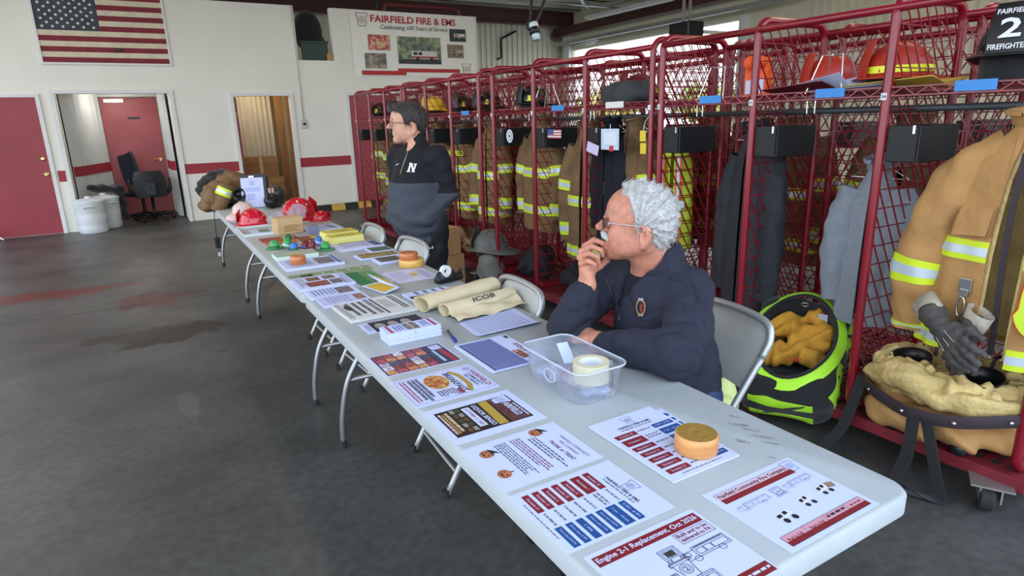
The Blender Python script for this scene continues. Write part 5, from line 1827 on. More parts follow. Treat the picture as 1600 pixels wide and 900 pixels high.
# carton and other boxes
ct = thing('carton', 'small tan cardboard box at the far end of the middle table', 'box', (0.325, 4.42, TZ), 0.2)
obj('box_body', MB().box((-0.10, -0.06, 0), (0.10, 0.06, 0.125)), mat('tan_cardboard', S(196, 162, 118), 0.8, var=0.06), ct, bevel=0.002)
obj('box_flap', MB().cbox((0, -0.0615, 0.095), (0.20, 0.002, 0.055)), mat('tan_cardboard2', S(206, 174, 130), 0.8, var=0.05), ct)
mb = MB()
for k in range(4):
    mb.box((-0.05, -0.0612, 0.02 + k * 0.014), (0.07 - 0.02 * (k % 2), -0.0602, 0.026 + k * 0.014))
obj('small_print', mb, flat(150, 112, 72), ct, kind='stuff')
solo('grey_card_box', MB().box((0.44, 4.22, TZ), (0.52, 4.29, TZ + 0.06)), mat('grey_blue_card', S(120, 124, 150), 0.5), 'little grey blue box in front of the white calendar', 'box', bevel=0.002)
s = Sheet('white_calendar', 'white calendar sheet stack behind the grey blue box', 0.45, 0.715, 4.32, 4.56, '+X', th=0.012, cat='paper', rz=0.1)
s.rect(0.1, 0.1, 0.9, 0.9, flat(168, 174, 206), 1, 'printed_grid')
s.rect(0.1, 0.1, 0.9, 0.3, flat(120, 126, 160), 2, 'heading_bar')
s = Sheet('green_picture_card', 'flat card with a green picture lying by the red toy helmet', 0.08, 0.24, 4.56, 4.74, '+X', th=0.002, cat='card')
s.rect(0.1, 0.1, 0.9, 0.6, flat(110, 140, 100), 1, 'green_picture')
M_tray = mat('tray_edge', S(206, 212, 214), 0.35)
ty = thing('open_tray', 'shallow white tray around the cards in front of the red toy helmet', 'tray', (0.14, 4.66, TZ))
obj('tray_wall', MB().box((0.005, 4.42, TZ), (0.01, 4.86, TZ + 0.02)).box((0.275, 4.42, TZ), (0.28, 4.86, TZ + 0.02)).box((0.01, 4.855, TZ), (0.275, 4.86, TZ + 0.02)).box((0.01, 4.42, TZ), (0.275, 4.425, TZ + 0.02)), M_tray, ty, world=True)

# party toys: green frogs, blue and dark red discs
M_frog = mat('frog_green', S(64, 156, 84), 0.3, var=0.15, vscale=30)
M_frogd = mat('frog_dark_green', S(40, 104, 62), 0.35, var=0.15)
M_tblue = mat('toy_blue', S(56, 112, 190), 0.3)
M_tred = mat('toy_dark_red', S(112, 34, 40), 0.4, var=0.2, vscale=30)


def toy_hat(x, y, z, r, m_, mband, label, tilt=0.0, rz=0.0):
    t = thing('toy_hat', label, 'toy', (x, y, z), rz, 'little party hats')
    R_ = roty(tilt)
    obj('brim', MB().lathe([(r, 0.004), (r, 0.008), (r * 0.55, 0.012), (r * 0.55, 0.004), (r, 0.004)], (0, 0, r * abs(math.sin(tilt))), 18, R_, sy=0.8), m_, t, smooth=True)
    obj('crown', MB().lathe([(r * 0.56, 0.008), (r * 0.55, 0.03), (r * 0.45, 0.05), (r * 0.2, 0.058), (0.001, 0.06)], (0, 0, r * abs(math.sin(tilt))), 18, R_), m_, t, smooth=True)
    obj('hat_band', MB().lathe([(r * 0.575, 0.01), (r * 0.575, 0.022)], (0, 0, r * abs(math.sin(tilt))), 18, R_), mband, t)
    return t


toy_hat(0.115, 3.80, TZ, 0.062, M_frog, M_frogd, 'bright green toy hat at the left end of the toy heap', 0.0)
toy_hat(0.205, 3.86, TZ, 0.05, M_frogd, M_frog, 'dark green toy hat tipped up in the toy heap', 0.5)
toy_hat(0.175, 3.72, TZ, 0.048, M_frog, M_paper, 'green toy hat with a white band in front of the tipped hat', 0.3)
toy_hat(0.385, 3.52, TZ, 0.055, M_frog, M_frogd, 'bright green toy hat at the right end of the toy heap', 0.0)
toy_hat(0.385, 3.72, TZ, 0.045, M_tblue, M_paper, 'blue toy hat behind the right hand green hat', 0.2)
toy_hat(0.20, 3.60, TZ, 0.045, M_tblue, M_frogd, 'blue toy hat at the front of the toy heap', 0.1)
toy_hat(0.275, 3.62, TZ, 0.05, M_tred, M_tblue, 'dark red toy hat in the middle of the toy heap', 0.15)
toy_hat(0.295, 3.54, TZ, 0.042, M_tred, M_tred, 'dark red toy hat lying between the dark red and the right green hat', 0.4)

# ================================================================== red toy helmets
M_toyred = mat('toy_helmet_red', S(196, 22, 44), 0.18, coat=0.5)


def toy_helmet(c, rz, s, label, tilt=0.0):
    t = thing('toy_fire_helmet', label, 'toy helmet', c, rz, 'red toy fire helmets')
    n1, n2 = 30, 12
    P_ = np.zeros((n1, n2 + 5, 3))
    for i in range(n1):
        a = 2 * PI * i / n1
        for j in range(n2 + 5):
            if j <= n2:
                ph_ = PI / 2 * (1 - j / n2)
                r_ = math.cos(ph_)
                z = 0.115 * math.sin(ph_) + 0.02
                rid = 1 + 0.03 * max(0, math.cos(4 * a)) * math.sin(ph_ * 2)
                x, y = 0.115 * r_ * math.cos(a) * rid, 0.092 * r_ * math.sin(a) * rid
            else:
                k = (j - n2) / 4
                ext = 0.025 + 0.045 * max(0, -math.cos(a)) ** 2 + 0.012 * max(0, math.cos(a))
                x = (0.115 + ext * k) * math.cos(a)
                y = (0.092 + ext * k) * math.sin(a)
                z = 0.02 - 0.018 * k
            P_[i, j] = (x, y, z)
    R_ = roty(tilt)
    P_ = (P_.reshape(-1, 3) @ R_.T).reshape(P_.shape) * s
    P_[..., 2] -= P_[..., 2].min() - 0.001
    mb = MB().grid(P_, closed_u=True)
    o_ = obj('helmet_shell', mb, M_toyred, t, smooth=True)
    sm_ = o_.modifiers.new('solid', 'SOLIDIFY')
    sm_.thickness = 0.003
    off = np.array([0, 0, -(np.array([0.0, 0, 0]))[2]])
    sh_ = [(0.10, -0.035, 0.03), (0.10, 0.035, 0.03), (0.095, 0.04, 0.10), (0.075, 0.0, 0.14), (0.095, -0.04, 0.10)]
    V = np.array(sh_) @ R_.T * s
    V = V + np.array([0.026 * s, 0, 0])
    V2 = V + np.array([0.004, 0, 0])
    obj('front_shield', MB().add(list(V) + list(V2), [(0, 1, 2, 3, 4), (9, 8, 7, 6, 5), (0, 5, 6, 1), (1, 6, 7, 2), (2, 7, 8, 3), (3, 8, 9, 4), (4, 9, 5, 0)]), mat('toy_shield', S(176, 24, 36), 0.25), t)
    rb = MB()
    for a in (0, PI / 4, PI / 2, 3 * PI / 4):
        pts = [np.array((0.118 * math.cos(p_) * math.cos(a), 0.095 * math.cos(p_) * math.sin(a), 0.118 * math.sin(p_) + 0.02)) for p_ in np.linspace(0.15, PI - 0.15, 14)]
        rb.tube([(R_ @ q_) * s for q_ in pts], 0.004 * s, 5)
    obj('helmet_ridge', rb, M_toyred, t, smooth=True)
    return t


toy_helmet((0.165, 5.02, TZ + 0.0), 2.6, 1.0, 'red plastic toy fire helmet nearest the left table edge')
toy_helmet((0.56, 5.12, TZ), 0.5, 1.35, 'larger red plastic toy fire helmet behind the tan cardboard box')
toy_helmet((0.70, 4.90, TZ), 0.2, 0.6, 'small red toy fire helmet at the right table edge')
# pale visor piece, plastic bags
vis = SDF()
vis.ell((0.09, 5.20, TZ + 0.05), (0.12, 0.10, 0.05), k=0.02).ell((0.12, 5.22, TZ + 0.12), (0.085, 0.085, 0.06), k=0.03)
vis.ell((0.12, 5.22, TZ + 0.11), (0.075, 0.075, 0.055), k=0.01, op='s').plane((0, 0, TZ + 0.001), (0, 0, -1))
solo('pale_plastic_helmet', vis.mesh((-0.06, 5.05, TZ - 0.01), (0.26, 5.36, TZ + 0.2), 0.006), mat('pale_pink_plastic', S(214, 186, 182), 0.35), 'pale pink plastic toy helmet behind the left red one', 'toy helmet', smooth=True)
M_bagc = mat('bag_plastic', S(214, 216, 226), 0.15, trans=0.55, alpha=0.55, ior=1.1)
for i, (x, y, r_, lab) in enumerate(((0.345, 4.72, 0.07, 'crumpled clear plastic bag beside the left red toy helmet'), (0.48, 4.80, 0.085, 'crumpled clear plastic bag in front of the larger red toy helmet'))):
    q = SDF()
    g = np.random.default_rng(20 + i)
    for k in range(7):
        o_ = g.normal(size=3) * 0.5 * r_
        q.ell((x + o_[0], y + o_[1], TZ + 0.05 + abs(o_[2])), (r_ * 0.6, r_ * 0.45, r_ * 0.55), rotz(g.random() * 3) @ rotx(g.random()), 0.02)
    q.fn(lambda P_: 0.006 * np.sin(P_[:, 0] * 110 + 3 * np.sin(P_[:, 2] * 60)) * np.sin(P_[:, 1] * 90 + P_[:, 2] * 80), op='d').plane((0, 0, TZ + 0.001), (0, 0, -1))
    solo('plastic_bag', q.mesh((x - 0.25, y - 0.25, TZ - 0.01), (x + 0.25, y + 0.25, TZ + 0.25), 0.009), M_bagc, lab, 'bag', 'clear plastic bags on the table', smooth=True)
# black desk tape dispenser near the table joint
td = thing('tape_dispenser', 'black desk tape dispenser with a white tape roll near the canvas bags', 'tape dispenser', (0.70, 2.27, TZ), 0.2)
q = SDF()
q.box((0, 0, 0.016), (0.16, 0.05, 0.03), r=0.01).ell((-0.02, 0, 0.035), (0.06, 0.024, 0.035)).cap((0.06, 0, 0.02), (0.078, 0, 0.05), 0.012, 0.008).ell((-0.02, 0, 0.055), (0.033, 0.04, 0.033), op='s', k=0.004)
obj('dispenser_body', q.mesh((-0.11, -0.05, -0.01), (0.11, 0.05, 0.1), 0.004), M_black, td, smooth=True)
obj('tape_roll', MB().lathe([(0.013, -0.01), (0.031, -0.01), (0.031, 0.01), (0.013, 0.01), (0.013, -0.01)], (-0.02, 0, 0.058), 20, rotx(PI / 2)), mat('white_tape', S(224, 226, 226), 0.3), td, smooth=True, angle=0.7)

# upright document on a clipboard
dc = thing('standing_clipboard', 'clipboard with a white printed page propped upright on the far table', 'clipboard', (0.37, 6.27, TZ), 0.0)
R_ = rotz(-0.30) @ rotx(-0.17)
obj('board', MB().cbox((0, 0.006, 0.17), (0.25, 0.004, 0.34)).xf(R_), M_black, dc)
obj('page', MB().cbox((-0.012, 0.0, 0.155), (0.216, 0.0015, 0.30)).xf(R_), M_paper, dc)
mb = MB()
for k in range(4):
    mb.cbox((-0.012, -0.0015, 0.27 - k * 0.012), (0.04 + 0.02 * (k % 2), 0.0005, 0.006))
for k in range(3):
    mb.cbox((-0.012, -0.0015, 0.20 - k * 0.014), (0.15, 0.0005, 0.006))
for k in range(5):
    mb.cbox((-0.03, -0.0015, 0.14 - k * 0.014), (0.06 + 0.015 * (k % 3), 0.0005, 0.007))
obj('small_print', mb.xf(R_), flat(150, 154, 206), dc, kind='stuff')
obj('clip', MB().cbox((-0.012, -0.006, 0.315), (0.05, 0.012, 0.02)).xf(R_), M_chrome, dc, bevel=0.003)
obj('easel_leg', MB().tube([R_ @ np.array((0, 0.01, 0.2)), (0.03, 0.13, 0.002)], 0.006, 6), M_black, dc)
# ================================================================== people
M_skin_old = mat('skin_ruddy', S(192, 130, 106), 0.5, var=0.16, vscale=38, bump=0.15, bscale=110, spec=0.4)
M_skin = mat('skin_light', S(208, 156, 132), 0.5, var=0.06, vscale=40, bump=0.04, bscale=160, spec=0.4)
M_whitehair = mat('white_hair', S(186, 184, 181), 0.6, var=0.12, vscale=60, bump=0.3, bscale=220, stretch=(1, 1, 0.4))
M_darkhair = mat('dark_grey_hair', S(58, 52, 50), 0.6, var=0.25, vscale=60, bump=0.3, bscale=220)
M_navy = mat('navy_fleece', S(37, 39, 53), 0.92, var=0.14, vscale=14, bump=0.25, bscale=60)
M_navyd = mat('navy_dark', S(18, 20, 34), 0.85, var=0.1)
M_jean = mat('blue_jean', S(48, 62, 100), 0.9, var=0.12, vscale=40, bump=0.1, bscale=400)
M_blackjk = mat('black_pullover', S(19, 21, 27), 0.85, var=0.12, vscale=20, bump=0.2, bscale=60)
M_greyjk = mat('grey_pullover', S(66, 70, 79), 0.92, var=0.14, vscale=90, bump=0.25, bscale=60)
M_pants = mat('black_track_pants', S(21, 23, 30), 0.7, var=0.1)
M_eye = mat('eye_white', S(226, 222, 216), 0.2)
M_iris = mat('iris', S(60, 50, 44), 0.2)
M_lens = mat('tinted_lens', S(70, 62, 58), 0.08, trans=0.5, alpha=0.8)
M_lens2 = mat('clear_lens', S(210, 214, 220), 0.05, trans=0.8, alpha=0.25)
M_white = mat('white_thread', S(226, 226, 228), 0.7)


def head_frame(F, pitch=0.0):
    F = np.asarray(F, float)
    F /= np.linalg.norm(F)
    Lf = np.cross((0, 0, 1.0), F)
    Lf /= np.linalg.norm(Lf)
    return np.stack([F, Lf, np.cross(F, Lf)], 1)


def add_head(q, O, R, s, heavy=1.0):
    """skull, face, ears in the frame x forward, y left, z up"""
    W = lambda p: O + R @ (np.asarray(p, float) * s)
    E = lambda c, r, k=0.02, op='u', A=None: q.ell(W(c), np.asarray(r) * s, R if A is None else R @ A, k * s, op)
    K = lambda a, b, r1, r2=None, k=0.02, op='u': q.cap(W(a), W(b), r1 * s, (r1 if r2 is None else r2) * s, k * s, op)
    E((-0.008, 0, 0.040), (0.102, 0.078, 0.088))
    E((0.035, 0, 0.045), (0.062, 0.064, 0.066), 0.03)
    E((0.040, 0, -0.020), (0.056, 0.058, 0.075), 0.03)
    for sy in (-1, 1):
        K((-0.015, sy * 0.055, -0.050), (0.070, sy * 0.014, -0.086), 0.022 * heavy, 0.017, 0.03)
        E((0.056, sy * 0.040, -0.022), (0.030, 0.022, 0.026), 0.025)
        E((0.052, sy * 0.044, -0.055), (0.026 * heavy, 0.018, 0.028), 0.03)
        K((0.082, sy * 0.040, 0.028), (0.092, sy * 0.010, 0.028), 0.009, 0.009, 0.015)
    E((0.080, 0, -0.088), (0.018, 0.020, 0.015), 0.02)
    K((0.096, 0, 0.024), (0.122, 0, -0.006), 0.0075, 0.0115, 0.012)
    E((0.122, 0, -0.010), (0.012, 0.013, 0.0105), 0.008)
    for sy in (-1, 1):
        E((0.104, sy * 0.012, -0.013), (0.009, 0.007, 0.008), 0.008)
    K((0.094, -0.014, -0.042), (0.094, 0.014, -0.042), 0.0065, 0.0065, 0.008)
    K((0.093, -0.013, -0.055), (0.093, 0.013, -0.055), 0.0070, 0.0070, 0.006)
    K((0.104, -0.020, -0.0485), (0.104, 0.020, -0.0485), 0.0025, 0.0025, 0.004, 's')
    for sy in (-1, 1):
        E((0.100, sy * 0.032, 0.009), (0.014, 0.017, 0.012), 0.014, 's')
        E((0.083, sy * 0.032, 0.010), (0.0125, 0.0125, 0.0115), 0.004)
        K((0.085, sy * 0.020, 0.0155), (0.085, sy * 0.044, 0.0155), 0.0085, 0.0075, 0.006)
        # ear
        A = rotz(sy * 0.45) @ roty(-0.22)
        E((-0.024, sy * 0.082, -0.022), (0.023, 0.009, 0.035), 0.006, 'u', A)
        E((-0.019, sy * 0.093, -0.016), (0.014, 0.0085, 0.021), 0.004, 's', A)
        E((-0.016, sy * 0.080, -0.053), (0.011, 0.008, 0.012), 0.008)
        hx = [(-0.008 - 0.020 * math.sin(a_), sy * (0.083 + 0.008 * math.sin(a_)), -0.022 + 0.033 * math.cos(a_)) for a_ in np.linspace(-0.5, 3.0, 9)]
        for h0, h1 in zip(hx[:-1], hx[1:]):
            K(h0, h1, 0.0048, 0.0048, 0.004)
    return W


def strands(name, sdf, pts_dirs, L_, r_, m_, parent, seed=0, lift=0.25):
    g_ = np.random.default_rng(seed)
    mb = MB()
    for p0, d0 in pts_dirs:
        n = sdf.nrm(p0)
        d = d0 - n * (d0 @ n)
        d /= np.linalg.norm(d) + 1e-9
        d = d + g_.normal(size=3) * 0.16
        ln = L_ * (0.6 + 0.8 * g_.random())
        side = np.cross(n, d)
        w_ = g_.normal() * 0.25
        P_ = [p0 + n * 0.0005]
        for k in range(1, 5):
            t = k / 4
            P_.append(p0 + d * ln * t + n * (0.004 * math.sin(t * PI) + lift * ln * 0.25 * t * t) + side * w_ * ln * math.sin(t * PI * 1.3))
        mb.tube(P_, [r_, r_, r_ * 0.9, r_ * 0.6, r_ * 0.2], 3)
    return obj(name, mb, m_, parent, world=True, smooth=True, kind='stuff')


def sample_surface(mb, n, seed=0, keep=None):
    g_ = np.random.default_rng(seed)
    V = np.asarray(mb.v)
    idx = g_.permutation(len(V))
    out = []
    for i in idx:
        if keep is None or keep(V[i]):
            out.append(V[i])
            if len(out) >= n:
                break
    return out


def decal(name, sdf, polys, m_, parent, t0=0.5, off=0.002):
    """polygons given in picture pixels laid onto the body's surface"""
    mb = MB()
    for poly in polys:
        mb.add([sdf.hit(u, v, t0, off) for u, v in poly], [tuple(range(len(poly)))])
    return obj(name, mb, m_, parent, world=True)


def thick_line(pts, w):
    out = []
    for (a, b) in zip(pts[:-1], pts[1:]):
        a, b = np.array(a, float), np.array(b, float)
        d = b - a
        n = np.array([-d[1], d[0]]) / (np.linalg.norm(d) + 1e-9) * w / 2
        out.append([tuple(a + n), tuple(b + n), tuple(b - n), tuple(a - n)])
    return out


# ------------------------------------------------------------------ the seated man
pr = thing('person', 'seated person in a navy quarter zip jacket, white hair, hand on chin', 'person', (1.0, 1.0, 0))
HO = pdep(997, 352, 2.165)
HF = head_frame((-0.765, 0.645, 0.03))
HS = 1.09
body = SDF()
# hidden trunk, arms and legs keep the figure continuous
pel, che = np.array([1.03, 1.0, 0.53]), np.array([0.975, 1.06, 0.86])
NB = np.array([0.965, 1.055, 1.02])
Ls, Rs = np.array([0.995, 0.905, 0.945]), np.array([0.95, 1.265, 0.945])
Le, Re = np.array([0.765, 0.735, 0.812]), np.array([0.672, 1.175, 0.803])
Lw, Rw = np.array([0.700, 1.035, 0.785]), pdep(917, 446, 2.20)
body.chain([pel, (pel + che) / 2, che, NB], [0.13, 0.125, 0.10, 0.066], 0.04)
body.cap(Ls, Rs, 0.06, 0.06, 0.05)
body.chain([Ls, Le, Lw], [0.05, 0.042, 0.030], 0.02)
body.chain([Rs, Re, Rw], [0.05, 0.042, 0.030], 0.02)
for sy, ky in ((-0.09, -0.10), (0.09, 0.12)):
    hp, kn, an = np.array([1.02, 1.0 + sy, 0.52]), np.array([0.60, 1.0 + ky, 0.54]), np.array([0.66, 1.0 + ky, 0.10])
    body.chain([hp, kn, an], [0.075, 0.052, 0.035], 0.02)
    body.cap(an + [0.02, 0, -0.04], an + [-0.15, 0, -0.06], 0.035, 0.028, 0.02)
HW = lambda p: HO + HF @ (np.asarray(p, float) * HS)
body.chain([NB, (NB + HW((-0.03, 0, -0.06))) / 2, HW((-0.03, 0, -0.05))], [0.075, 0.066, 0.064], 0.03)
body.cap(HW((-0.02, 0.0, -0.075)), HW((0.06, 0, -0.088)), 0.040, 0.022, 0.03)
add_head(body, HO, HF, HS, 1.12)
# right hand curled at the chin
D0 = 2.20
palm = pdep(919, 411, D0)
body.cap(Rw, pdep(917, 424, D0), 0.028, 0.027, 0.02)
body.ell(palm, (0.032, 0.024, 0.042), np.stack([RGT, FWD, UPV], 1) @ roty(0.15), 0.015)
body.cap(pdep(913, 398, D0 + 0.005), pdep(924, 418, D0), 0.020, 0.022, 0.015)
fing = (((914, 385, 2.215), (928, 375, 2.185), (942, 380, 2.185), (946, 388, 2.195)), ((908, 393, 2.205), (924, 385, 2.170), (939, 391, 2.168), (942, 400, 2.180)),
        ((906, 402, 2.195), (920, 396, 2.160), (934, 402, 2.155), (935, 412, 2.168)), ((908, 412, 2.185), (919, 408, 2.155), (930, 413, 2.150), (929, 421, 2.160)))
for i, f_ in enumerate(fing):
    r0 = (0.0105, 0.0105, 0.0100, 0.0088)[i]
    P_ = [pdep(*x) for x in f_]
    body.chain(P_, [r0 * 1.1, r0, r0 * 0.93, r0 * 0.8], 0.003)
    body.cap(P_[0], palm, r0 * 1.1, 0.016, 0.008)
body.chain([pdep(923, 424, 2.215), pdep(937, 416, 2.235), pdep(948, 407, 2.245), pdep(953, 399, 2.245)], [0.016, 0.0125, 0.011, 0.009], 0.006)
# left hand resting on the table
Lk = np.array([0.712, 1.125, 0.782])
body.chain([Lw, Lk], [0.028, 0.026], 0.02)
body.ell((Lw + Lk) / 2 + [0, 0.02, 0.002], (0.036, 0.05, 0.018), rotz(-0.1), 0.015)
for i, (dx, ln) in enumerate(((-0.030, 0.075), (-0.010, 0.085), (0.010, 0.078), (0.029, 0.062))):
    a = Lk + [dx, -0.005, 0.0]
    body.chain([a, a + [dx * 0.2 - 0.004, ln * 0.5, 0.006], a + [dx * 0.3 - 0.010, ln * 0.85, -0.010], a + [dx * 0.3 - 0.014, ln, -0.024]], [0.0115, 0.0105, 0.009, 0.008], 0.004)
body.chain([Lw + [-0.02, 0.03, 0], Lk + [-0.055, -0.02, -0.008], Lk + [-0.062, 0.02, -0.014]], [0.016, 0.012, 0.010], 0.01)
bm = body.mesh((0.35, 0.55, 0.0), (1.3, 1.45, 1.36), 0.0048, smooth=1)
obj('body', bm, M_skin_old, pr, world=True, smooth=True)

jk = SDF()
jk.chain([np.array([1.045, 0.985, 0.49]), np.array([1.02, 1.0, 0.60]), np.array([1.0, 1.025, 0.74]), np.array([0.98, 1.05, 0.88])], [0.155, 0.162, 0.162, 0.147], 0.06)
jk.cap(Ls + [0, 0.02, -0.005], Rs + [0, -0.02, -0.005], 0.082, 0.082, 0.07)
jk.cap(NB + [0.02, -0.01, -0.05], NB + [0.005, 0, 0.005], 0.10, 0.082, 0.05)
jk.chain([Ls, Ls * 0.5 + Le * 0.5 + [0.02, -0.01, -0.02], Le], [0.078, 0.073, 0.066], 0.03)
jk.chain([Le, Le * 0.5 + Lw * 0.5 + [-0.01, 0, 0.004], Lw + [0, -0.045, 0.0]], [0.064, 0.054, 0.042], 0.03)
jk.chain([Rs, Rs * 0.5 + Re * 0.5 + [0, 0.015, -0.01], Re], [0.078, 0.070, 0.062], 0.03)
jk.chain([Re, Re * 0.45 + Rw * 0.55, Rw + (Re - Rw) * 0.12], [0.060, 0.053, 0.043], 0.03)
# standing collar, open towards the face
nz = np.array([0.966, 1.055, 1.045])
colp = []
for a in np.linspace(-2.35, 2.35, 17):
    dv = HF[:, 0] * (-math.cos(a)) * 0.082 + HF[:, 1] * math.sin(a) * 0.088
    dv[2] = 0
    colp.append(nz + dv + np.array([0, 0, 0.032 - 0.035 * (1 - math.cos(a)) / 2 * 1.3]))
jk.chain(colp, [0.016] * 17, 0.012)
jk.chain([c_ + [0, 0, -0.03] for c_ in colp], [0.020] * 17, 0.02)
# neck opening and the open quarter zip
jk.cap(NB + [0.0, 0, 0.02], HW((-0.03, 0, -0.09)), 0.068, 0.074, 0.008, 's')
vt, vz = jk.hit(986, 424, 1.4, -0.01), jk.hit(967, 490, 1.4, -0.004)
jk.cap(vt, vz, 0.052, 0.010, 0.012, 's')
# cuffs open, folds of cloth
jk.cap(Rw, Rw + (Rw - Re) * 0.3, 0.034, 0.036, 0.004, 's')


def crease(x):
    return 0.5 - np.abs(np.sin(x)) ** 0.7


def folds_fn(P_):
    X, Y, Z = P_[:, 0], P_[:, 1], P_[:, 2]
    a = np.linalg.norm(P_ - (Ls * 0.2 + Le * 0.8), axis=1)
    b = np.linalg.norm(P_ - Re, axis=1)
    w1 = 1.6 * np.sin(X * 14 + Z * 9) + 1.1 * np.sin(Y * 23 - Z * 12)
    f1 = 0.016 * crease(Z * 26 + Y * 14 + X * 10 + w1) * np.exp(-(a / 0.13) ** 2)
    f2 = 0.014 * crease(Z * 32 - X * 18 + w1) * np.exp(-(b / 0.12) ** 2)
    f3 = 0.0095 * crease((X * 0.8 - Z * 0.9 + Y * 0.5) * 21 + w1)
    f4 = 0.0045 * crease((Z + Y * 0.8) * 38 + 1.5 * w1)
    return f1 + f2 + f3 + f4


jk.fn(folds_fn, op='d')
jk.plane((0, 0, 0.7455), (0, 0, -1), 0.004, 'u') if False else None
obj('jacket', jk.mesh((0.5, 0.55, 0.3), (1.32, 1.45, 1.2), 0.006, smooth=1), M_navy, pr, world=True, smooth=True)
for nm_, w_, d_, r_ in (('cuff', Rw + (Re - Rw) * 0.10, Rw - Re, 0.041), ('cuff', Lw + np.array([0.0, -0.05, 0.0]), Lw - Le, 0.040)):
    d_, s_, u_ = frame_of(d_)
    obj(nm_, MB().lathe([(r_ + 0.004, -0.05), (r_ + 0.007, -0.03), (r_ + 0.004, 0.0), (r_ - 0.004, 0.002), (r_ - 0.006, -0.02)], w_, 24, np.stack([s_, u_, d_], 1)), M_navy, pr, world=True, smooth=True)
# shirt inside the collar
sh = SDF()
sh.chain([np.array([1.01, 1.03, 0.74]), np.array([0.98, 1.055, 0.88])], [0.150, 0.130], 0.06)
sh.cap(Ls + [0, 0.06, -0.005], Rs + [0, -0.06, -0.005], 0.068, 0.068, 0.07)
sh.cap(NB + [0.02, -0.01, -0.05], NB + [0.005, 0, -0.005], 0.088, 0.072, 0.05)
sh.ell((vt + vz) / 2, (0.13, 0.13, 0.13), None, 0.01, 'i')
sh.cap(NB + [-0.02, 0.01, 0.0], HW((-0.02, 0, -0.09)), 0.066, 0.07, 0.006, 's')
sh.cap(jk.hit(985, 418, 1.4, -0.015), jk.hit(985, 434, 1.4, -0.025), 0.035, 0.008, 0.006, 's')
obj('shirt', sh.mesh((0.70, 0.85, 0.75), (1.15, 1.25, 1.15), 0.006), M_navyd, pr, world=True, smooth=True)
# trousers and shoes
pt = SDF()
for sy, ky in ((-0.09, -0.10), (0.09, 0.12)):
    hp, kn, an = np.array([1.04, 1.0 + sy, 0.53]), np.array([0.60, 1.0 + ky, 0.545]), np.array([0.665, 1.0 + ky, 0.09])
    pt.chain([hp, kn], [0.095, 0.068], 0.03)
    pt.chain([kn, an], [0.066, 0.055], 0.03)
pt.ell((1.05, 1.0, 0.53), (0.14, 0.18, 0.085), k=0.05)
obj('trousers', pt.mesh((0.45, 0.7, 0.0), (1.3, 1.3, 0.7), 0.009), M_jean, pr, world=True, smooth=True)
for ky in (-0.10, 0.12):
    so = SDF()
    so.cap((0.69, 1.0 + ky, 0.05), (0.48, 1.0 + ky, 0.04), 0.046, 0.038).cap((0.68, 1.0 + ky, 0.08), (0.67, 1.0 + ky, 0.12), 0.05, 0.05).plane((0, 0, 0.003), (0, 0, -1))
    obj('shoe', so.mesh((0.38, 0.85 + ky, -0.02), (0.8, 1.15 + ky, 0.2), 0.008), M_black, pr, world=True, smooth=True)

# hair: a wavy white cap swept back
hr = SDF()
Ez = lambda q_, c, r, k=0.02, op='u', A=None: q_.ell(HW(c), np.asarray(r) * HS, HF if A is None else HF @ A, k, op)
Ez(hr, (-0.008, 0, 0.041), (0.105, 0.083, 0.091))
Ez(hr, (-0.064, 0, 0.018), (0.044, 0.074, 0.074), 0.03)
Ez(hr, (-0.066, 0, -0.03), (0.026, 0.062, 0.034), 0.03)
Ez(hr, (0.005, 0, 0.108), (0.046, 0.050, 0.022), 0.02)
# cut away forehead, temples, face and ears
fn_ = HF @ np.array([1.0, 0, -0.25])
hr.plane(HW((0.050, 0, 0.11)), HF @ np.array([1.0, 0, 0.15]), 0.01)
Ez(hr, (0.078, 0, 0.035), (0.082, 0.15, 0.088), 0.008, 's', roty(0.35))
Ez(hr, (0.045, 0, -0.045), (0.072, 0.15, 0.085), 0.008, 's')
Ez(hr, (0.0, 0, -0.09), (0.075, 0.15, 0.05), 0.008, 's')
for sy in (-1, 1):
    Ez(hr, (-0.020, sy * 0.09, -0.030), (0.036, 0.045, 0.044), 0.006, 's')


def hair_wave(P_):
    X = (P_ - HO) @ HF / HS
    a = np.arctan2(X[:, 2] - 0.0, X[:, 0] + 0.0)
    return 0.0042 * np.sin(X[:, 1] * 95 + 5 * np.sin(a * 3.2) + 3 * np.sin(X[:, 0] * 40)) + 0.0028 * np.sin(a * 30 + X[:, 1] * 60)


hr.fn(lambda P_: hair_wave(P_) - 0.0045, op='d')
hm = hr.mesh(HO - 0.19, HO + 0.19, 0.0036)
hair = obj('hair', hm, M_whitehair, pr, world=True, smooth=True)
back = HF @ np.array([-1.0, 0, 0.05])
pts = []
for p_ in sample_surface(hm, 1500, 3):
    x = (p_ - HO) @ HF / HS
    dl = HF @ np.array([-1.0 if x[2] > 0.05 else -0.55, 0.05, 0.15 if x[0] > 0 else (-0.25 if x[2] > 0.05 else -1.0)])
    pts.append((np.array(p_), dl))
strands('hair_strand', hr, pts, 0.020, 0.0009, mat('white_hair2', S(204, 203, 200), 0.5), hair, 5, 0.0)
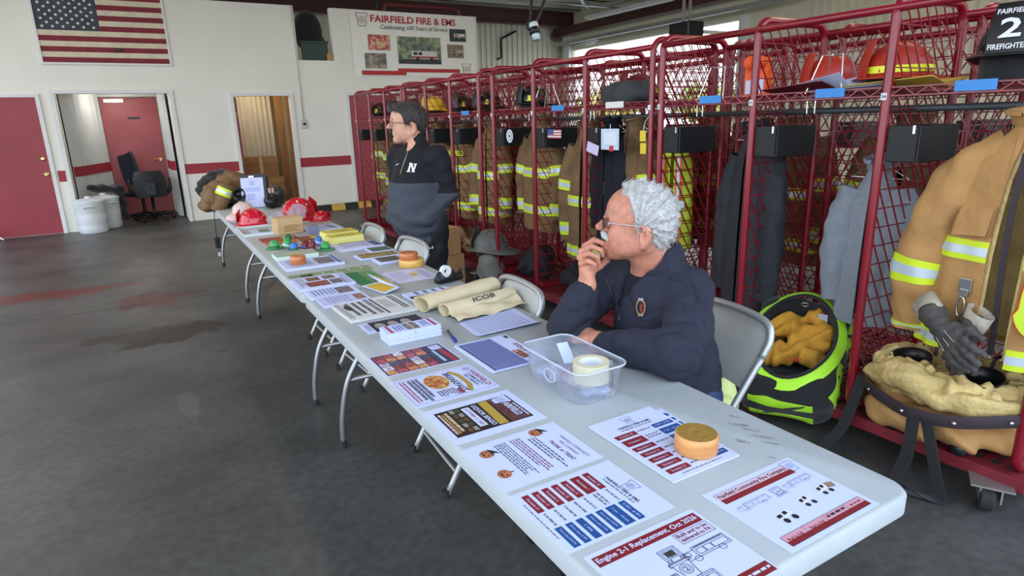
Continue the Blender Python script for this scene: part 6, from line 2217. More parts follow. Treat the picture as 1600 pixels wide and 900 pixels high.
# moustache and brows
mo = SDF()
for sy in (-1, 1):
    mo.chain([HW((0.108, 0.002 * sy, -0.028)), HW((0.103, sy * 0.018, -0.034)), HW((0.092, sy * 0.034, -0.044))], [0.010, 0.0115, 0.007], 0.004)
mo.fn(lambda P_: 0.0012 * np.sin(((P_ - HO) @ HF)[:, 1] * 500), op='d')
mm = mo.mesh(HW((0.1, 0, -0.035)) - 0.08, HW((0.1, 0, -0.035)) + 0.08, 0.0028)
obj('moustache', mm, M_whitehair, pr, world=True, smooth=True)
eb = SDF()
for sy in (-1, 1):
    eb.chain([HW((0.100, sy * 0.014, 0.034)), HW((0.094, sy * 0.032, 0.040)), HW((0.078, sy * 0.050, 0.036))], [0.005, 0.006, 0.004], 0.004)
obj('eyebrows', eb.mesh(HW((0.09, 0, 0.036)) - 0.09, HW((0.09, 0, 0.036)) + 0.09, 0.003), mat('grey_brow', S(150, 138, 128), 0.7, var=0.2, vscale=90), pr, world=True, smooth=True, kind='stuff')


def glasses(parent, Wf, Rm, s, mframe, mlens, mtemple, z=0.008, w_=0.0012):
    gl = MB()
    for sy in (-1, 1):
        ring_ = [Wf((0.112 - 0.010 * (abs(math.cos(a)) if math.cos(a) * sy > 0 else 0), sy * 0.034 + 0.025 * math.cos(a), z + 0.019 * math.sin(a))) for a in ringpts(20)]
        gl.tube(ring_, w_ * s, 6, closed=True)
    gl.tube([Wf((0.113, -0.010, z + 0.006)), Wf((0.117, 0, z + 0.009)), Wf((0.113, 0.010, z + 0.006))], w_ * s, 6)
    fr_ = obj('glasses', gl, mframe, parent, world=True, smooth=True)
    for sy in (-1, 1):
        c_ = Wf((0.110, sy * 0.034, z))
        ring_ = [Wf((0.111 - 0.010 * (abs(math.cos(a)) if math.cos(a) * sy > 0 else 0), sy * 0.034 + 0.0245 * math.cos(a), z + 0.0185 * math.sin(a))) for a in ringpts(20)]
        obj('lens', MB().add(ring_, [tuple(range(20))]), mlens, fr_, world=True)
        obj('temple_arm', MB().tube([Wf((0.102, sy * 0.060, z + 0.006)), Wf((0.085, sy * 0.074, z + 0.006)), Wf((0.02, sy * 0.083, z + 0.002)), Wf((-0.026, sy * 0.086, z - 0.002)), Wf((-0.042, sy * 0.084, z - 0.022))], w_ * 1.15 * s, 6), mtemple, fr_, world=True, smooth=True)
    return fr_


def eyes(parent, Wf, Rm, s):
    for sy in (-1, 1):
        c_ = Wf((0.0865, sy * 0.032, 0.0095))
        e_ = obj('eyeball', MB().lathe([(0.0105 * math.sin(t) * s, 0.0105 * math.cos(t) * s) for t in np.linspace(0.01, PI - 0.01, 9)], c_, 14, Rm @ roty(PI / 2)), M_eye, parent, world=True, smooth=True)
        obj('iris', MB().lathe([(0.0001, 0.0109 * s), (0.005 * s, 0.0095 * s)], c_, 12, Rm @ roty(PI / 2)), M_iris, e_, world=True)


glasses(pr, HW, HF, HS, mat('gun_metal', S(60, 58, 56), 0.3, 0.8), M_lens, M_chrome, 0.010)
eyes(pr, HW, HF, HS)
# chest badge, zip, pen and seams
M_gold = mat('badge_gold', S(150, 132, 86), 0.5)
bc = (1001, 480)
obj('badge', MB(), M_gold, pr) if False else None
ring_o = [[(bc[0] + 7.5 * math.cos(a), bc[1] + 13 * math.sin(a)), (bc[0] + 7.5 * math.cos(b), bc[1] + 13 * math.sin(b)), (bc[0] + 5.8 * math.cos(b), bc[1] + 10.5 * math.sin(b)), (bc[0] + 5.8 * math.cos(a), bc[1] + 10.5 * math.sin(a))] for a, b in zip(ringpts(16), ringpts(16) + 2 * PI / 16)]
bd = decal('badge', jk, [[(bc[0] + 9.5 * math.cos(a) * (1 if k % 2 else 0.78), bc[1] + 17 * math.sin(a) * (1 if k % 2 else 0.78)) for k, a in enumerate(ringpts(16))][::-1]], mat('badge_red', S(84, 26, 34), 0.6), pr, 1.2, 0.003)
decal('badge_ring', jk, ring_o, M_gold, bd, 1.2, 0.0045)
decal('badge_bar', jk, [[(997, 466), (1005, 466), (1005, 470), (997, 470)], [(997, 490), (1005, 490), (1005, 494), (997, 494)]], mat('badge_white', S(150, 150, 146), 0.5), bd, 1.2, 0.0045)
decal('badge_figure', jk, thick_line([(1000, 476), (1003, 477), (1001, 482), (1000, 485), (1004, 485)], 1.6), mat('badge_red2', S(170, 60, 60), 0.5), bd, 1.2, 0.0045)
decal('zipper', jk, thick_line([(947, 436), (953, 452), (960, 468), (968, 484), (968, 500)], 1.6), M_bar, pr, 1.2, 0.0025)
decal('zip_pull', jk, [[(965, 489), (970, 490), (970, 500), (965, 500)]], M_silver, pr, 1.2, 0.006)
decal('seam', jk, thick_line([(1043, 418), (1049, 440), (1062, 438), (1083, 446), (1092, 470), (1101, 500), (1104, 515)], 1.1), mat('seam_dark', S(26, 28, 40), 0.9), pr, 1.2, 0.0015)
decal('arm_pocket', jk, thick_line([(1037, 466), (1070, 472), (1068, 484)], 1.6), mat('seam_dark', S(26, 28, 40), 0.9), pr, 1.2, 0.0015)
decal('shirt_pen', jk, thick_line([(935, 501), (938, 507), (941, 516)], 3.2), mat('pen_blue', S(64, 96, 190), 0.3), pr, 1.2, 0.005)

# ------------------------------------------------------------------ the standing man
ps = thing('person', 'standing person in a black and grey pullover and black track pants', 'person', (1.08, 3.56, 0))
SO = pdep(637, 195, 4.30)
SF = head_frame((-0.955, 0.20, -0.02))
SS = 1.10
SW = lambda p: SO + SF @ (np.asarray(p, float) * SS)
BF = np.array([-0.86, -0.51, 0])
BL = np.array([0.51, -0.86, 0])
B0 = np.array([1.10, 3.58, 0])
bp_ = lambda f, l, z: B0 + BF * f + BL * l + np.array([0, 0, z])
nb = bp_(0.0, 0.0, 1.38)
body2 = SDF()
body2.chain([bp_(0, 0, 0.88), bp_(0.02, 0, 1.1), bp_(0, 0, 1.28), nb], [0.13, 0.13, 0.12, 0.06], 0.05)
body2.cap(bp_(0, -0.16, 1.30), bp_(0, 0.16, 1.30), 0.055, 0.055, 0.05)
S_l, S_r = bp_(0, 0.175, 1.31), bp_(0, -0.175, 1.31)
E_l, E_r = bp_(-0.035, 0.215, 1.055), bp_(-0.035, -0.215, 1.055)
H_l, H_r = bp_(0.135, 0.135, 0.905), bp_(0.135, -0.135, 0.905)
for a, b, c_ in ((S_l, E_l, H_l), (S_r, E_r, H_r)):
    body2.chain([a, b, c_], [0.05, 0.042, 0.03], 0.02)
    d_ = bp_(0.05, 0, 0.88) - c_
    d_ /= np.linalg.norm(d_)
    sd = np.cross(d_, BF)
    sd /= np.linalg.norm(sd)
    body2.ell(c_ + d_ * 0.04, (0.03, 0.03, 0.045), np.eye(3), 0.015)
    for k in range(4):
        o_ = c_ + d_ * 0.07 + sd * (k - 1.5) * 0.02
        body2.chain([o_, o_ + d_ * 0.035 + BF * 0.004, o_ + d_ * 0.06 - BF * 0.012], [0.010, 0.009, 0.008], 0.003)
    body2.chain([c_ + d_ * 0.03, c_ + d_ * 0.06 + sd * 0.045, c_ + d_ * 0.085 + sd * 0.05], [0.014, 0.011, 0.009], 0.006)
for l in (0.095, -0.095):
    body2.chain([bp_(0, l, 0.86), bp_(0.01, l * 1.05, 0.46), bp_(-0.02, l * 1.1, 0.09)], [0.08, 0.055, 0.04], 0.02)
    body2.cap(bp_(-0.02, l * 1.1, 0.05), bp_(0.14, l * 1.2, 0.04), 0.036, 0.03, 0.02)
body2.chain([nb, SW((-0.03, 0, -0.05))], [0.064, 0.058], 0.03)
body2.cap(SW((-0.02, 0.0, -0.07)), SW((0.05, 0, -0.085)), 0.036, 0.020, 0.03)
add_head(body2, SO, SF, SS, 1.05)
obj('body', body2.mesh((0.7, 3.2, 0.0), (1.45, 3.95, 1.72), 0.0062, smooth=1), M_skin, ps, world=True, smooth=True)
pu = SDF()
pu.chain([bp_(0.02, 0, 0.80), bp_(0.05, 0, 0.95), bp_(0.05, 0, 1.08), bp_(0.01, 0, 1.24)], [0.175, 0.19, 0.178, 0.150], 0.06)
pu.cap(bp_(0, 0, 1.30) - BL * 0.15, bp_(0, 0, 1.30) + BL * 0.15, 0.078, 0.078, 0.06)
pu.cap(bp_(-0.01, 0, 1.33), nb + [0, 0, 0.03], 0.09, 0.068, 0.04)
for a, b, c_ in ((S_l, E_l, H_l), (S_r, E_r, H_r)):
    pu.chain([a, b, c_], [0.078, 0.070, 0.058], 0.03)
    pu.cap(c_, c_ + (bp_(0.05, 0, 0.88) - c_) * 0.5, 0.056, 0.05, 0.03)
pu.cap(nb + [0, 0, -0.02], SW((-0.03, 0, -0.09)), 0.058, 0.062, 0.008, 's')
pu.cap(nb + BF * 0.07 + [0, 0, 0.02], nb + BF * 0.11 + [0, 0, -0.12], 0.03, 0.004, 0.01, 's')
pu.plane(bp_(0, 0, 0.70), (0, 0, -1), 0.02)
pu.fn(lambda P_: 0.006 * np.sin(P_[:, 2] * 55 + 3 * np.sin(P_[:, 1] * 14 + P_[:, 0] * 11)) * np.sin(P_[:, 1] * 17 - P_[:, 0] * 9) + 0.005 * np.sin(P_[:, 2] * 90 + P_[:, 0] * 40 + P_[:, 1] * 50) * np.exp(-(np.linalg.norm(P_ - (E_l * 0.45 + H_l * 0.55), axis=1) / 0.14) ** 2) + 0.006 * np.sin(P_[:, 2] * 75) * np.exp(-((P_[:, 2] - 0.76) / 0.06) ** 2), op='d')
pm = pu.mesh((0.65, 3.15, 0.62), (1.5, 4.0, 1.5), 0.0068, smooth=1)
V = np.asarray(pm.v)
F_ = np.asarray(pm.f)
cz = V[F_].mean(1)
lat = (cz - B0) @ BL
split = np.where(np.abs(lat) > 0.2, 1.06, 1.145 - 0.03 * lat)
up_ = cz[:, 2] > split
for nm, msk, m_ in (('pullover_yoke', up_, M_blackjk), ('pullover_lower', ~up_, M_greyjk)):
    ids = F_[msk]
    uq, inv = np.unique(ids, return_inverse=True)
    mb = MB()
    mb.v = [tuple(x) for x in V[uq]]
    mb.f = [tuple(x) for x in inv.reshape(ids.shape)]
    obj(nm, mb, m_, ps, world=True, smooth=True)
obj('undershirt', SDF().cap(nb + BF * 0.02 + [0, 0, -0.03], nb + BF * 0.05 + [0, 0, -0.10], 0.065, 0.05).mesh((0.8, 3.3, 1.1), (1.3, 3.8, 1.5), 0.01), mat('grey_shirt', S(150, 152, 158), 0.9), ps, world=True, smooth=True)
tp = SDF()
for l in (0.095, -0.095):
    tp.chain([bp_(0, l, 0.84), bp_(0.01, l * 1.05, 0.46), bp_(-0.02, l * 1.1, 0.07)], [0.115, 0.085, 0.07], 0.03)
tp.ell(bp_(0, 0, 0.84), (0.15, 0.16, 0.12), k=0.05)
tp.fn(lambda P_: 0.004 * np.sin(P_[:, 2] * 40 + 3 * np.sin(P_[:, 0] * 20)), op='d')
obj('track_pants', tp.mesh((0.75, 3.2, 0.0), (1.45, 3.95, 1.05), 0.01), M_pants, ps, world=True, smooth=True)
for l in (0.1, -0.1):
    so = SDF()
    so.cap(bp_(-0.06, l * 1.1, 0.05), bp_(0.15, l * 1.25, 0.04), 0.046, 0.038).plane((0, 0, 0.003), (0, 0, -1))
    c_ = bp_(0.04, l, 0.05)
    obj('shoe', so.mesh(c_ - 0.2, c_ + 0.2, 0.009), M_black, ps, world=True, smooth=True)
h2 = SDF()
Ey = lambda q_, c, r, k=0.02, op='u', A=None: q_.ell(SW(c), np.asarray(r) * SS, SF if A is None else SF @ A, k, op)
Ey(h2, (-0.012, 0, 0.046), (0.110, 0.085, 0.094))
Ey(h2, (-0.072, 0, 0.010), (0.042, 0.070, 0.070), 0.03)
Ey(h2, (0.040, 0, 0.104), (0.058, 0.058, 0.030), 0.02)
Ey(h2, (0.100, 0, 0.018), (0.075, 0.15, 0.072), 0.006, 's')
Ey(h2, (0.045, 0, -0.060), (0.068, 0.15, 0.078), 0.006, 's')
for sy in (-1, 1):
    Ey(h2, (-0.018, sy * 0.09, -0.016), (0.024, 0.03, 0.036), 0.006, 's')
h2.fn(lambda P_: 0.003 * np.sin(((P_ - SO) @ SF)[:, 1] * 110 + ((P_ - SO) @ SF)[:, 0] * 70), op='d')
hm2 = h2.mesh(SO - 0.19, SO + 0.19, 0.0048)
hair2 = obj('hair', hm2, M_darkhair, ps, world=True, smooth=True)
pts = []
for p_ in sample_surface(hm2, 600, 4):
    x = (p_ - SO) @ SF / SS
    dl = SF @ np.array([0.7 if x[0] > 0.0 and x[2] > 0.06 else -0.5, 0.1, -0.1 if x[2] > 0.06 else -1.0])
    pts.append((np.array(p_), dl))
strands('hair_strand', h2, pts, 0.03, 0.0014, mat('dark_hair2', S(74, 68, 66), 0.5), hair2, 6, 0.2)
eb = SDF()
for sy in (-1, 1):
    eb.chain([SW((0.100, sy * 0.014, 0.034)), SW((0.094, sy * 0.032, 0.039)), SW((0.078, sy * 0.050, 0.034))], [0.004, 0.005, 0.003], 0.004)
obj('eyebrows', eb.mesh(SW((0.09, 0, 0.036)) - 0.09, SW((0.09, 0, 0.036)) + 0.09, 0.003), M_darkhair, ps, world=True, smooth=True, kind='stuff')
glasses(ps, SW, SF, SS, M_black, M_lens2, M_black, 0.010, 0.0014)
eyes(ps, SW, SF, SS)
# chest marks and zip
decal('zipper', pu, thick_line([(637, 236), (634, 246), (629, 260), (625, 272)], 1.0), M_silver, ps, 3.0, 0.004)
decal('chest_mark', pu, [[(617.6, 258), (622, 255.6), (623.6, 255.2), (621, 257.4), (618.2, 258.3)]], M_white, ps, 3.0, 0.005)
NN = [[(636.5, 268), (640.5, 255), (643, 255), (639.5, 268)], [(641.5, 255), (644.5, 255), (646.5, 266), (644, 268)], [(644.5, 267), (648.5, 256), (651, 256), (647, 268)], [(639.5, 254.5), (644, 254.5), (644, 256), (639.5, 256)], [(646.5, 255.6), (651.6, 256), (651.2, 257.4), (646.3, 257)], [(635.4, 267), (640.8, 267), (640.8, 268.6), (635.4, 268.6)], [(643, 267.4), (648, 267.6), (648, 269), (643, 268.8)]]
decal('chest_letter', pu, NN, M_white, ps, 3.0, 0.005)
decal('leg_mark', tp, [[(668.6, 388.8), (670, 385.4), (671.2, 385.6), (670.4, 388.2), (673, 387.6), (674.6, 386.6), (675.6, 384.6), (677, 385), (676.6, 388.6), (675.4, 388.8), (675, 387.6), (672, 388.9), (669.6, 389.8)]], M_white, ps, 3.0, 0.006)
# ================================================================== turnout gear
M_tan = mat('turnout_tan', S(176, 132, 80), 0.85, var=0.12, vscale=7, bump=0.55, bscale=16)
M_tand = mat('turnout_tan_worn_shaded', S(116, 90, 60), 0.9, var=0.25, vscale=9, bump=0.55, bscale=16)  # worn tan, darkened further to carry the shade inside the racks
M_lime = mat('lime_trim', S(206, 226, 40), 0.5, var=0.04)
M_silv = mat('silver_trim', S(196, 208, 214), 0.3, 0.2, var=0.05)
M_lining = mat('quilt_lining', S(206, 180, 118), 0.75, var=0.16, vscale=12, bump=0.5, bscale=45)
M_purple = mat('purple_black_band', S(52, 40, 46), 0.6, var=0.15)
M_greywool = mat('grey_wool', S(128, 134, 142), 0.95, var=0.08, vscale=40, bump=0.3, bscale=300)
M_glove = mat('glove_dark', S(74, 70, 67), 0.8, var=0.25, vscale=40, bump=0.2, bscale=120)
M_glovel = mat('glove_pale', S(176, 166, 148), 0.85, var=0.15, vscale=30)
M_hiv = mat('hi_vis_lime', S(176, 236, 52), 0.6, var=0.05, vscale=12, bump=0.1, bscale=90)
M_orange = mat('hi_vis_orange', S(236, 92, 34), 0.55, var=0.05)


def interp(tab, t):
    xs = [a for a, _ in tab]
    ys = [b for _, b in tab]
    return float(np.interp(t, xs, ys))


def coat_parts(t, H=0.90, A=None, Bd=None, gap=0.10, seed=0, fold=0.07, nphi=72, nt=30, m_=None, stripes=(0.44, 0.05), sleeves=None, sleeve_stripes=(0.52, 0.90), trim=True, lining=None, collar=True, lean=0.0):
    """a hanging coat, front towards local +x, hem at z = 0"""
    m_ = m_ or M_tan
    A = A or ((0, 0.29), (0.45, 0.30), (0.62, 0.295), (0.78, 0.25), (0.90, 0.165), (0.96, 0.11), (1.0, 0.085))
    Bd = Bd or ((0, 0.13), (0.45, 0.12), (0.8, 0.10), (0.93, 0.075), (1.0, 0.07))
    g_ = np.random.default_rng(seed)
    ph_ = g_.random(6) * 6

    def surf(phi, tt, off=0.0):
        a, b = interp(A, tt), interp(Bd, tt)
        f = 1 + fold * (1.15 - tt) * (0.5 * math.sin(5 * phi + ph_[0] + 2.0 * tt) + 0.35 * math.sin(9 * phi + ph_[1] - 3 * tt) + 0.25 * math.sin(14 * phi + ph_[2]))
        c_, s_ = math.cos(phi), math.sin(phi)
        x = b * math.copysign(abs(c_) ** 0.75, c_) * f + off * c_
        y = a * math.copysign(abs(s_) ** 0.9, s_) * (1 + (f - 1) * 0.4) + off * s_
        return (x + lean * tt, y, H * tt)

    def patch(t0, t1, off, p0, p1, n1=nphi, n2=nt):
        P_ = np.zeros((n1, n2, 3))
        for i, ph in enumerate(np.linspace(p0, p1, n1)):
            for j, tt in enumerate(np.linspace(t0, t1, n2)):
                P_[i, j] = surf(ph, tt, off)
        return P_
    body_ = obj('coat_body', MB().sheet(patch(0, 1, 0, gap, 2 * PI - gap), 0.006), m_, t, smooth=True)
    if lining:
        obj('lining', MB().grid(patch(0.03, 0.99, -0.012, gap * 0.8, 2 * PI - gap * 0.8)[::-1]), lining, t, smooth=True)
    if trim:
        for ts in stripes:
            h_ = 0.040 / H
            o_ = obj('lime_stripe', MB().sheet(patch(ts - h_, ts + h_, 0.004, gap, 2 * PI - gap, nphi, 3), 0.003), M_lime, t, smooth=True)
            obj('silver_stripe', MB().sheet(patch(ts - h_ * 0.42, ts + h_ * 0.42, 0.0065, gap, 2 * PI - gap, nphi, 3), 0.002), M_silv, o_, smooth=True)
    if collar:
        P_ = np.zeros((30, 6, 3))
        for i, ph in enumerate(np.linspace(gap * 2.2, 2 * PI - gap * 2.2, 30)):
            for j in range(6):
                k = j / 5
                q_ = np.array(surf(ph, 0.985))
                q_[0] = q_[0] * (1 + 0.25 * math.sin(k * PI * 0.7)) + 0.02 * k
                q_[1] = q_[1] * (1 + 0.30 * math.sin(k * PI * 0.7))
                q_[2] += 0.085 * math.sin(k * PI * 0.62) - 0.02 * k * (1 + math.cos(ph))
                P_[i, j] = q_
        obj('collar', MB().sheet(P_, 0.006), m_, t, smooth=True)
    for sgn, path, rads in (sleeves or ()):
        P0 = spline(path, 8)
        n = len(P0)
        rr = np.interp(np.linspace(0, 1, n), np.linspace(0, 1, len(rads)), rads)
        T_ = np.gradient(P0, axis=0)
        T_ /= np.linalg.norm(T_, axis=1, keepdims=True)

        def spatch(i0, i1, off, n2):
            Q = np.zeros((n2, 29, 3))
            for i, fi in enumerate(np.linspace(i0, i1, n2)):
                c_ = np.array([np.interp(fi, range(n), P0[:, k]) for k in range(3)])
                tv = np.array([np.interp(fi, range(n), T_[:, k]) for k in range(3)])
                r_ = np.interp(fi, range(n), rr)
                s_ = np.cross(tv, (1, 0, 0))
                s_ /= np.linalg.norm(s_)
                w_ = np.cross(s_, tv)
                for j in range(29):
                    a = 2 * PI * j / 28
                    rf = r_ * (1 + fold * 0.9 * (0.5 * math.sin(3 * a + ph_[3] + fi * 0.35) + 0.4 * math.sin(5 * a + ph_[4] - fi * 0.6)) + 0.05 * math.sin(fi * 1.3 + 2 * math.sin(a + ph_[5])) * (0 if off else 1))
                    Q[i, j] = c_ + (s_ * math.cos(a)) * (rf + off) + w_ * math.sin(a) * (rf * 0.8 + off)
            return Q
        sl_ = obj('sleeve', MB().sheet(spatch(0, n - 1, 0, 34), 0.005), m_, t, smooth=True)
        if trim:
            for ts in sleeve_stripes:
                Ls_ = np.linalg.norm(np.diff(P0, axis=0), axis=1).sum()
                h_ = 0.040 / Ls_
                o_ = obj('lime_stripe', MB().sheet(spatch((ts - h_) * (n - 1), (ts + h_) * (n - 1), 0.0045, 4), 0.003), M_lime, sl_, smooth=True)
                obj('silver_band', MB().sheet(spatch((ts - h_ * 0.42) * (n - 1), (ts + h_ * 0.42) * (n - 1), 0.007, 3), 0.002), M_silv, t, smooth=True)
    return surf


def hanger(parent, x, y, z, zt, w_=0.2, ax=(0, 1, 0)):
    ax = np.asarray(ax, float)
    c_ = np.array([x, y, z])
    mb = MB()
    mb.tube([c_ - ax * w_ + [0, 0, -0.02], c_ + [0, 0, 0.06], c_ + ax * w_ + [0, 0, -0.02], c_ - ax * w_ + [0, 0, -0.02]], 0.0025, 6)
    top = np.array([x, y, zt])
    hk = [c_ + [0, 0, 0.06], top + [0, 0, -0.03]] + [top + ax * 0.024 * math.sin(a) + np.array([0, 0, 0.0 + 0.024 * -math.cos(a)]) + [0, 0, 0] for a in np.linspace(0.4, 4.4, 9)]
    mb.tube(hk, 0.0025, 6)
    return obj('wire_hanger', mb, M_silver, parent, world=True, smooth=True)


# --- the large coat in front
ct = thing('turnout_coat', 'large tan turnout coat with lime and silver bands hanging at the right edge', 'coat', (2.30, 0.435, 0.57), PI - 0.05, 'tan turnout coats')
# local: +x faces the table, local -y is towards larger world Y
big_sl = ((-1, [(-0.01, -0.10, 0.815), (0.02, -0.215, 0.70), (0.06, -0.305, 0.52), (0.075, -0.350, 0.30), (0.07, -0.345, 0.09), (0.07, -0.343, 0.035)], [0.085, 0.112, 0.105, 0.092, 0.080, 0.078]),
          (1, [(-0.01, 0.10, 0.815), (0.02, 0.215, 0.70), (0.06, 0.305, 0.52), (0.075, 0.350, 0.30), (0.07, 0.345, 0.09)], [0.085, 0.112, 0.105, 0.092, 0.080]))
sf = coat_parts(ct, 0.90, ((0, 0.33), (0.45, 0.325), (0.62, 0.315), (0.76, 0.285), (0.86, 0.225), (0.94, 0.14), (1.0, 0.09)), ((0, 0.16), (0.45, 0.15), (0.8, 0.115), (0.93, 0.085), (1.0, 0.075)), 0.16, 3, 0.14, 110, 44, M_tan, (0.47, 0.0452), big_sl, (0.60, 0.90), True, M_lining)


def on_front(y, z, off=0.012):
    """local point on the coat's front at side y and height z"""
    tt = z / 0.90
    best = min(np.linspace(0.16, 2 * PI - 0.16, 400), key=lambda p_: abs(sf(p_, tt)[1] - y) + (10 if sf(p_, tt)[0] < 0 else 0))
    return np.array(sf(best, tt, off))


# pocket flap, storm flap, clip, carabiner
P_ = np.array([[on_front(-0.06 - 0.115 * i / 7, 0.59 - 0.10 * j / 5 - 0.012 * (i / 7), 0.022 + 0.012 * j / 5) for j in range(6)] for i in range(8)])
obj('pocket_flap', MB().sheet(P_[::-1], 0.006), M_tan, ct, smooth=True)
P_ = np.array([[on_front(-0.052 - 0.13 * i / 7, 0.60 - 0.115 * j / 5 - 0.012 * (i / 7), 0.010) for j in range(6)] for i in range(8)])
obj('pocket', MB().sheet(P_[::-1], 0.008), M_tan, ct, smooth=True)
P_ = np.array([[on_front(-0.035 - 0.018 * i / 2, 0.88 - 0.80 * j / 11, 0.006) for j in range(12)] for i in range(3)])
obj('storm_flap', MB().sheet(P_[::-1], 0.004), M_tan, ct, smooth=True)
q_ = on_front(-0.115, 0.285, 0.012)
obj('metal_clip', MB().cbox(q_, (0.008, 0.045, 0.055)).cbox(q_ + [0.006, 0, -0.03], (0.006, 0.03, 0.03)), M_steel, ct, bevel=0.002)
cbn = [q_ + np.array([0.014, 0.014 * math.cos(a), -0.085 + 0.04 * math.sin(a)]) for a in ringpts(16)]
obj('carabiner', MB().tube(cbn, 0.0042, 6, closed=True), M_steel, ct, smooth=True)
obj('glove_leash', MB().tube(spline([q_ + [0.014, 0, -0.125], q_ + [0.03, 0.005, -0.15], q_ + [0.05, 0, -0.18]], 4), 0.004, 6), mat('brown_cord', S(96, 60, 40), 0.8), ct, smooth=True)
obj('hanging_strap', MB().sheet(np.array([[(0.14 + 0.02 * j / 9, 0.0 + 0.022 * (i - 0.5) - 0.01 * math.sin(j * 0.5), 0.80 - 0.085 * j) for j in range(10)] for i in range(2)]), 0.003), M_purple, ct, smooth=True)
hanger(ct, 2.30, 0.435, 1.45, 1.553, 0.17)

# --- generic coats deeper in the racks
def rack_coat(x, y, z0, H, label, seed, m_, rz=PI, stripes=(0.50, 0.10), wide=1.0, trim=True, sl=True, letters=None, collar=True, cat='coat', name='turnout_coat', group='tan turnout coats', sst=(0.5, 0.9)):
    t = thing(name, label, cat, (x, y, z0), rz, group)
    A = tuple((a, b * wide) for a, b in ((0, 0.25), (0.45, 0.26), (0.66, 0.25), (0.80, 0.21), (0.90, 0.145), (0.96, 0.10), (1.0, 0.08)))
    B = ((0, 0.10), (0.45, 0.095), (0.8, 0.085), (0.93, 0.07), (1.0, 0.06))
    k = H / 0.9
    w_ = wide
    sl_ = ((-1, [(0.0, -0.17 * w_, 0.78 * k), (0.02, -0.235 * w_, 0.62 * k), (0.03, -0.27 * w_, 0.40 * k), (0.03, -0.26 * w_, 0.12 * k)], [0.075, 0.085, 0.078, 0.066]),
           (1, [(0.0, 0.17 * w_, 0.78 * k), (0.02, 0.235 * w_, 0.62 * k), (0.03, 0.27 * w_, 0.40 * k), (0.03, 0.26 * w_, 0.12 * k)], [0.075, 0.085, 0.078, 0.066])) if sl else ()
    s_ = coat_parts(t, H, A, B, 0.05, seed, 0.09, 48, 22, m_, stripes, sl_, sst, trim, None, collar)
    hanger(t, x, y, z0 + H * 0.97, 1.553, 0.14)
    if letters:
        obj('back_letters', text_into(MB(), letters, (0.150, 0.06, H * 0.74), w=0.40, h=0.055, ux=(0, 1, 0), uy=(0, 0, 1)), M_lime, t)
    return t


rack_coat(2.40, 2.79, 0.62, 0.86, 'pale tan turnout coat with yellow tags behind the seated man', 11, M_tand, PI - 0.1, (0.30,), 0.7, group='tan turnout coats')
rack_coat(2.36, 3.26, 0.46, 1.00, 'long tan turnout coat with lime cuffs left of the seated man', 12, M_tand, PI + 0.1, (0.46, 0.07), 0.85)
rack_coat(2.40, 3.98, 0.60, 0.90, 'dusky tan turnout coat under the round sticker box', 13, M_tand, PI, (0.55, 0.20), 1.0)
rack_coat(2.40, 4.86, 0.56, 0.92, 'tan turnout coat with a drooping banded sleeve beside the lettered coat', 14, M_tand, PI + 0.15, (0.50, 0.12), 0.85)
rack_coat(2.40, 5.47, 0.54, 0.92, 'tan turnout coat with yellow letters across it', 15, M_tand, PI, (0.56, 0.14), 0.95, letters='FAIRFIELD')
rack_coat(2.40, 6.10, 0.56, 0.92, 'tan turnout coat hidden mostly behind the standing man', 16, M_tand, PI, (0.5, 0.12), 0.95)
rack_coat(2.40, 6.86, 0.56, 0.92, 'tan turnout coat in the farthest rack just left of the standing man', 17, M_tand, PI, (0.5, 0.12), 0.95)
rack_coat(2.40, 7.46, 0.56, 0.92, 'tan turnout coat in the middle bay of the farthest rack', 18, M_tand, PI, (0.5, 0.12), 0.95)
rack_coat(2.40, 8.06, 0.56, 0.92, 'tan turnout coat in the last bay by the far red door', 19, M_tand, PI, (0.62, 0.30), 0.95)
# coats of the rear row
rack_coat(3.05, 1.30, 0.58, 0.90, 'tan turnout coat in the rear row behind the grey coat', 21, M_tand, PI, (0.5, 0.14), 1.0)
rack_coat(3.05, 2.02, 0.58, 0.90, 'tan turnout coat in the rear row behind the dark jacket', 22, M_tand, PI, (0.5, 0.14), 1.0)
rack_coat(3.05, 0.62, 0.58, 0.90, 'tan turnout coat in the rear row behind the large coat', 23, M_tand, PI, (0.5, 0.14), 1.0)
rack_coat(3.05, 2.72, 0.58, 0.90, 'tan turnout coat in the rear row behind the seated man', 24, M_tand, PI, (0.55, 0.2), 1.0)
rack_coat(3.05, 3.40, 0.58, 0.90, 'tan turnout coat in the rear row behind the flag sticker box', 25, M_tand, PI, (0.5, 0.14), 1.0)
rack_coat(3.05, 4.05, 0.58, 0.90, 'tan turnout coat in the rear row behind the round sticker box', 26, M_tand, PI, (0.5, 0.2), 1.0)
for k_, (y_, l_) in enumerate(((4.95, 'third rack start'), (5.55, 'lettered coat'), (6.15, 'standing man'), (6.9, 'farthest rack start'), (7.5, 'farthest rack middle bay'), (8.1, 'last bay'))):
    rack_coat(3.05, y_, 0.56, 0.92, 'tan turnout coat in the rear row behind the ' + l_, 60 + k_, M_tand, PI, (0.5, 0.14), 1.0)
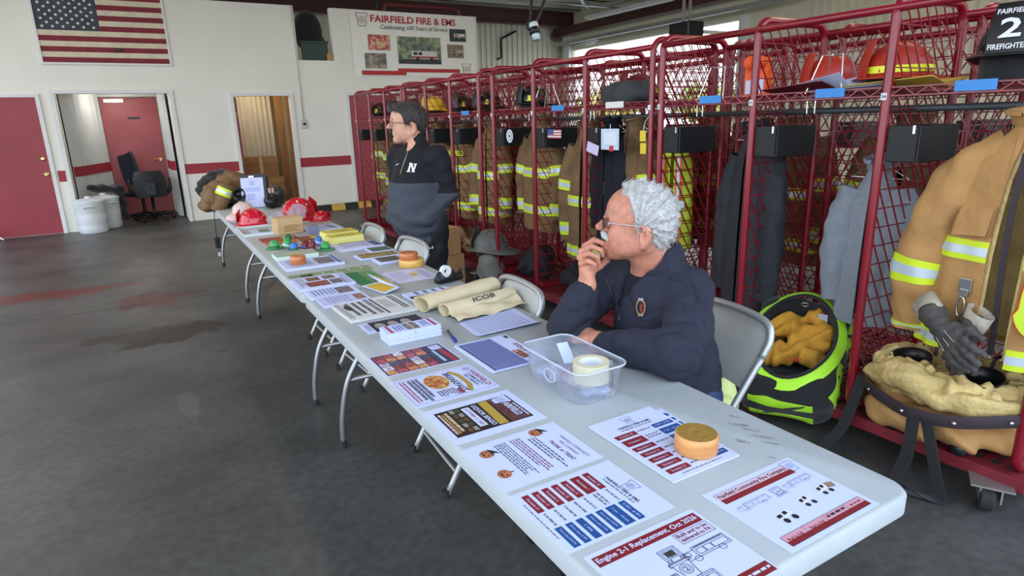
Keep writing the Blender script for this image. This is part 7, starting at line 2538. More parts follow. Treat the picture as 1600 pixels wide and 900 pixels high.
# dark jacket, grey wool coat, hi-vis vest
M_quilt = mat('charcoal_quilt', S(42, 42, 48), 0.8, var=0.15, vscale=16, bump=0.5, bscale=40)
rack_coat(2.42, 1.80, 0.36, 1.08, 'long charcoal jacket hanging right of the seated man', 31, M_quilt, PI - 0.2, (), 0.72, False, True, name='dark_jacket', cat='jacket', group='plain jackets in the racks')
rack_coat(2.47, 1.13, 0.50, 0.76, 'grey wool coat hanging behind the second red post', 32, M_greywool, PI + 0.2, (), 0.52, False, True, name='grey_coat', cat='coat', group='plain jackets in the racks')
rack_coat(2.36, 2.98, 0.62, 0.86, 'navy jacket hanging left of the pale tan coat', 33, M_navyd, PI, (), 0.5, False, True, name='navy_jacket', cat='jacket', group='plain jackets in the racks')
hv = thing('safety_vest', 'lime and orange safety vest hanging behind the seated man', 'vest', (2.50, 2.50, 0.66), PI + 0.35)
coat_parts(hv, 0.70, ((0, 0.12), (0.5, 0.12), (0.8, 0.11), (0.95, 0.085), (1, 0.07)), ((0, 0.07), (0.8, 0.06), (1, 0.05)), 0.1, 40, 0.06, 48, 18, mat('vest_lime', S(206, 232, 64), 0.6), (), (), (), False, None, False)
for y in (-0.06, 0.06):
    P_ = np.array([[(0.075 + 0.012, y + 0.045 * (i - 0.5), 0.02 + 0.60 * j / 7) for j in range(8)] for i in range(2)])
    obj('orange_stripe', MB().sheet(P_, 0.003), M_orange, hv)
    P_ = np.array([[(0.075 + 0.016, y + 0.02 * (i - 0.5), 0.02 + 0.60 * j / 7) for j in range(8)] for i in range(2)])
    obj('silver_stripe', MB().sheet(P_, 0.003), M_silv, hv)
P_ = np.array([[(0.09, -0.11 + 0.22 * i / 5, 0.28 + 0.05 * j) for j in range(2)] for i in range(6)])
obj('silver_stripe', MB().sheet(P_, 0.003), M_silv, hv)
hanger(hv, 2.50, 2.50, 1.36, 1.553, 0.10)
# drop shaped lime piece with orange edge at the frame's right side
dr = thing('hi_vis_flap', 'lime flap with an orange edge hanging beside the large coat', 'vest', (2.08, 0.29, 0.70))
pts = [(0.29 + 0.075 * math.cos(a) * (1.0 if math.sin(a) < 0 else 0.8), 0.82 + (0.10 if math.sin(a) < 0 else 0.22) * math.sin(a)) for a in ringpts(26)]
obj('flap', MB().add([(2.08, y, z) for y, z in pts] + [(2.10, y, z) for y, z in pts], [tuple(range(26)), tuple(reversed(range(26, 52)))] + [(i, (i + 1) % 26, 26 + (i + 1) % 26, 26 + i) for i in range(26)]), mat('vest_lime', S(206, 232, 64), 0.6), dr, world=True)
obj('orange_edge', MB().tube([(2.09, y, z) for y, z in pts], 0.009, 6, closed=True), M_orange, dr, world=True, smooth=True)
obj('flap_strap', MB().tube([(2.09, 0.29, 1.03), (2.15, 0.29, 1.2), (2.40, 0.30, 1.54)], 0.006, 6), M_black, dr, world=True)

# ================================================================== gloves
def glove(c, R, s, label, mcol, seed=0):
    t = thing('work_glove', label, 'glove', c, 0, 'work gloves clipped to the coat')
    W = lambda p_: np.asarray(c) + R @ (np.asarray(p_, float) * s)
    q = SDF()
    q.ell(W((0, 0, -0.02)), np.array([0.024, 0.048, 0.055]) * s, R, 0.01)
    q.cap(W((0, 0, 0.03)), W((0, 0, 0.085)), 0.036 * s, 0.044 * s, 0.03)
    for i, (y, l, bx) in enumerate(((-0.036, 0.07, 0.03), (-0.012, 0.085, 0.02), (0.013, 0.08, 0.03), (0.036, 0.062, 0.04))):
        q.chain([W((0, y, -0.06)), W((0.006, y * 1.15, -0.06 - l * 0.55)), W((bx, y * 1.2, -0.06 - l))], [0.014 * s, 0.0135 * s, 0.011 * s], 0.004)
    q.chain([W((0.005, -0.035, -0.005)), W((0.018, -0.066, -0.045)), W((0.03, -0.07, -0.08))], [0.018 * s, 0.0145 * s, 0.011 * s], 0.012)
    q.fn(lambda P_: 0.002 * np.sin(P_[:, 2] * 150 + P_[:, 1] * 120 + seed), op='d')
    obj('glove_body', q.mesh(np.asarray(c) - 0.2 * s, np.asarray(c) + 0.2 * s, 0.0048), mcol, t, world=True, smooth=True)
    obj('glove_cuff', MB().lathe([(0.040, 0.075), (0.047, 0.09), (0.052, 0.15), (0.049, 0.15), (0.043, 0.09)], (0, 0, 0), 20, sx=0.62).xf(R, c, s), M_glovel, t, world=True, smooth=True)
    for y in (-0.02, 0.004, 0.028):
        obj('seam', MB().tube([W((-0.0245, y * 0.8, -0.005)), W((-0.0225, y, -0.06))], 0.0016, 5), M_glovel, t, world=True)
    return t


GA = pdep(1478, 520, 2.44)
GB = pdep(1500, 540, 2.48)
glove(GA, rotz(-0.5) @ rotx(-1.05) @ rotz(0.2), 1.15, 'dark work glove lying across the other, hung from the big coat', M_glove, 1)
glove(GB + np.array([0.02, 0, 0]), rotz(-0.4) @ rotx(0.35), 1.1, 'dark work glove with pale cuff, fingers pointing down to the boots', M_glove, 4)

# ================================================================== bunker pants over boots
bpn = thing('bunker_pants', 'tan bunker pants bunched open on the rack floor, suspenders trailing', 'pants', (2.33, 0.62, 0.153))
q = SDF()
CX, CY, CZ = 2.30, 0.60, 0.36
ringp = [np.array([CX + 0.215 * math.cos(a), CY + 0.295 * math.sin(a), CZ + 0.06 * math.cos(a - 0.3) * -1 + 0.03 * math.sin(3 * a)]) for a in ringpts(24)]
for i in range(24):
    q.cap(ringp[i], ringp[(i + 1) % 24], 0.052 + 0.012 * math.sin(i * 1.9), 0.052 + 0.012 * math.sin((i + 1) * 1.9), 0.03)
q.ell((CX, CY, 0.24), (0.23, 0.31, 0.10), k=0.06)
q.ell((CX - 0.05, CY + 0.12, 0.23), (0.2, 0.2, 0.09), k=0.05)
q.fn(lambda P_: 0.010 * np.sin(P_[:, 1] * 26 + 4 * np.sin(P_[:, 0] * 12 + P_[:, 2] * 15)) + 0.007 * np.sin(P_[:, 0] * 40 + P_[:, 2] * 33 + 2 * np.sin(P_[:, 1] * 18)), op='d')
q.plane((0, 0, 0.156), (0, 0, -1), 0.01)
zsp = lambda y: 0.315 + 0.16 * np.abs(np.asarray(y) - 0.66)
pm_ = q.mesh((1.9, 0.15, 0.12), (2.7, 1.05, 0.6), 0.009)
V_, F_ = np.asarray(pm_.v), np.asarray(pm_.f)
cc_ = V_[F_].mean(1)
top_ = (cc_[:, 2] > zsp(cc_[:, 1])) & (cc_[:, 0] < 2.42)
for nm_, k_, m_ in (('pants_shell', ~top_, M_tan), ('quilted_lining', top_, M_lining)):
    uq, inv = np.unique(F_[k_], return_inverse=True)
    mb = MB()
    mb.v = [tuple(x) for x in V_[uq]]
    mb.f = [tuple(x) for x in inv.reshape(-1, 4)]
    obj(nm_, mb, m_, bpn, world=True, smooth=True)
q = SDF()
g = np.random.default_rng(9)
for k in range(16):
    a = 2 * PI * k / 16
    q.ell((CX - 0.02 + 0.155 * math.cos(a), CY + 0.22 * math.sin(a), CZ + 0.050 + 0.025 * g.random()), (0.085, 0.075, 0.06), rotz(a), 0.02)
q.ell((CX - 0.02, CY, CZ + 0.015), (0.19, 0.26, 0.07), k=0.04)
q.fn(lambda P_: 0.009 * np.sin(P_[:, 1] * 60 + 5 * np.sin(P_[:, 0] * 25)) + 0.007 * np.sin(P_[:, 0] * 75 + 4 * np.sin(P_[:, 1] * 30)), op='d')
for by in (0.745, 0.475):
    q.cap((2.26, by, 0.2), (2.22, by, 0.6), 0.076, 0.080, 0.01, 's')
obj('quilted_lining', q.mesh((1.95, 0.2, 0.2), (2.65, 1.0, 0.6), 0.008), M_lining, bpn, world=True, smooth=True)
wb = [np.array([CX - 0.01 + 0.292 * math.cos(a), CY + 0.355 * math.sin(a), float(zsp(CY + 0.345 * math.sin(a))) + 0.008 * math.sin(5 * a)]) for a in np.linspace(PI * 0.42, PI * 1.62, 30)]
P_ = np.array([[w_ + np.array([0, 0, 0.026 * (j - 1)]) + (w_ - np.array([CX, CY, w_[2]])) * 0.02 * (1 - abs(j - 1)) for j in range(3)] for w_ in wb])
wbd = obj('waistband', MB().sheet(P_, 0.006), M_purple, bpn, world=True, smooth=True)
for k in (4, 9, 13, 17, 21, 26):
    w_ = wb[k]
    d_ = (w_ - np.array([CX, CY, w_[2]]))
    d_ /= np.linalg.norm(d_)
    obj('snap', MB().ell if False else MB().lathe([(0.001, 0.006), (0.006, 0.004), (0.008, 0)], w_ + d_ * 0.010, 10, np.stack(frame_of(d_)[1:] + (d_,), 1)), M_silver, wbd, world=True, smooth=True)
for k, (pp_) in enumerate(((wb[15], (2.02, 0.50, 0.10), (1.98, 0.46, 0.015), (1.95, 0.52, 0.012), (1.99, 0.60, 0.012)), (wb[14], (2.03, 0.62, 0.12), (1.97, 0.62, 0.03), (1.93, 0.58, 0.012), (1.96, 0.50, 0.012)), (wb[6], (2.06, 0.92, 0.12), (1.98, 0.95, 0.03), (1.93, 0.93, 0.012), (1.90, 0.88, 0.012)))):
    L_ = spline([np.asarray(x, float) for x in pp_], 6)
    P_ = np.array([[x + np.array([0, 0.058 * (j - 0.5), 0.0]) + np.array([0.02 * (j - 0.5), 0, 0]) for j in range(2)] for x in L_])
    obj('suspender_strap', MB().sheet(P_, 0.003), M_blackcloth, bpn, world=True, smooth=True)
for i, by in enumerate((0.745, 0.475)):
    t = thing('rubber_boot', ('black rubber boot in the left leg of the bunker pants', 'black rubber boot in the right leg of the bunker pants')[i], 'boot', (2.26, by, 0.16), 0, 'boots in the bunker pants')
    prof = [(0.066, 0.02), (0.066, 0.12), (0.072, 0.26), (0.078, 0.315), (0.080, 0.33), (0.073, 0.33), (0.066, 0.28), (0.058, 0.12), (0.001, 0.10)]
    obj('boot_shaft', MB().lathe(prof, (0, 0, 0), 28, roty(-0.18), capb=True, sx=1.15), mat('boot_rubber', S(26, 25, 27), 0.35, var=0.2), t, smooth=True)
    obj('boot_foot', SDF().cap((0.03, 0, 0.035), (-0.13, 0, 0.03), 0.045, 0.038).plane((0, 0, 0.0), (0, 0, -1)).mesh((-0.25, -0.1, -0.02), (0.12, 0.1, 0.12), 0.009), mat('boot_rubber', S(26, 25, 27), 0.35), t, smooth=True)
    obj('pull_loop', MB().tube(spline([(0.09, 0.03, 0.28), (0.11, 0.02, 0.36), (0.11, -0.02, 0.36), (0.09, -0.03, 0.28)], 4), 0.007, 6), M_black, t, smooth=True)

# ================================================================== the lime duffel bag
df = thing('gear_duffel', 'open black and lime duffel bag with tan gear inside by the rack', 'duffel bag', (2.15, 1.36, 0))
ax0 = np.array([2.03, 1.225, 0.155])
ax1 = np.array([2.44, 1.42, 0.43])
fx = (ax1 - ax0) / np.linalg.norm(ax1 - ax0)
sd = np.array([fx[1], -fx[0], 0])
sd /= np.linalg.norm(sd)
nu = np.cross(sd, fx)
nu = nu if nu[2] > 0 else -nu
RB = np.stack([fx, sd, nu], 1)
cB = (ax0 + ax1) / 2
DW = lambda p_: cB + RB @ np.asarray(p_, float)
q = SDF()
q.box(cB, (0.70, 0.47, 0.27), RB, 0.11)
q.ell(DW((0.02, 0, 0.12)), (0.275, 0.185, 0.16), RB, 0.03, 's')
q.fn(lambda P_: 0.006 * np.sin(P_[:, 0] * 30 + 3 * np.sin(P_[:, 2] * 25 + P_[:, 1] * 14)), op='d')
q.plane((0, 0, 0.004), (0, 0, -1), 0.01)
obj('bag_body', q.mesh((1.6, 0.95, -0.02), (2.75, 1.8, 0.62), 0.009), M_blackcloth, df, world=True, smooth=True)
rim = [DW((0.02 + 0.285 * math.cos(a), 0.20 * math.sin(a), 0.135 + 0.012 * math.sin(3 * a))) for a in ringpts(40)]
P_ = np.zeros((41, 4, 3))
for i in range(41):
    a = 2 * PI * i / 40
    for j in range(4):
        k = j / 3
        P_[i, j] = DW((0.02 + (0.280 + 0.055 * k) * math.cos(a), (0.192 + 0.045 * k) * math.sin(a), 0.148 - 0.028 * k * k + 0.010 * math.sin(3 * a + 1)))
obj('lime_collar', MB().sheet(P_, 0.008), M_hiv, df, world=True, smooth=True)
obj('zip_piping', MB().tube([DW((0.02 + 0.278 * math.cos(a), 0.190 * math.sin(a), 0.152 + 0.010 * math.sin(3 * a + 1))) for a in ringpts(40)], 0.008, 6, closed=True), M_blackcloth, df, world=True, smooth=True)


def bag_patch(x0, x1, s0, s1, side, m_, name, e=0.004):
    """a patch on the flank of the bag, s runs down the flank"""
    P_ = np.zeros((10, 6, 3))
    for i in range(10):
        for j in range(6):
            x = x0 + (x1 - x0) * i / 9
            s_ = s0 + (s1 - s0) * j / 5
            p0 = DW((x, side * 0.32, 0.09 - s_))
            d = RB @ np.array([0, -side, 0.0])
            t = 0
            for _ in range(60):
                v_ = q.ev((p0 + d * t)[None])[0]
                if v_ < e:
                    break
                t += max(v_ - e * 0.5, 0.001) * 0.8
            P_[i, j] = p0 + d * min(t, 0.14)
    return obj(name, MB().sheet(P_ if side < 0 else P_[::-1], 0.004), m_, df, world=True, smooth=True)


bag_patch(-0.28, -0.05, 0.01, 0.13, 1, M_hiv, 'lime_panel')
bag_patch(0.05, 0.26, 0.02, 0.12, 1, M_hiv, 'lime_panel')
# end panels towards the table
for z0, z1, m_ in ((0.07, 0.02, M_hiv), (-0.035, -0.085, M_hiv)):
    P_ = np.zeros((14, 4, 3))
    for i in range(14):
        for j in range(4):
            p0 = DW((-0.45, -0.15 + 0.30 * i / 13, z0 + (z1 - z0) * j / 3))
            d = fx
            t = 0
            for _ in range(70):
                v_ = q.ev((p0 + d * t)[None])[0]
                if v_ < 0.004:
                    break
                t += max(v_ - 0.002, 0.001) * 0.8
            P_[i, j] = p0 + d * min(t, 0.16)
    obj('lime_panel', MB().sheet(P_[::-1], 0.004), m_, df, world=True, smooth=True)
hd = spline([DW((0.12, 0.21, 0.08)), DW((0.08, 0.27, 0.12)), DW((-0.04, 0.28, 0.10)), DW((-0.10, 0.215, 0.03))], 6)
obj('carry_handle', MB().sheet(np.array([[x + fx * 0.02 * (j - 0.5) for j in range(2)] for x in hd]), 0.005), M_blackcloth, df, world=True, smooth=True)
obj('d_ring', MB().tube([DW((0.27, 0.0 + 0.018 * math.cos(a), 0.115 + 0.014 * math.sin(a))) for a in ringpts(10)], 0.003, 5, closed=True), M_silver, df, world=True, smooth=True)
obj('bag_tag', MB().cbox(DW((0.20, 0.10, 0.10)), (0.004, 0.045, 0.06), RB), M_paper, df, world=True)
gr = SDF()
g = np.random.default_rng(14)
for k in range(20):
    o_ = np.array([g.uniform(-0.10, 0.21), g.uniform(-0.12, 0.12), 0])
    gr.ell(DW((0.03 + o_[0], o_[1], 0.035 + 0.02 * g.random())), (0.07, 0.05, 0.05), rotz(g.random() * 3), 0.018)
gr.fn(lambda P_: 0.008 * np.sin(P_[:, 0] * 55 + 4 * np.sin(P_[:, 1] * 30)) + 0.006 * np.sin(P_[:, 1] * 70 + P_[:, 2] * 60), op='d')
gh = solo('tan_hood', gr.mesh(DW((0, 0, 0)) - 0.36, DW((0, 0, 0)) + 0.36, 0.008), mat('amber_cloth', S(196, 142, 44), 0.85, var=0.15, vscale=12, bump=0.2, bscale=120), 'crumpled amber protective clothing inside the open duffel bag', 'clothing', smooth=True)
obj('red_letters', text_into(MB(), 'FIRE', DW((-0.10, 0.02, 0.098)), w=0.06, h=0.028, ux=-sd, uy=fx), flat(170, 60, 40), gh)
# pale lime cloth beside the bag behind the chair
q2 = SDF()
q2.chain([(1.66, 1.28, 0.03), (1.70, 1.30, 0.16), (1.74, 1.34, 0.25)], [0.05, 0.055, 0.04]).ell((1.62, 1.36, 0.05), (0.10, 0.08, 0.05), k=0.04)
q2.fn(lambda P_: 0.006 * np.sin(P_[:, 0] * 70 + P_[:, 1] * 50), op='d').plane((0, 0, 0.002), (0, 0, -1))
solo('lime_vest_bundle', q2.mesh((1.45, 1.15, -0.02), (1.9, 1.55, 0.4), 0.01), mat('pale_lime', S(214, 226, 150), 0.7, var=0.08), 'pale lime cloth bundle on the floor behind the seated man\'s chair', 'clothing', smooth=True)

# ================================================================== helmets on the shelves
M_hblack = mat('helmet_black', S(24, 24, 26), 0.35, var=0.15, vscale=14)
M_hred = mat('helmet_red', S(176, 50, 34), 0.4, var=0.12)
M_hyel = mat('helmet_yellow', S(206, 166, 44), 0.4, var=0.1)
M_ref = mat('reflective_yellow', S(226, 232, 40), 0.4)


def fire_helmet(c, rz, s, label, mshell, letters=False, patches=True, drop=0.0):
    t = thing('fire_helmet', label, 'helmet', c, rz, 'fire helmets on the shelves')
    n1, n2 = 32, 12
    P_ = np.zeros((n1, n2 + 5, 3))
    for i in range(n1):
        a = 2 * PI * i / n1
        for j in range(n2 + 5):
            if j <= n2:
                ph = PI / 2 * (1 - j / n2)
                rid = 1 + 0.035 * max(0, math.cos(4 * a)) ** 2 * math.sin(2 * ph)
                x, y, z = 0.135 * math.cos(ph) * math.cos(a) * rid, 0.112 * math.cos(ph) * math.sin(a) * rid, 0.06 + 0.135 * math.sin(ph)
            else:
                k = (j - n2) / 4
                ext = 0.03 + 0.07 * max(0, -math.cos(a)) ** 2 + 0.012 * max(0, math.cos(a)) ** 2
                x, y = (0.135 + ext * k) * math.cos(a), (0.112 + ext * k) * math.sin(a)
                z = 0.06 - 0.012 * k - 0.02 * k * max(0, -math.cos(a))
            P_[i, j] = (x * s, y * s, z * s)
    o_ = obj('helmet_shell', MB().grid(P_, closed_u=True), mshell, t, smooth=True)
    sm_ = o_.modifiers.new('solid', 'SOLIDIFY')
    sm_.thickness = 0.004
    obj('ear_flap', MB().lathe([(0.118 * s, -drop), (0.120 * s, 0.02), (0.116 * s, 0.062 * s)], (0, 0, 0.001), 26, sy=0.86), M_blackcloth, t, smooth=True)
    rb = MB()
    for a in (0, PI / 4, PI / 2, 3 * PI / 4):
        rb.tube([(0.138 * s * math.cos(p_) * math.cos(a), 0.115 * s * math.cos(p_) * math.sin(a), s * (0.06 + 0.140 * math.sin(p_))) for p_ in np.linspace(0.1, PI - 0.1, 14)], 0.0045 * s, 5)
    obj('helmet_ridge', rb, mshell, t, smooth=True)
    P2 = np.array([[(s * (0.142 + 0.012 * (1 - (2 * i / 6 - 1) ** 2) - 0.045 * max(0, j / 6 - 0.25) ** 1.3), s * (0.062 * (1 - 0.45 * max(0, j / 6 - 0.6)) * (2 * i / 6 - 1)), s * (0.055 + 0.155 * j / 6)) for j in range(7)] for i in range(7)])
    sh_ = obj('front_shield', MB().sheet(P2, 0.004), mshell if not letters else mat('shield_leather', S(20, 20, 22), 0.5), t, smooth=True)
    if letters:
        e_ = 0.0035
        fw = lambda z_: s * (0.154 - 0.045 * max(0, (z_ - 0.055) / 0.155 - 0.25) ** 1.3) + e_
        up = np.array([-0.28, 0, 1.0])
        up /= np.linalg.norm(up)
        obj('shield_words', text_into(MB(), 'FAIRFIELD', (fw(0.185) + 0.004, 0, s * 0.183), w=0.088 * s, h=0.016 * s, ux=(0, 1, 0), uy=up), M_white, sh_)
        obj('shield_number', text_into(MB(), '2', (fw(0.13) + 0.003, 0, s * 0.132), w=0.058 * s, h=0.062 * s, ux=(0, 1, 0), uy=up), M_white, sh_)
        obj('shield_words', text_into(MB(), 'FIREFIGHTER', (fw(0.075) + 0.003, 0, s * 0.076), w=0.105 * s, h=0.017 * s, ux=(0, 1, 0), uy=(0, 0, 1)), M_white, sh_)
    if patches:
        for a in (0.9, 2.3, 3.9, 5.4):
            V_ = []
            for da, dz in ((-0.16, 0.07), (0.16, 0.07), (0.10, 0.115), (-0.10, 0.115)):
                pz_ = math.asin((dz - 0.06) / 0.135)
                V_.append((s * 0.143 * math.cos(pz_) * math.cos(a + da), s * 0.119 * math.cos(pz_) * math.sin(a + da), s * dz))
            obj('reflective_patch', MB().add(V_, [(0, 1, 2, 3)]), M_ref, t)
    return t


SZ = 1.6165
fire_helmet((2.36, 0.60, SZ + 0.04), math.atan2(-0.55, -2.94), 1.14, 'black fire helmet with a white number 2 on its shield', M_hblack, True, False, 0.04)
h_ = fire_helmet((2.46, 1.10, SZ), 2.4, 1.05, 'orange red helmet with a yellow band on the yellow envelope shelf', M_hred, False, False)
obj('yellow_band', MB().lathe([(0.147, 0.075), (0.143, 0.105)], (0, 0, 0), 30, sy=0.85), M_ref, h_)
fire_helmet((2.50, 1.62 - 0.17, SZ), 2.6, 0.95, 'dull red helmet behind the maroon folder', M_hred, False, False)
fire_helmet((2.48, 2.86, SZ), 2.9, 1.0, 'dark red helmet behind the dark clothing bundle', mat('helmet_maroon', S(110, 34, 36), 0.4), False, True)
for i, (y, m_, lab) in enumerate(((4.10, M_hblack, 'black helmet with yellow patches above the round sticker box'), (4.92, M_hblack, 'black helmet with yellow patches at the start of the third rack'), (5.50, M_hblack, 'black helmet with yellow patches above the lettered coat'), (6.20, M_hyel, 'yellow helmet above the standing man\'s head'), (6.86, M_hblack, 'black helmet in the nearest bay of the farthest rack'), (7.46, M_hblack, 'black helmet in the middle bay of the farthest rack'), (8.04, M_hblack, 'black helmet in the last bay by the far door'))):
    fire_helmet((2.40, y, SZ), 3.0 + 0.3 * (i % 3), 1.0, lab, m_, False, m_ is M_hblack)
# things on the shelves
def shelf_paper(pts, th, m_, name, label, cat='paper', bend=0.0):
    (x0, y0), (x1, y1) = pts
    P_ = np.array([[(x0 + (x1 - x0) * i / 6, y0 + (y1 - y0) * j / 6, SZ + 0.004 + bend * abs(i / 6 - 0.5) ** 1 * 2 * (1 - j / 12)) for j in range(7)] for i in range(7)])
    return solo(name, MB().sheet(P_, th), m_, label, cat, smooth=True)


shelf_paper(((2.16, 1.27), (2.50, 1.60)), 0.003, mat('maroon_folder', S(112, 36, 48), 0.5), 'folder', 'maroon folder curling up on the middle bay shelf', 'folder', 0.05)
shelf_paper(((2.18, 1.20), (2.42, 1.42)), 0.0015, M_paper, 'loose_sheet', 'white sheet lying on the maroon folder', 'paper', 0.08)
shelf_paper(((2.17, 0.80), (2.46, 1.18)), 0.003, mat('yellow_envelope', S(206, 178, 70), 0.6), 'envelope', 'yellow envelope on the shelf under the orange red helmet', 'envelope', 0.04)
shelf_paper(((2.16, 0.99), (2.34, 1.20)), 0.0015, M_paper, 'loose_sheet', 'white papers beside the yellow envelope on the shelf', 'paper', 0.02)
q = SDF()
for k in range(8):
    q.ell((2.33 + 0.06 * math.sin(k * 2.1), 2.66 + 0.045 * k * 0.9, SZ + 0.055 + 0.03 * math.sin(k * 1.3) ** 2), (0.11, 0.07, 0.05 + 0.02 * (k % 3)), rotz(k), 0.03)
q.fn(lambda P_: 0.006 * np.sin(P_[:, 1] * 45 + 3 * np.sin(P_[:, 0] * 20)), op='d').plane((0, 0, SZ), (0, 0, -1))
solo('dark_clothing_bundle', q.mesh((2.1, 2.45, SZ - 0.02), (2.65, 3.2, SZ + 0.22), 0.01), mat('charcoal_cloth', S(58, 60, 62), 0.9, var=0.15), 'folded charcoal clothing on the shelf left of the seated man', 'clothing', smooth=True)
ol = thing('rescue_light', 'orange right angle rescue lights standing on the shelf', 'flashlight', (2.33, 1.72, SZ))
obj('lamp_body', MB().box((-0.03, -0.035, 0), (0.03, 0.035, 0.15)), M_orange, ol, bevel=0.012)
obj('lamp_head', MB().lathe([(0.028, 0), (0.034, 0.04), (0.036, 0.06), (0.001, 0.06)], (-0.01, 0, 0.175), 16, roty(-PI / 2), capb=True), M_orange, ol, smooth=True)
obj('lamp_neck', MB().box((-0.025, -0.025, 0.14), (0.025, 0.025, 0.20)), M_orange, ol, bevel=0.008)
obj('label_panel', MB().box((-0.032, -0.025, 0.02), (-0.03, 0.025, 0.09)), M_paper, ol)
obj('belt_clip', MB().tube([(0.03, 0, 0.13), (0.05, 0, 0.12), (0.05, 0, 0.04)], 0.006, 6), M_black, ol)
ol2 = copy_tree(ol, (2.36, 1.82, SZ), 0.5, 'second orange rescue light, just left of the third red post')
# wire stands and hooks
for i, (y, lab) in enumerate(((1.30, 'wire helmet stand on the middle bay shelf of the nearest rack'), (1.98, 'wire helmet stand on the far bay shelf of the nearest rack'), (2.95, 'wire helmet stand near the dark clothing bundle'), (3.75, 'wire helmet stand right of the number post in the second rack'))):
    t = thing('wire_stand', lab, 'stand', (2.22, y, SZ), 0, 'silver wire stands')
    obj('wire_loop', MB().tube([(0, -0.09, 0), (0.05, -0.05, 0.17), (0.05, 0.05, 0.17), (0, 0.09, 0)], 0.0035, 6), M_silver, t)
    obj('wire_loop', MB().tube([(0.16, -0.09, 0), (0.11, -0.05, 0.17), (0.11, 0.05, 0.17), (0.16, 0.09, 0)], 0.0035, 6), M_silver, t)
    obj('wire_link', MB().tube([(0.05, 0.0, 0.17), (0.11, 0.0, 0.17)], 0.0035, 6), M_silver, t)
    for k in (-0.02, 0.02):
        h_ = obj('drop_hook', MB().tube([(-0.06, k, -0.01), (-0.075, k, -0.035), (-0.075, k, -0.09), (-0.06, k, -0.10)], 0.003, 5), M_silver, t)
# notes and stickers on the black boxes
def sticker(y0, y1, z0, z1, m_, name, label, x=2.137, par=None):
    o_ = MB().box((x - 0.002, min(y0, y1), z0), (x, max(y0, y1), z1))
    return solo(name, o_, m_, label, 'note')


nt1 = thing('note_card', 'white drawing with red hearts hung on the box left of the seated man', 'note', (2.14, 2.75, 1.32))
obj('card', MB().box((2.138, 2.66, 1.325), (2.140, 2.845, 1.462)), mat('pale_blue_card', S(196, 212, 226), 0.6), nt1, world=True)
obj('printed_block', MB().box((2.1365, 2.69, 1.36), (2.138, 2.815, 1.44)), flat(214, 226, 236), nt1, world=True)
obj('red_heart', MB().box((2.136, 2.715, 1.315), (2.138, 2.755, 1.352)), flat(186, 52, 46), nt1, world=True)
obj('hook', MB().tube([(2.14, 2.75, 1.46), (2.14, 2.75, 1.49)], 0.002, 5), M_silver, nt1, world=True)
pu_ = solo('note_card', MB().cbox((2.132, 2.93, 1.33), (0.002, 0.13, 0.07), rotx(0.25)), mat('lilac_note', S(206, 196, 226), 0.6), 'tilted lilac note taped beside the white drawing', 'note')
fs = thing('flag_sticker', 'small stars and stripes sticker on the black box of the second rack', 'sticker', (2.145, 3.42, 1.39))
for i in range(7):
    obj('sticker_stripe', MB().box((2.146, 3.33, 1.392 + i * 0.0095), (2.148, 3.51, 1.3995 + i * 0.0095 + 0.002)), flat(170, 60, 70) if i % 2 == 0 else flat(226, 226, 226), fs, world=True)
obj('sticker_canton', MB().box((2.1445, 3.43, 1.422), (2.146, 3.51, 1.460)), flat(60, 80, 140), fs, world=True)
rs = thing('round_sticker', 'round white emblem sticker on the black box of the second rack', 'sticker', (2.145, 4.09, 1.40))
for r_, m_, e_ in ((0.055, flat(222, 224, 228), 0), (0.04, flat(110, 110, 140), 0.001), (0.032, flat(222, 224, 228), 0.002), (0.014, flat(60, 60, 90), 0.003)):
    obj('sticker_ring', MB().lathe([(r_, 0), (0.0005, 0.0005)], (2.146 - e_, 4.09, 1.405), 22, roty(-PI / 2)), m_, rs, world=True)
yt = thing('yellow_tags', 'yellow double tag hanging from the second rack end post', 'tag', (2.13, 2.41, 1.3))
obj('tag', MB().box((2.122, 2.385, 1.31), (2.126, 2.435, 1.375)), mat('tag_yellow', S(222, 196, 52), 0.5), yt, world=True)
obj('tag', MB().box((2.122, 2.39, 1.385), (2.126, 2.44, 1.45)), mat('tag_yellow', S(222, 196, 52), 0.5), yt, world=True)
obj('tag_cord', MB().tube([(2.124, 2.415, 1.44), (2.14, 2.415, 1.5), (2.16, 2.40, 1.54)], 0.002, 5), M_silver, yt, world=True)

# ================================================================== gear on the rack floors
for i, (x, y, lab, c_) in enumerate(((2.42, 4.10, 'black gear bag on the floor of the second rack', (34, 32, 36)), (2.42, 3.35, 'black boots bundle on the floor of the second rack', (30, 28, 30)), (2.42, 2.70, 'tan pants bundle on the floor of the second rack behind the seated man', (120, 100, 76)), (2.42, 5.50, 'tan pants bundle on the floor of the third rack', (126, 104, 74)), (2.42, 6.1, 'dark gear bundle in the last bay of the third rack', (40, 36, 38)), (2.42, 1.95, 'black gear bag on the floor of the nearest rack', (30, 30, 33)), (2.42, 7.1, 'dark gear bundle in the farthest rack', (44, 40, 40)), (2.42, 7.9, 'tan gear bundle in the farthest rack', (110, 92, 70)))):
    g = np.random.default_rng(50 + i)
    q = SDF()
    for k in range(8):
        q.ell((x + g.uniform(-0.12, 0.10), y + g.uniform(-0.17, 0.17), 0.26 + g.uniform(-0.03, 0.10)), (0.11, 0.11, 0.09), rotz(g.random() * 3), 0.04)
    q.fn(lambda P_: 0.010 * np.sin(P_[:, 1] * 36 + 3 * np.sin(P_[:, 2] * 26)) + 0.006 * np.sin(P_[:, 0] * 50), op='d').plane((0, 0, 0.154), (0, 0, -1))
    solo('gear_bundle', q.mesh((x - 0.3, y - 0.34, 0.13), (x + 0.3, y + 0.34, 0.6), 0.014), mat('bundle_%d' % i, S(*c_), 0.85, var=0.25, vscale=12), lab, 'gear', 'gear on the rack floors', smooth=True)
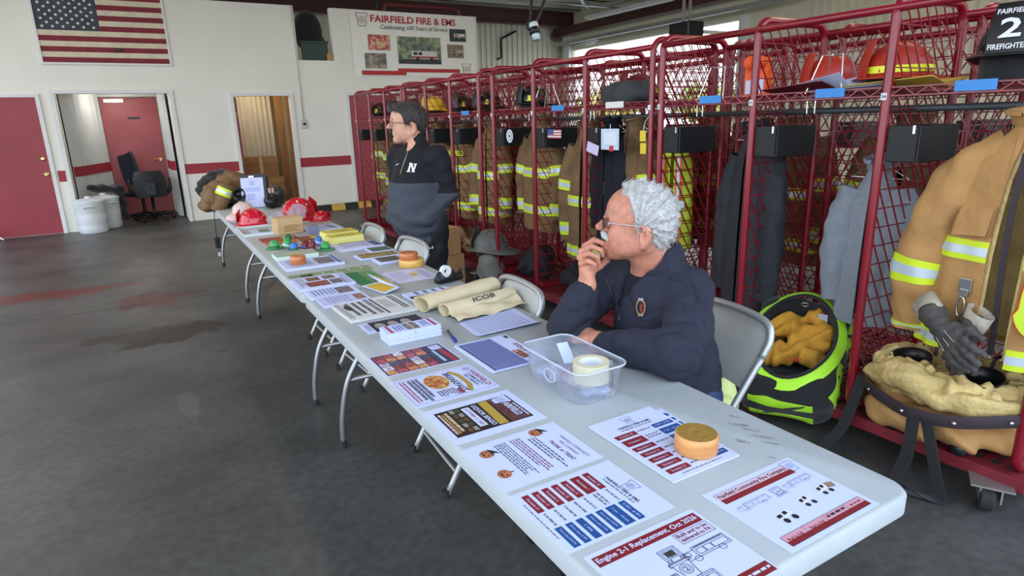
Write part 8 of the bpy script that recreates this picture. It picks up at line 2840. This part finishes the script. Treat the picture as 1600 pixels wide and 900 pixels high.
fire_helmet((2.16, 4.52, 0.30), 2.2, 1.25, 'grey dusty mask helmet hanging low between the second and third rack', mat('helmet_grey', S(96, 96, 94), 0.5, var=0.25), False, False)
q = SDF()
q.ell((2.14, 4.50, 0.16), (0.13, 0.16, 0.13)).ell((2.10, 4.46, 0.27), (0.09, 0.12, 0.08), k=0.05)
q.plane((0, 0, 0.03), (0, 0, -1))
solo('helmet_bag', q.mesh((1.95, 4.25, 0.0), (2.35, 4.75, 0.45), 0.012), mat('grey_green_bag', S(112, 112, 104), 0.8, var=0.25, vscale=9), 'grey bag standing between the second and third rack', 'bag', smooth=True)
for i, (x, y, z, a, b, h_, lab) in enumerate(((1.86, 4.86, 0, 0.22, 0.24, 0.30, 'lower brown carton behind the standing man'), (1.86, 4.86, 0.302, 0.18, 0.20, 0.26, 'upper brown carton behind the standing man'))):
    t = thing('carton', lab, 'box', (x, y, z), 0.2, 'cartons by the third rack')
    obj('box_body', MB().box((-a / 2, -b / 2, 0), (a / 2, b / 2, h_)), M_card, t, bevel=0.003)
    obj('packing_tape', MB().box((-a / 2 - 0.001, -0.025, 0.0), (-a / 2, 0.025, h_)), mat('tan_tape', S(186, 150, 104), 0.35), t)
# ================================================================== far corner: kegs, office chair, gear heap
M_keg = mat('keg_white', S(206, 210, 212), 0.45, var=0.05)
kg = thing('water_barrel', 'squat white plastic barrel in front of the alcove corner', 'barrel', (-1.38, 11.28, 0), 0, 'white barrels by the alcove')
obj('barrel_body', MB().lathe([(0.19, 0.0), (0.20, 0.015), (0.205, 0.10), (0.198, 0.12), (0.205, 0.14), (0.212, 0.28), (0.205, 0.30), (0.212, 0.32), (0.218, 0.46), (0.222, 0.475), (0.21, 0.49)], (0, 0, 0), 32, capb=True), M_keg, kg, smooth=True, angle=0.7)
obj('barrel_lid', MB().lathe([(0.225, 0.475), (0.225, 0.50), (0.20, 0.515), (0.10, 0.535), (0.05, 0.54), (0.045, 0.565), (0.001, 0.57)], (0, 0, 0), 32), M_keg, kg, smooth=True, angle=0.6)
obj('hand_grip', MB().tube(spline([(-0.06, -0.212, 0.40), (-0.05, -0.235, 0.42), (0.05, -0.235, 0.42), (0.06, -0.212, 0.40)], 5), 0.012, 6), M_keg, kg, smooth=True)
copy_tree(kg, (-1.20, 11.72, 0), 0.6, 'second white plastic barrel standing behind the front one')
q = SDF()
q.ell((-1.10, 11.86, 0.62), (0.22, 0.16, 0.06)).cap((-0.96, 11.80, 0.60), (-0.93, 11.78, 0.12), 0.06, 0.05, 0.05).ell((-1.28, 11.78, 0.65), (0.14, 0.12, 0.06), k=0.04)
q.fn(lambda P_: 0.012 * np.sin(P_[:, 0] * 30 + P_[:, 1] * 20 + P_[:, 2] * 25), op='d')
q.ell((-1.20, 11.72, 0.3), (0.235, 0.235, 0.29), k=0.01, op='s')
solo('black_jacket_heap', q.mesh((-1.55, 11.5, 0.0), (-0.75, 12.15, 0.85), 0.015), M_blackcloth, 'black cloth draped over the rear white barrel', 'clothing', smooth=True)

oc = thing('office_chair', 'black office chair turned away before the alcove door', 'office chair', (-0.50, 12.15, 0), 0.0)
obj('base_hub', MB().lathe([(0.03, 0.05), (0.045, 0.07), (0.045, 0.13), (0.028, 0.15), (0.028, 0.42)], (0, 0, 0), 16, capb=True, capt=True), M_black, oc, smooth=True)
for k in range(5):
    a = 2 * PI * k / 5 + 0.3
    e_ = np.array([0.31 * math.cos(a), 0.31 * math.sin(a), 0])
    lg = obj('base_leg', MB().tube([(0.03 * math.cos(a), 0.03 * math.sin(a), 0.11), tuple(e_ * 0.5 + [0, 0, 0.10]), tuple(e_ + [0, 0, 0.075])], [0.028, 0.024, 0.016], 8), M_black, oc, smooth=True)
    obj('chair_wheel', MB().lathe([(0.008, -0.02), (0.028, -0.02), (0.03, 0), (0.028, 0.02), (0.008, 0.02)], (e_[0], e_[1], 0.03), 14, rotz(a) @ rotx(PI / 2)), M_black, lg, smooth=True)
obj('seat', SDF().box((0, 0, 0.47), (0.50, 0.50, 0.10), None, 0.05).mesh((-0.3, -0.3, 0.38), (0.3, 0.3, 0.56), 0.014), mat('office_seat', S(60, 28, 34), 0.8), oc, smooth=True)
P = np.zeros((15, 11, 3))
for i in range(15):
    for j in range(11):
        a, b = -1 + 2 * i / 14, j / 10
        w_ = 0.25 * (1 - 0.10 * (2 * b - 1) ** 4) * (1 - 0.15 * max(0, b - 0.7) / 0.3)
        P[i, j] = (a * w_, -0.24 - 0.05 * (1 - a * a) - 0.04 * b, 0.42 + 0.45 * b)
obj('backrest', MB().sheet(P, 0.045), mat('office_black', S(26, 27, 30), 0.45, var=0.1), oc, smooth=True)
obj('back_bracket', MB().tube([(0, 0, 0.43), (0, -0.28, 0.44), (0, -0.32, 0.62)], 0.03, 8).box((-0.08, -0.34, 0.46), (0.08, -0.31, 0.68)), M_black, oc, bevel=0.006)
for sx in (-1, 1):
    obj('armrest', MB().tube(spline([(sx * 0.22, 0.05, 0.45), (sx * 0.31, 0.02, 0.50), (sx * 0.32, 0.10, 0.68), (sx * 0.31, -0.10, 0.71), (sx * 0.29, -0.2, 0.58), (sx * 0.22, -0.16, 0.45)], 5), 0.02, 8), M_black, oc, smooth=True)
P = np.zeros((11, 9, 3))
for i in range(11):
    for j in range(9):
        a, b = -1 + 2 * i / 10, j / 8
        w_ = 0.22 * (1 - 0.3 * max(0, abs(2 * b - 1) - 0.5))
        P[i, j] = (a * w_, 0.05 * (1 - a * a), 0.62 + 0.55 * b)
ob2 = thing('office_chair', 'dark blue backed office chair behind the black one', 'office chair', (-0.72, 12.75, 0), -1.0)
R_ = roty(-0.22)
obj('backrest', MB().sheet(P, 0.05).xf(R_, (0.05, 0, 0)), mat('dark_blue_fabric', S(34, 42, 54), 0.85), ob2, smooth=True)
obj('back_stem', MB().tube([(0.0, 0.05, 0.38), (-0.16, 0.04, 0.70)], 0.025, 8), M_black, ob2)
obj('seat', SDF().box((0.16, -0.02, 0.44), (0.46, 0.46, 0.09), None, 0.04).mesh((-0.2, -0.35, 0.36), (0.5, 0.35, 0.52), 0.016), mat('dark_blue_fabric', S(34, 42, 54), 0.85), ob2, smooth=True)
obj('gas_stem', MB().tube([(0.14, 0, 0.06), (0.14, 0, 0.42)], 0.03, 8), M_black, ob2)
for k in range(5):
    a = 2 * PI * k / 5
    obj('base_leg', MB().tube([(0.14, 0, 0.09), (0.14 + 0.28 * math.cos(a), 0.28 * math.sin(a), 0.03)], [0.03, 0.018], 8), M_black, ob2)
# stray folding chair legs at the left edge of the picture
a = pz(3, 376, 0)
sl = thing('grey_cane', 'grey metal leg end lying at the left edge by the red door', 'stand', (a[0], a[1], 0))
obj('tube', MB().tube([(a[0] + 0.05, a[1] - 0.12, 0.02), (a[0] - 0.25, a[1] + 0.1, 0.26)], 0.012, 8).tube([(a[0] + 0.0, a[1] - 0.05, 0.02), (a[0] - 0.3, a[1] + 0.15, 0.22)], 0.01, 8), M_steel, sl, world=True)

# --- gear heap on the far table
def lump(name, label, cat, ells, m_, h=0.012, seed=0, amp=0.008, zmin=None, lo=None):
    q = SDF()
    P_ = []
    for c_, r_ in ells:
        q.ell(c_, r_, None, 0.05)
        P_.append((np.array(c_) - np.array(r_), np.array(c_) + np.array(r_)))
    q.fn(lambda X: amp * np.sin(X[:, 0] * 34 + 3 * np.sin(X[:, 2] * 22 + seed)) * np.sin(X[:, 1] * 28 + seed) + amp * 0.7 * np.sin(X[:, 2] * 60 + X[:, 0] * 40), op='d')
    if zmin is not None:
        q.plane((0, 0, zmin), (0, 0, -1))
    a_ = np.min([x[0] for x in P_], 0) - 0.06
    b_ = np.max([x[1] for x in P_], 0) + 0.06
    return q, solo(name, q.mesh(a_, b_, h), m_, label, cat, smooth=True)


tz = 0.742
qj, oj = lump('gear_coat_heap', 'tan turnout coat with a lime banded cuff heaped on the far table', 'coat', [((0.10, 6.75, tz + 0.12), (0.18, 0.3, 0.14)), ((0.26, 6.95, tz + 0.17), (0.2, 0.25, 0.17)), ((0.02, 6.55, tz + 0.09), (0.12, 0.18, 0.10)), ((-0.06, 6.6, tz + 0.02), (0.08, 0.16, 0.06))], M_tand, zmin=None)
cuff = thing('coat_cuff', 'banded cuff with yellow name letters over the far table edge', 'coat', (0.0, 6.42, tz))
R_ = roty(0.5) @ rotz(0.3)
obj('cuff_cloth', MB().lathe([(0.07, -0.14), (0.085, -0.05), (0.085, 0.10), (0.08, 0.14)], (0.08, 6.42, tz + 0.105), 20, R_, sx=0.9, sy=1.1), M_tand, cuff, world=True, smooth=True)
obj('lime_stripe', MB().lathe([(0.088, 0.03), (0.088, 0.11)], (0.08, 6.42, tz + 0.105), 20, R_, sx=0.9, sy=1.1), M_lime, cuff, world=True, smooth=True)
obj('silver_stripe', MB().lathe([(0.090, 0.055), (0.090, 0.085)], (0.08, 6.42, tz + 0.105), 20, R_, sx=0.9, sy=1.1), M_silv, cuff, world=True, smooth=True)
mk = thing('face_mask', 'black breathing mask with round port on the far table', 'mask', (0.24, 6.36, tz))
q = SDF()
q.ell((0.24, 6.36, tz + 0.12), (0.075, 0.07, 0.095)).cap((0.24, 6.30, tz + 0.07), (0.23, 6.24, tz + 0.06), 0.04, 0.035, 0.02).ell((0.23, 6.31, tz + 0.15), (0.055, 0.045, 0.04), k=0.01, op='s')
q.plane((0, 0, tz), (0, 0, -1))
obj('mask_body', q.mesh((0.1, 6.15, tz - 0.02), (0.4, 6.5, tz + 0.27), 0.009), M_black, mk, world=True, smooth=True)
obj('mask_port', MB().lathe([(0.026, 0), (0.026, 0.015), (0.014, 0.02), (0.001, 0.02)], (0.228, 6.215, tz + 0.06), 16, rotx(PI / 2)), M_silver, mk, world=True, smooth=True)
lump('gear_coat_heap', 'second tan gear heap behind the propped page on the far table', 'coat', [((0.50, 6.75, tz + 0.09), (0.20, 0.28, 0.11)), ((0.60, 6.55, tz + 0.07), (0.14, 0.2, 0.09))], M_tand, zmin=tz, seed=3)
lump('black_bag_heap', 'black bag behind the tan coat heap, against the back wall', 'bag', [((0.18, 7.22, tz + 0.22), (0.2, 0.12, 0.13)), ((0.02, 7.15, tz + 0.15), (0.12, 0.1, 0.12))], M_blackcloth, zmin=tz, seed=5)
lump('dark_pouch', 'dark pouch beside the grey camera on the far table', 'pouch', [((0.50, 6.10, tz + 0.07), (0.07, 0.08, 0.075))], M_black, zmin=tz, seed=8, amp=0.003, h=0.009)
th_ = thing('thermal_camera', 'dark grey rounded camera with pink screen tabs on the far table', 'camera', (0.56, 6.20, tz))
obj('camera_body', SDF().ell((0.58, 6.20, tz + 0.13), (0.075, 0.08, 0.085)).cap((0.58, 6.2, tz + 0.08), (0.57, 6.18, tz + 0.03), 0.05, 0.045).plane((0, 0, tz), (0, 0, -1)).mesh((0.45, 6.05, tz - 0.02), (0.72, 6.36, tz + 0.25), 0.009), mat('camera_grey', S(46, 52, 54), 0.35), th_, world=True, smooth=True)
for dx in (-0.03, 0.005):
    obj('screen_tab', MB().cbox((0.53 + dx, 6.125, tz + 0.175), (0.022, 0.01, 0.05), rotz(0.3)), mat('pink_tab', S(222, 176, 168), 0.4), th_, world=True, bevel=0.004)
wl_ = thing('dangling_walkie', 'black radio hanging on a cord from the far table edge', 'radio', (-0.02, 6.45, 0.5))
obj('radio_body', MB().cbox((-0.03, 6.30, 0.42), (0.05, 0.06, 0.11)), M_black, wl_, world=True, bevel=0.008)
obj('radio_cord', MB().tube(spline([(0.04, 6.40, 0.745), (-0.012, 6.34, 0.73), (-0.028, 6.30, 0.60), (-0.03, 6.30, 0.47)], 5), 0.004, 6), M_black, wl_, world=True)
obj('radio_tag', MB().cbox((-0.03, 6.30, 0.30), (0.02, 0.02, 0.04)), M_sticker, wl_, world=True)
obj('tag_cord', MB().tube([(-0.03, 6.30, 0.37), (-0.03, 6.30, 0.32)], 0.003, 5), M_black, wl_, world=True)
# tall black backpack standing behind the page
solo('black_case', SDF().box((0.50, 6.42, tz + 0.16), (0.10, 0.14, 0.32), rotz(-0.3), 0.03).mesh((0.36, 6.28, tz - 0.02), (0.64, 6.56, tz + 0.36), 0.012), M_blackcloth, 'upright black case directly behind the propped page', 'case', smooth=True)

# ================================================================== roof fittings
def on_plane_x(u, v, x):
    return pxx(u, v, x)


def pzz(u, v, z):
    return pz(u, v, z)


M_fix = mat('fixture_white', S(206, 204, 196), 0.45)
a, b = pzz(918, 31, 4.2), pzz(1050, 0, 4.2)
d_ = (b - a) / np.linalg.norm(b - a)
fx_ = thing('fluorescent_light', 'long unlit fluorescent fixture hanging near the open bay door', 'ceiling light', ((a + b) / 2))
for nm, mb, m_ in (('housing', MB().cbox((a + b) / 2 + [0, 0, 0.06], (0.26, np.linalg.norm(b - a), 0.05), rotz(math.atan2(d_[1], d_[0]) - PI / 2)), M_fix), ('tube_lamp', MB().tube([a + [0.06, 0, 0.01], b + [0.06, 0, 0.01]], 0.02, 8).tube([a + [-0.06, 0, 0.01], b + [-0.06, 0, 0.01]], 0.02, 8), mat('tube_glass', S(226, 224, 214), 0.3)), ('hanger_rod', MB().tube([a * 0.85 + b * 0.15 + [0, 0, 0.07], a * 0.85 + b * 0.15 + [0, 0, 0.78]], 0.008, 6).tube([a * 0.15 + b * 0.85 + [0, 0, 0.07], a * 0.15 + b * 0.85 + [0, 0, 0.78]], 0.008, 6), M_galv)):
    obj(nm, mb, m_, fx_, world=True)
a, b = pzz(868, 84, 3.75), pzz(930, 66, 3.75)
fx2 = thing('fluorescent_light', 'second fluorescent fixture close to the corner of the bay door', 'ceiling light', ((a + b) / 2))
d_ = (b - a) / np.linalg.norm(b - a)
obj('housing', MB().cbox((a + b) / 2 + [0, 0, 0.06], (0.24, np.linalg.norm(b - a), 0.05), rotz(math.atan2(d_[1], d_[0]) - PI / 2)), M_fix, fx2, world=True)
obj('tube_lamp', MB().tube([a, b], 0.025, 8), mat('tube_glass', S(226, 224, 214), 0.3), fx2, world=True)
obj('hanger_rod', MB().tube([(a + b) / 2 + [0, 0, 0.08], (a + b) / 2 + [0, 0, 1.25]], 0.008, 6), M_galv, fx2, world=True)
# unit heater pipe, conduits, opener
solo('roof_pipe', MB().tube(spline([pzz(905, -8, 4.5), pzz(914, 6, 4.5), pzz(930, 11, 4.45), pzz(1000, -6, 4.45)], 6), 0.06, 10), M_galv, 'bent galvanised exhaust pipe under the roof', 'pipe', smooth=True)
for k, (u0, v0, u1, v1, r_, lab) in enumerate(((780, 0, 1230, 38, 0.02, 'thin conduit running across under the roof'), (1000, 24, 1262, 46, 0.03, 'second conduit running across under the roof'))):
    a, b = pzz(u0, v0, 4.3), pzz(u1, v1, 4.3)
    y_ = a[1]
    solo('roof_conduit', MB().tube([(a[0], y_, 4.33), (12.0, y_, 4.33)], r_, 8), M_galv, lab, 'pipe', smooth=True)
op = pxx(1072, 48, 8.6)
t = thing('door_opener', 'black door opener motor hanging on a bracket under the roof', 'door opener', op)
obj('motor_box', MB().cbox(op, (0.4, 0.5, 0.28)), M_black, t, world=True, bevel=0.02)
obj('hanger_bracket', MB().box((op[0] - 0.1, op[1] - 0.02, op[2] + 0.12), (op[0] - 0.06, op[1] + 0.02, 4.82)).box((op[0] + 0.06, op[1] - 0.02, op[2] + 0.12), (op[0] + 0.1, op[1] + 0.02, 4.82)), M_galv, t, world=True)
obj('chain_rail', MB().box((op[0], op[1] - 0.03, op[2] - 0.03), (11.9, op[1] + 0.03, op[2] + 0.03)), M_fix, t, world=True)
dp = thing('corner_downpipe', 'short silver elbow pipe hanging above the red racks', 'pipe', pzz(1180, 20, 4.0))
obj('pipe', MB().tube(spline([pzz(1178, 8, 4.1), pzz(1176, 26, 3.9), pzz(1184, 33, 3.85), pzz(1195, 35, 3.85)], 5), 0.05, 10), M_galv, dp, world=True, smooth=True)
obj('pipe_hanger', MB().tube([pzz(1178, 8, 4.1), pzz(1178, 8, 4.1) + [0, 0, 0.9]], 0.012, 6), M_galv, dp, world=True)
# wall horns and light near the corner
cpos = np.array([11.9, 17.15, 0])
for (u, v, r_, m_, nm, lab) in ((868, 58, 0.17, mat('horn_grey', S(120, 116, 104), 0.5), 'wall_horn', 'grey round alarm horn on the corner post'), (866, 78, 0.12, mat('horn_pale', S(206, 204, 196), 0.5), 'wall_horn', 'pale round horn below the grey one on the corner post'), (878, 33, 0.17, mat('bell_blue', S(40, 50, 84), 0.4), 'alarm_bell', 'dark blue bell above the horns on the corner post')):
    q_ = pxx(u, v, 11.86)
    t = thing(nm, lab, 'horn', q_, 0, 'alarm fittings on the corner post')
    R_ = rotz(math.atan2(CAM[1] - q_[1], CAM[0] - q_[0])) @ roty(PI / 2)
    obj('bell', MB().lathe([(0.03, -0.10), (0.05, 0.0), (r_ * 0.7, 0.08), (r_, 0.14), (r_ * 0.92, 0.14), (r_ * 0.5, 0.06), (0.001, 0.04)], q_, 20, R_), m_, t, world=True, smooth=True)
    obj('mounting_arm', MB().tube([q_, (11.99, min(max(q_[1], 17.05), 17.3), q_[2])], 0.03, 6), M_galv, t, world=True)
# hose reel drop with plug, hung from the roof between table and racks
hd = thing('hanging_cord', 'black looped power cord with a white plug hanging from the roof', 'cord', pdep(835, 30, 7.0))
K = [pdep(828, -40, 7.0), pdep(830, 0, 7.0), pdep(829, 25, 7.0), pdep(824, 40, 7.0), pdep(829, 45, 7.0), pdep(840, 28, 7.0), pdep(851, 0, 7.0), pdep(858, -30, 7.0)]
obj('cord_loop', MB().tube(spline(K, 6), 0.018, 8), M_black, hd, world=True, smooth=True)
obj('cord_drop', MB().tube([K[0], np.array([K[0][0], K[0][1], 5.0])], 0.012, 6).tube([K[-1], np.array([K[-1][0], K[-1][1], 5.0])], 0.012, 6), M_black, hd, world=True)
obj('plug_body', MB().tube([pdep(833, 36, 6.98), pdep(836, 50, 6.98)], [0.05, 0.06], 12), mat('plug_pale_blue', S(196, 214, 222), 0.4), hd, world=True, smooth=True)
obj('plug_band', MB().tube([pdep(834.5, 44, 6.98), pdep(836.5, 54, 6.98)], [0.063, 0.060], 12), M_black, hd, world=True, smooth=True)
obj('plug_tip', MB().tube([pdep(836.5, 53, 6.98), pdep(839, 62, 6.98)], [0.05, 0.042], 12), mat('plug_pale_blue', S(196, 214, 222), 0.4), hd, world=True, smooth=True)

# unseen strip lamps added to give the upper walls a warm glow
for i, (x, y, lab) in enumerate(((-2.6, 8.2, 'added unseen warm strip light over the left bay, nearest the back wall'), (-2.6, 4.2, 'added unseen warm strip light over the left bay, middle'), (1.2, 6.2, 'added unseen warm strip light above the tables'), (5.5, 6.5, 'added unseen warm strip light over the right bay'), (5.5, 2.0, 'added unseen warm strip light over the right bay, nearest'))):
    t = thing('added_strip_light', lab, 'ceiling light', (x, y, 4.62), 0, 'added roof strip lights')
    obj('housing', MB().box((-0.16, -1.2, 0.03), (0.16, 1.2, 0.10)), M_fix, t)
    obj('fill_lamp_glass', MB().tube([(-0.07, -1.15, 0.0), (-0.07, 1.15, 0.0)], 0.019, 8), mat('fill_warm_tube', S(255, 226, 180), 0.3, emit=3.0), t)
    obj('fill_lamp_glass', MB().tube([(0.07, -1.15, 0.0), (0.07, 1.15, 0.0)], 0.019, 8), mat('fill_warm_tube', S(255, 226, 180), 0.3), t)
    obj('hanger_rod', MB().tube([(0, -0.9, 0.1), (0, -0.9, 0.38)], 0.008, 6).tube([(0, 0.9, 0.1), (0, 0.9, 0.38)], 0.008, 6), M_galv, t)
    ld = bpy.data.lights.new('added_strip_fill', 'AREA')
    ld.shape = 'RECTANGLE'
    ld.size, ld.size_y = 0.3, 2.3
    ld.energy = 19
    ld.color = (1.0, 0.80, 0.52)
    lo_ = bpy.data.objects.new('added_strip_fill', ld)
    COL.objects.link(lo_)
    lo_.parent = t
    lo_.location = (0, 0, -0.03)

for (x, y, z, e_, c_, lab) in ((-0.8, 12.5, 2.29, 8, (1.0, 0.95, 0.88), 'small round fill lamp added unseen inside the alcove'), (1.4, 12.3, 2.4, 8, (1.0, 0.86, 0.62), 'small round fill lamp added unseen inside the store room')):  # hidden lamps added to brighten the alcove and the store room
    t = thing('added_dome_lamp', lab, 'ceiling light', (x, y, z), 0, 'added dome lamps')
    obj('fill_lamp_base', MB().lathe([(0.12, 0.0), (0.12, -0.02), (0.001, -0.02)], (0, 0, 0), 20), M_fix, t)
    obj('fill_lamp_glass', MB().lathe([(0.11, -0.02), (0.09, -0.05), (0.04, -0.07), (0.001, -0.072)], (0, 0, 0), 20), mat('fill_dome_glass', S(255, 240, 214), 0.3, emit=3.0), t, smooth=True)
    ld = bpy.data.lights.new('added_dome_fill', 'POINT')
    ld.energy = e_
    ld.color = c_
    ld.shadow_soft_size = 0.1
    lo_ = bpy.data.objects.new('added_dome_fill', ld)
    COL.objects.link(lo_)
    lo_.parent = t
    lo_.location = (0, 0, -0.18)
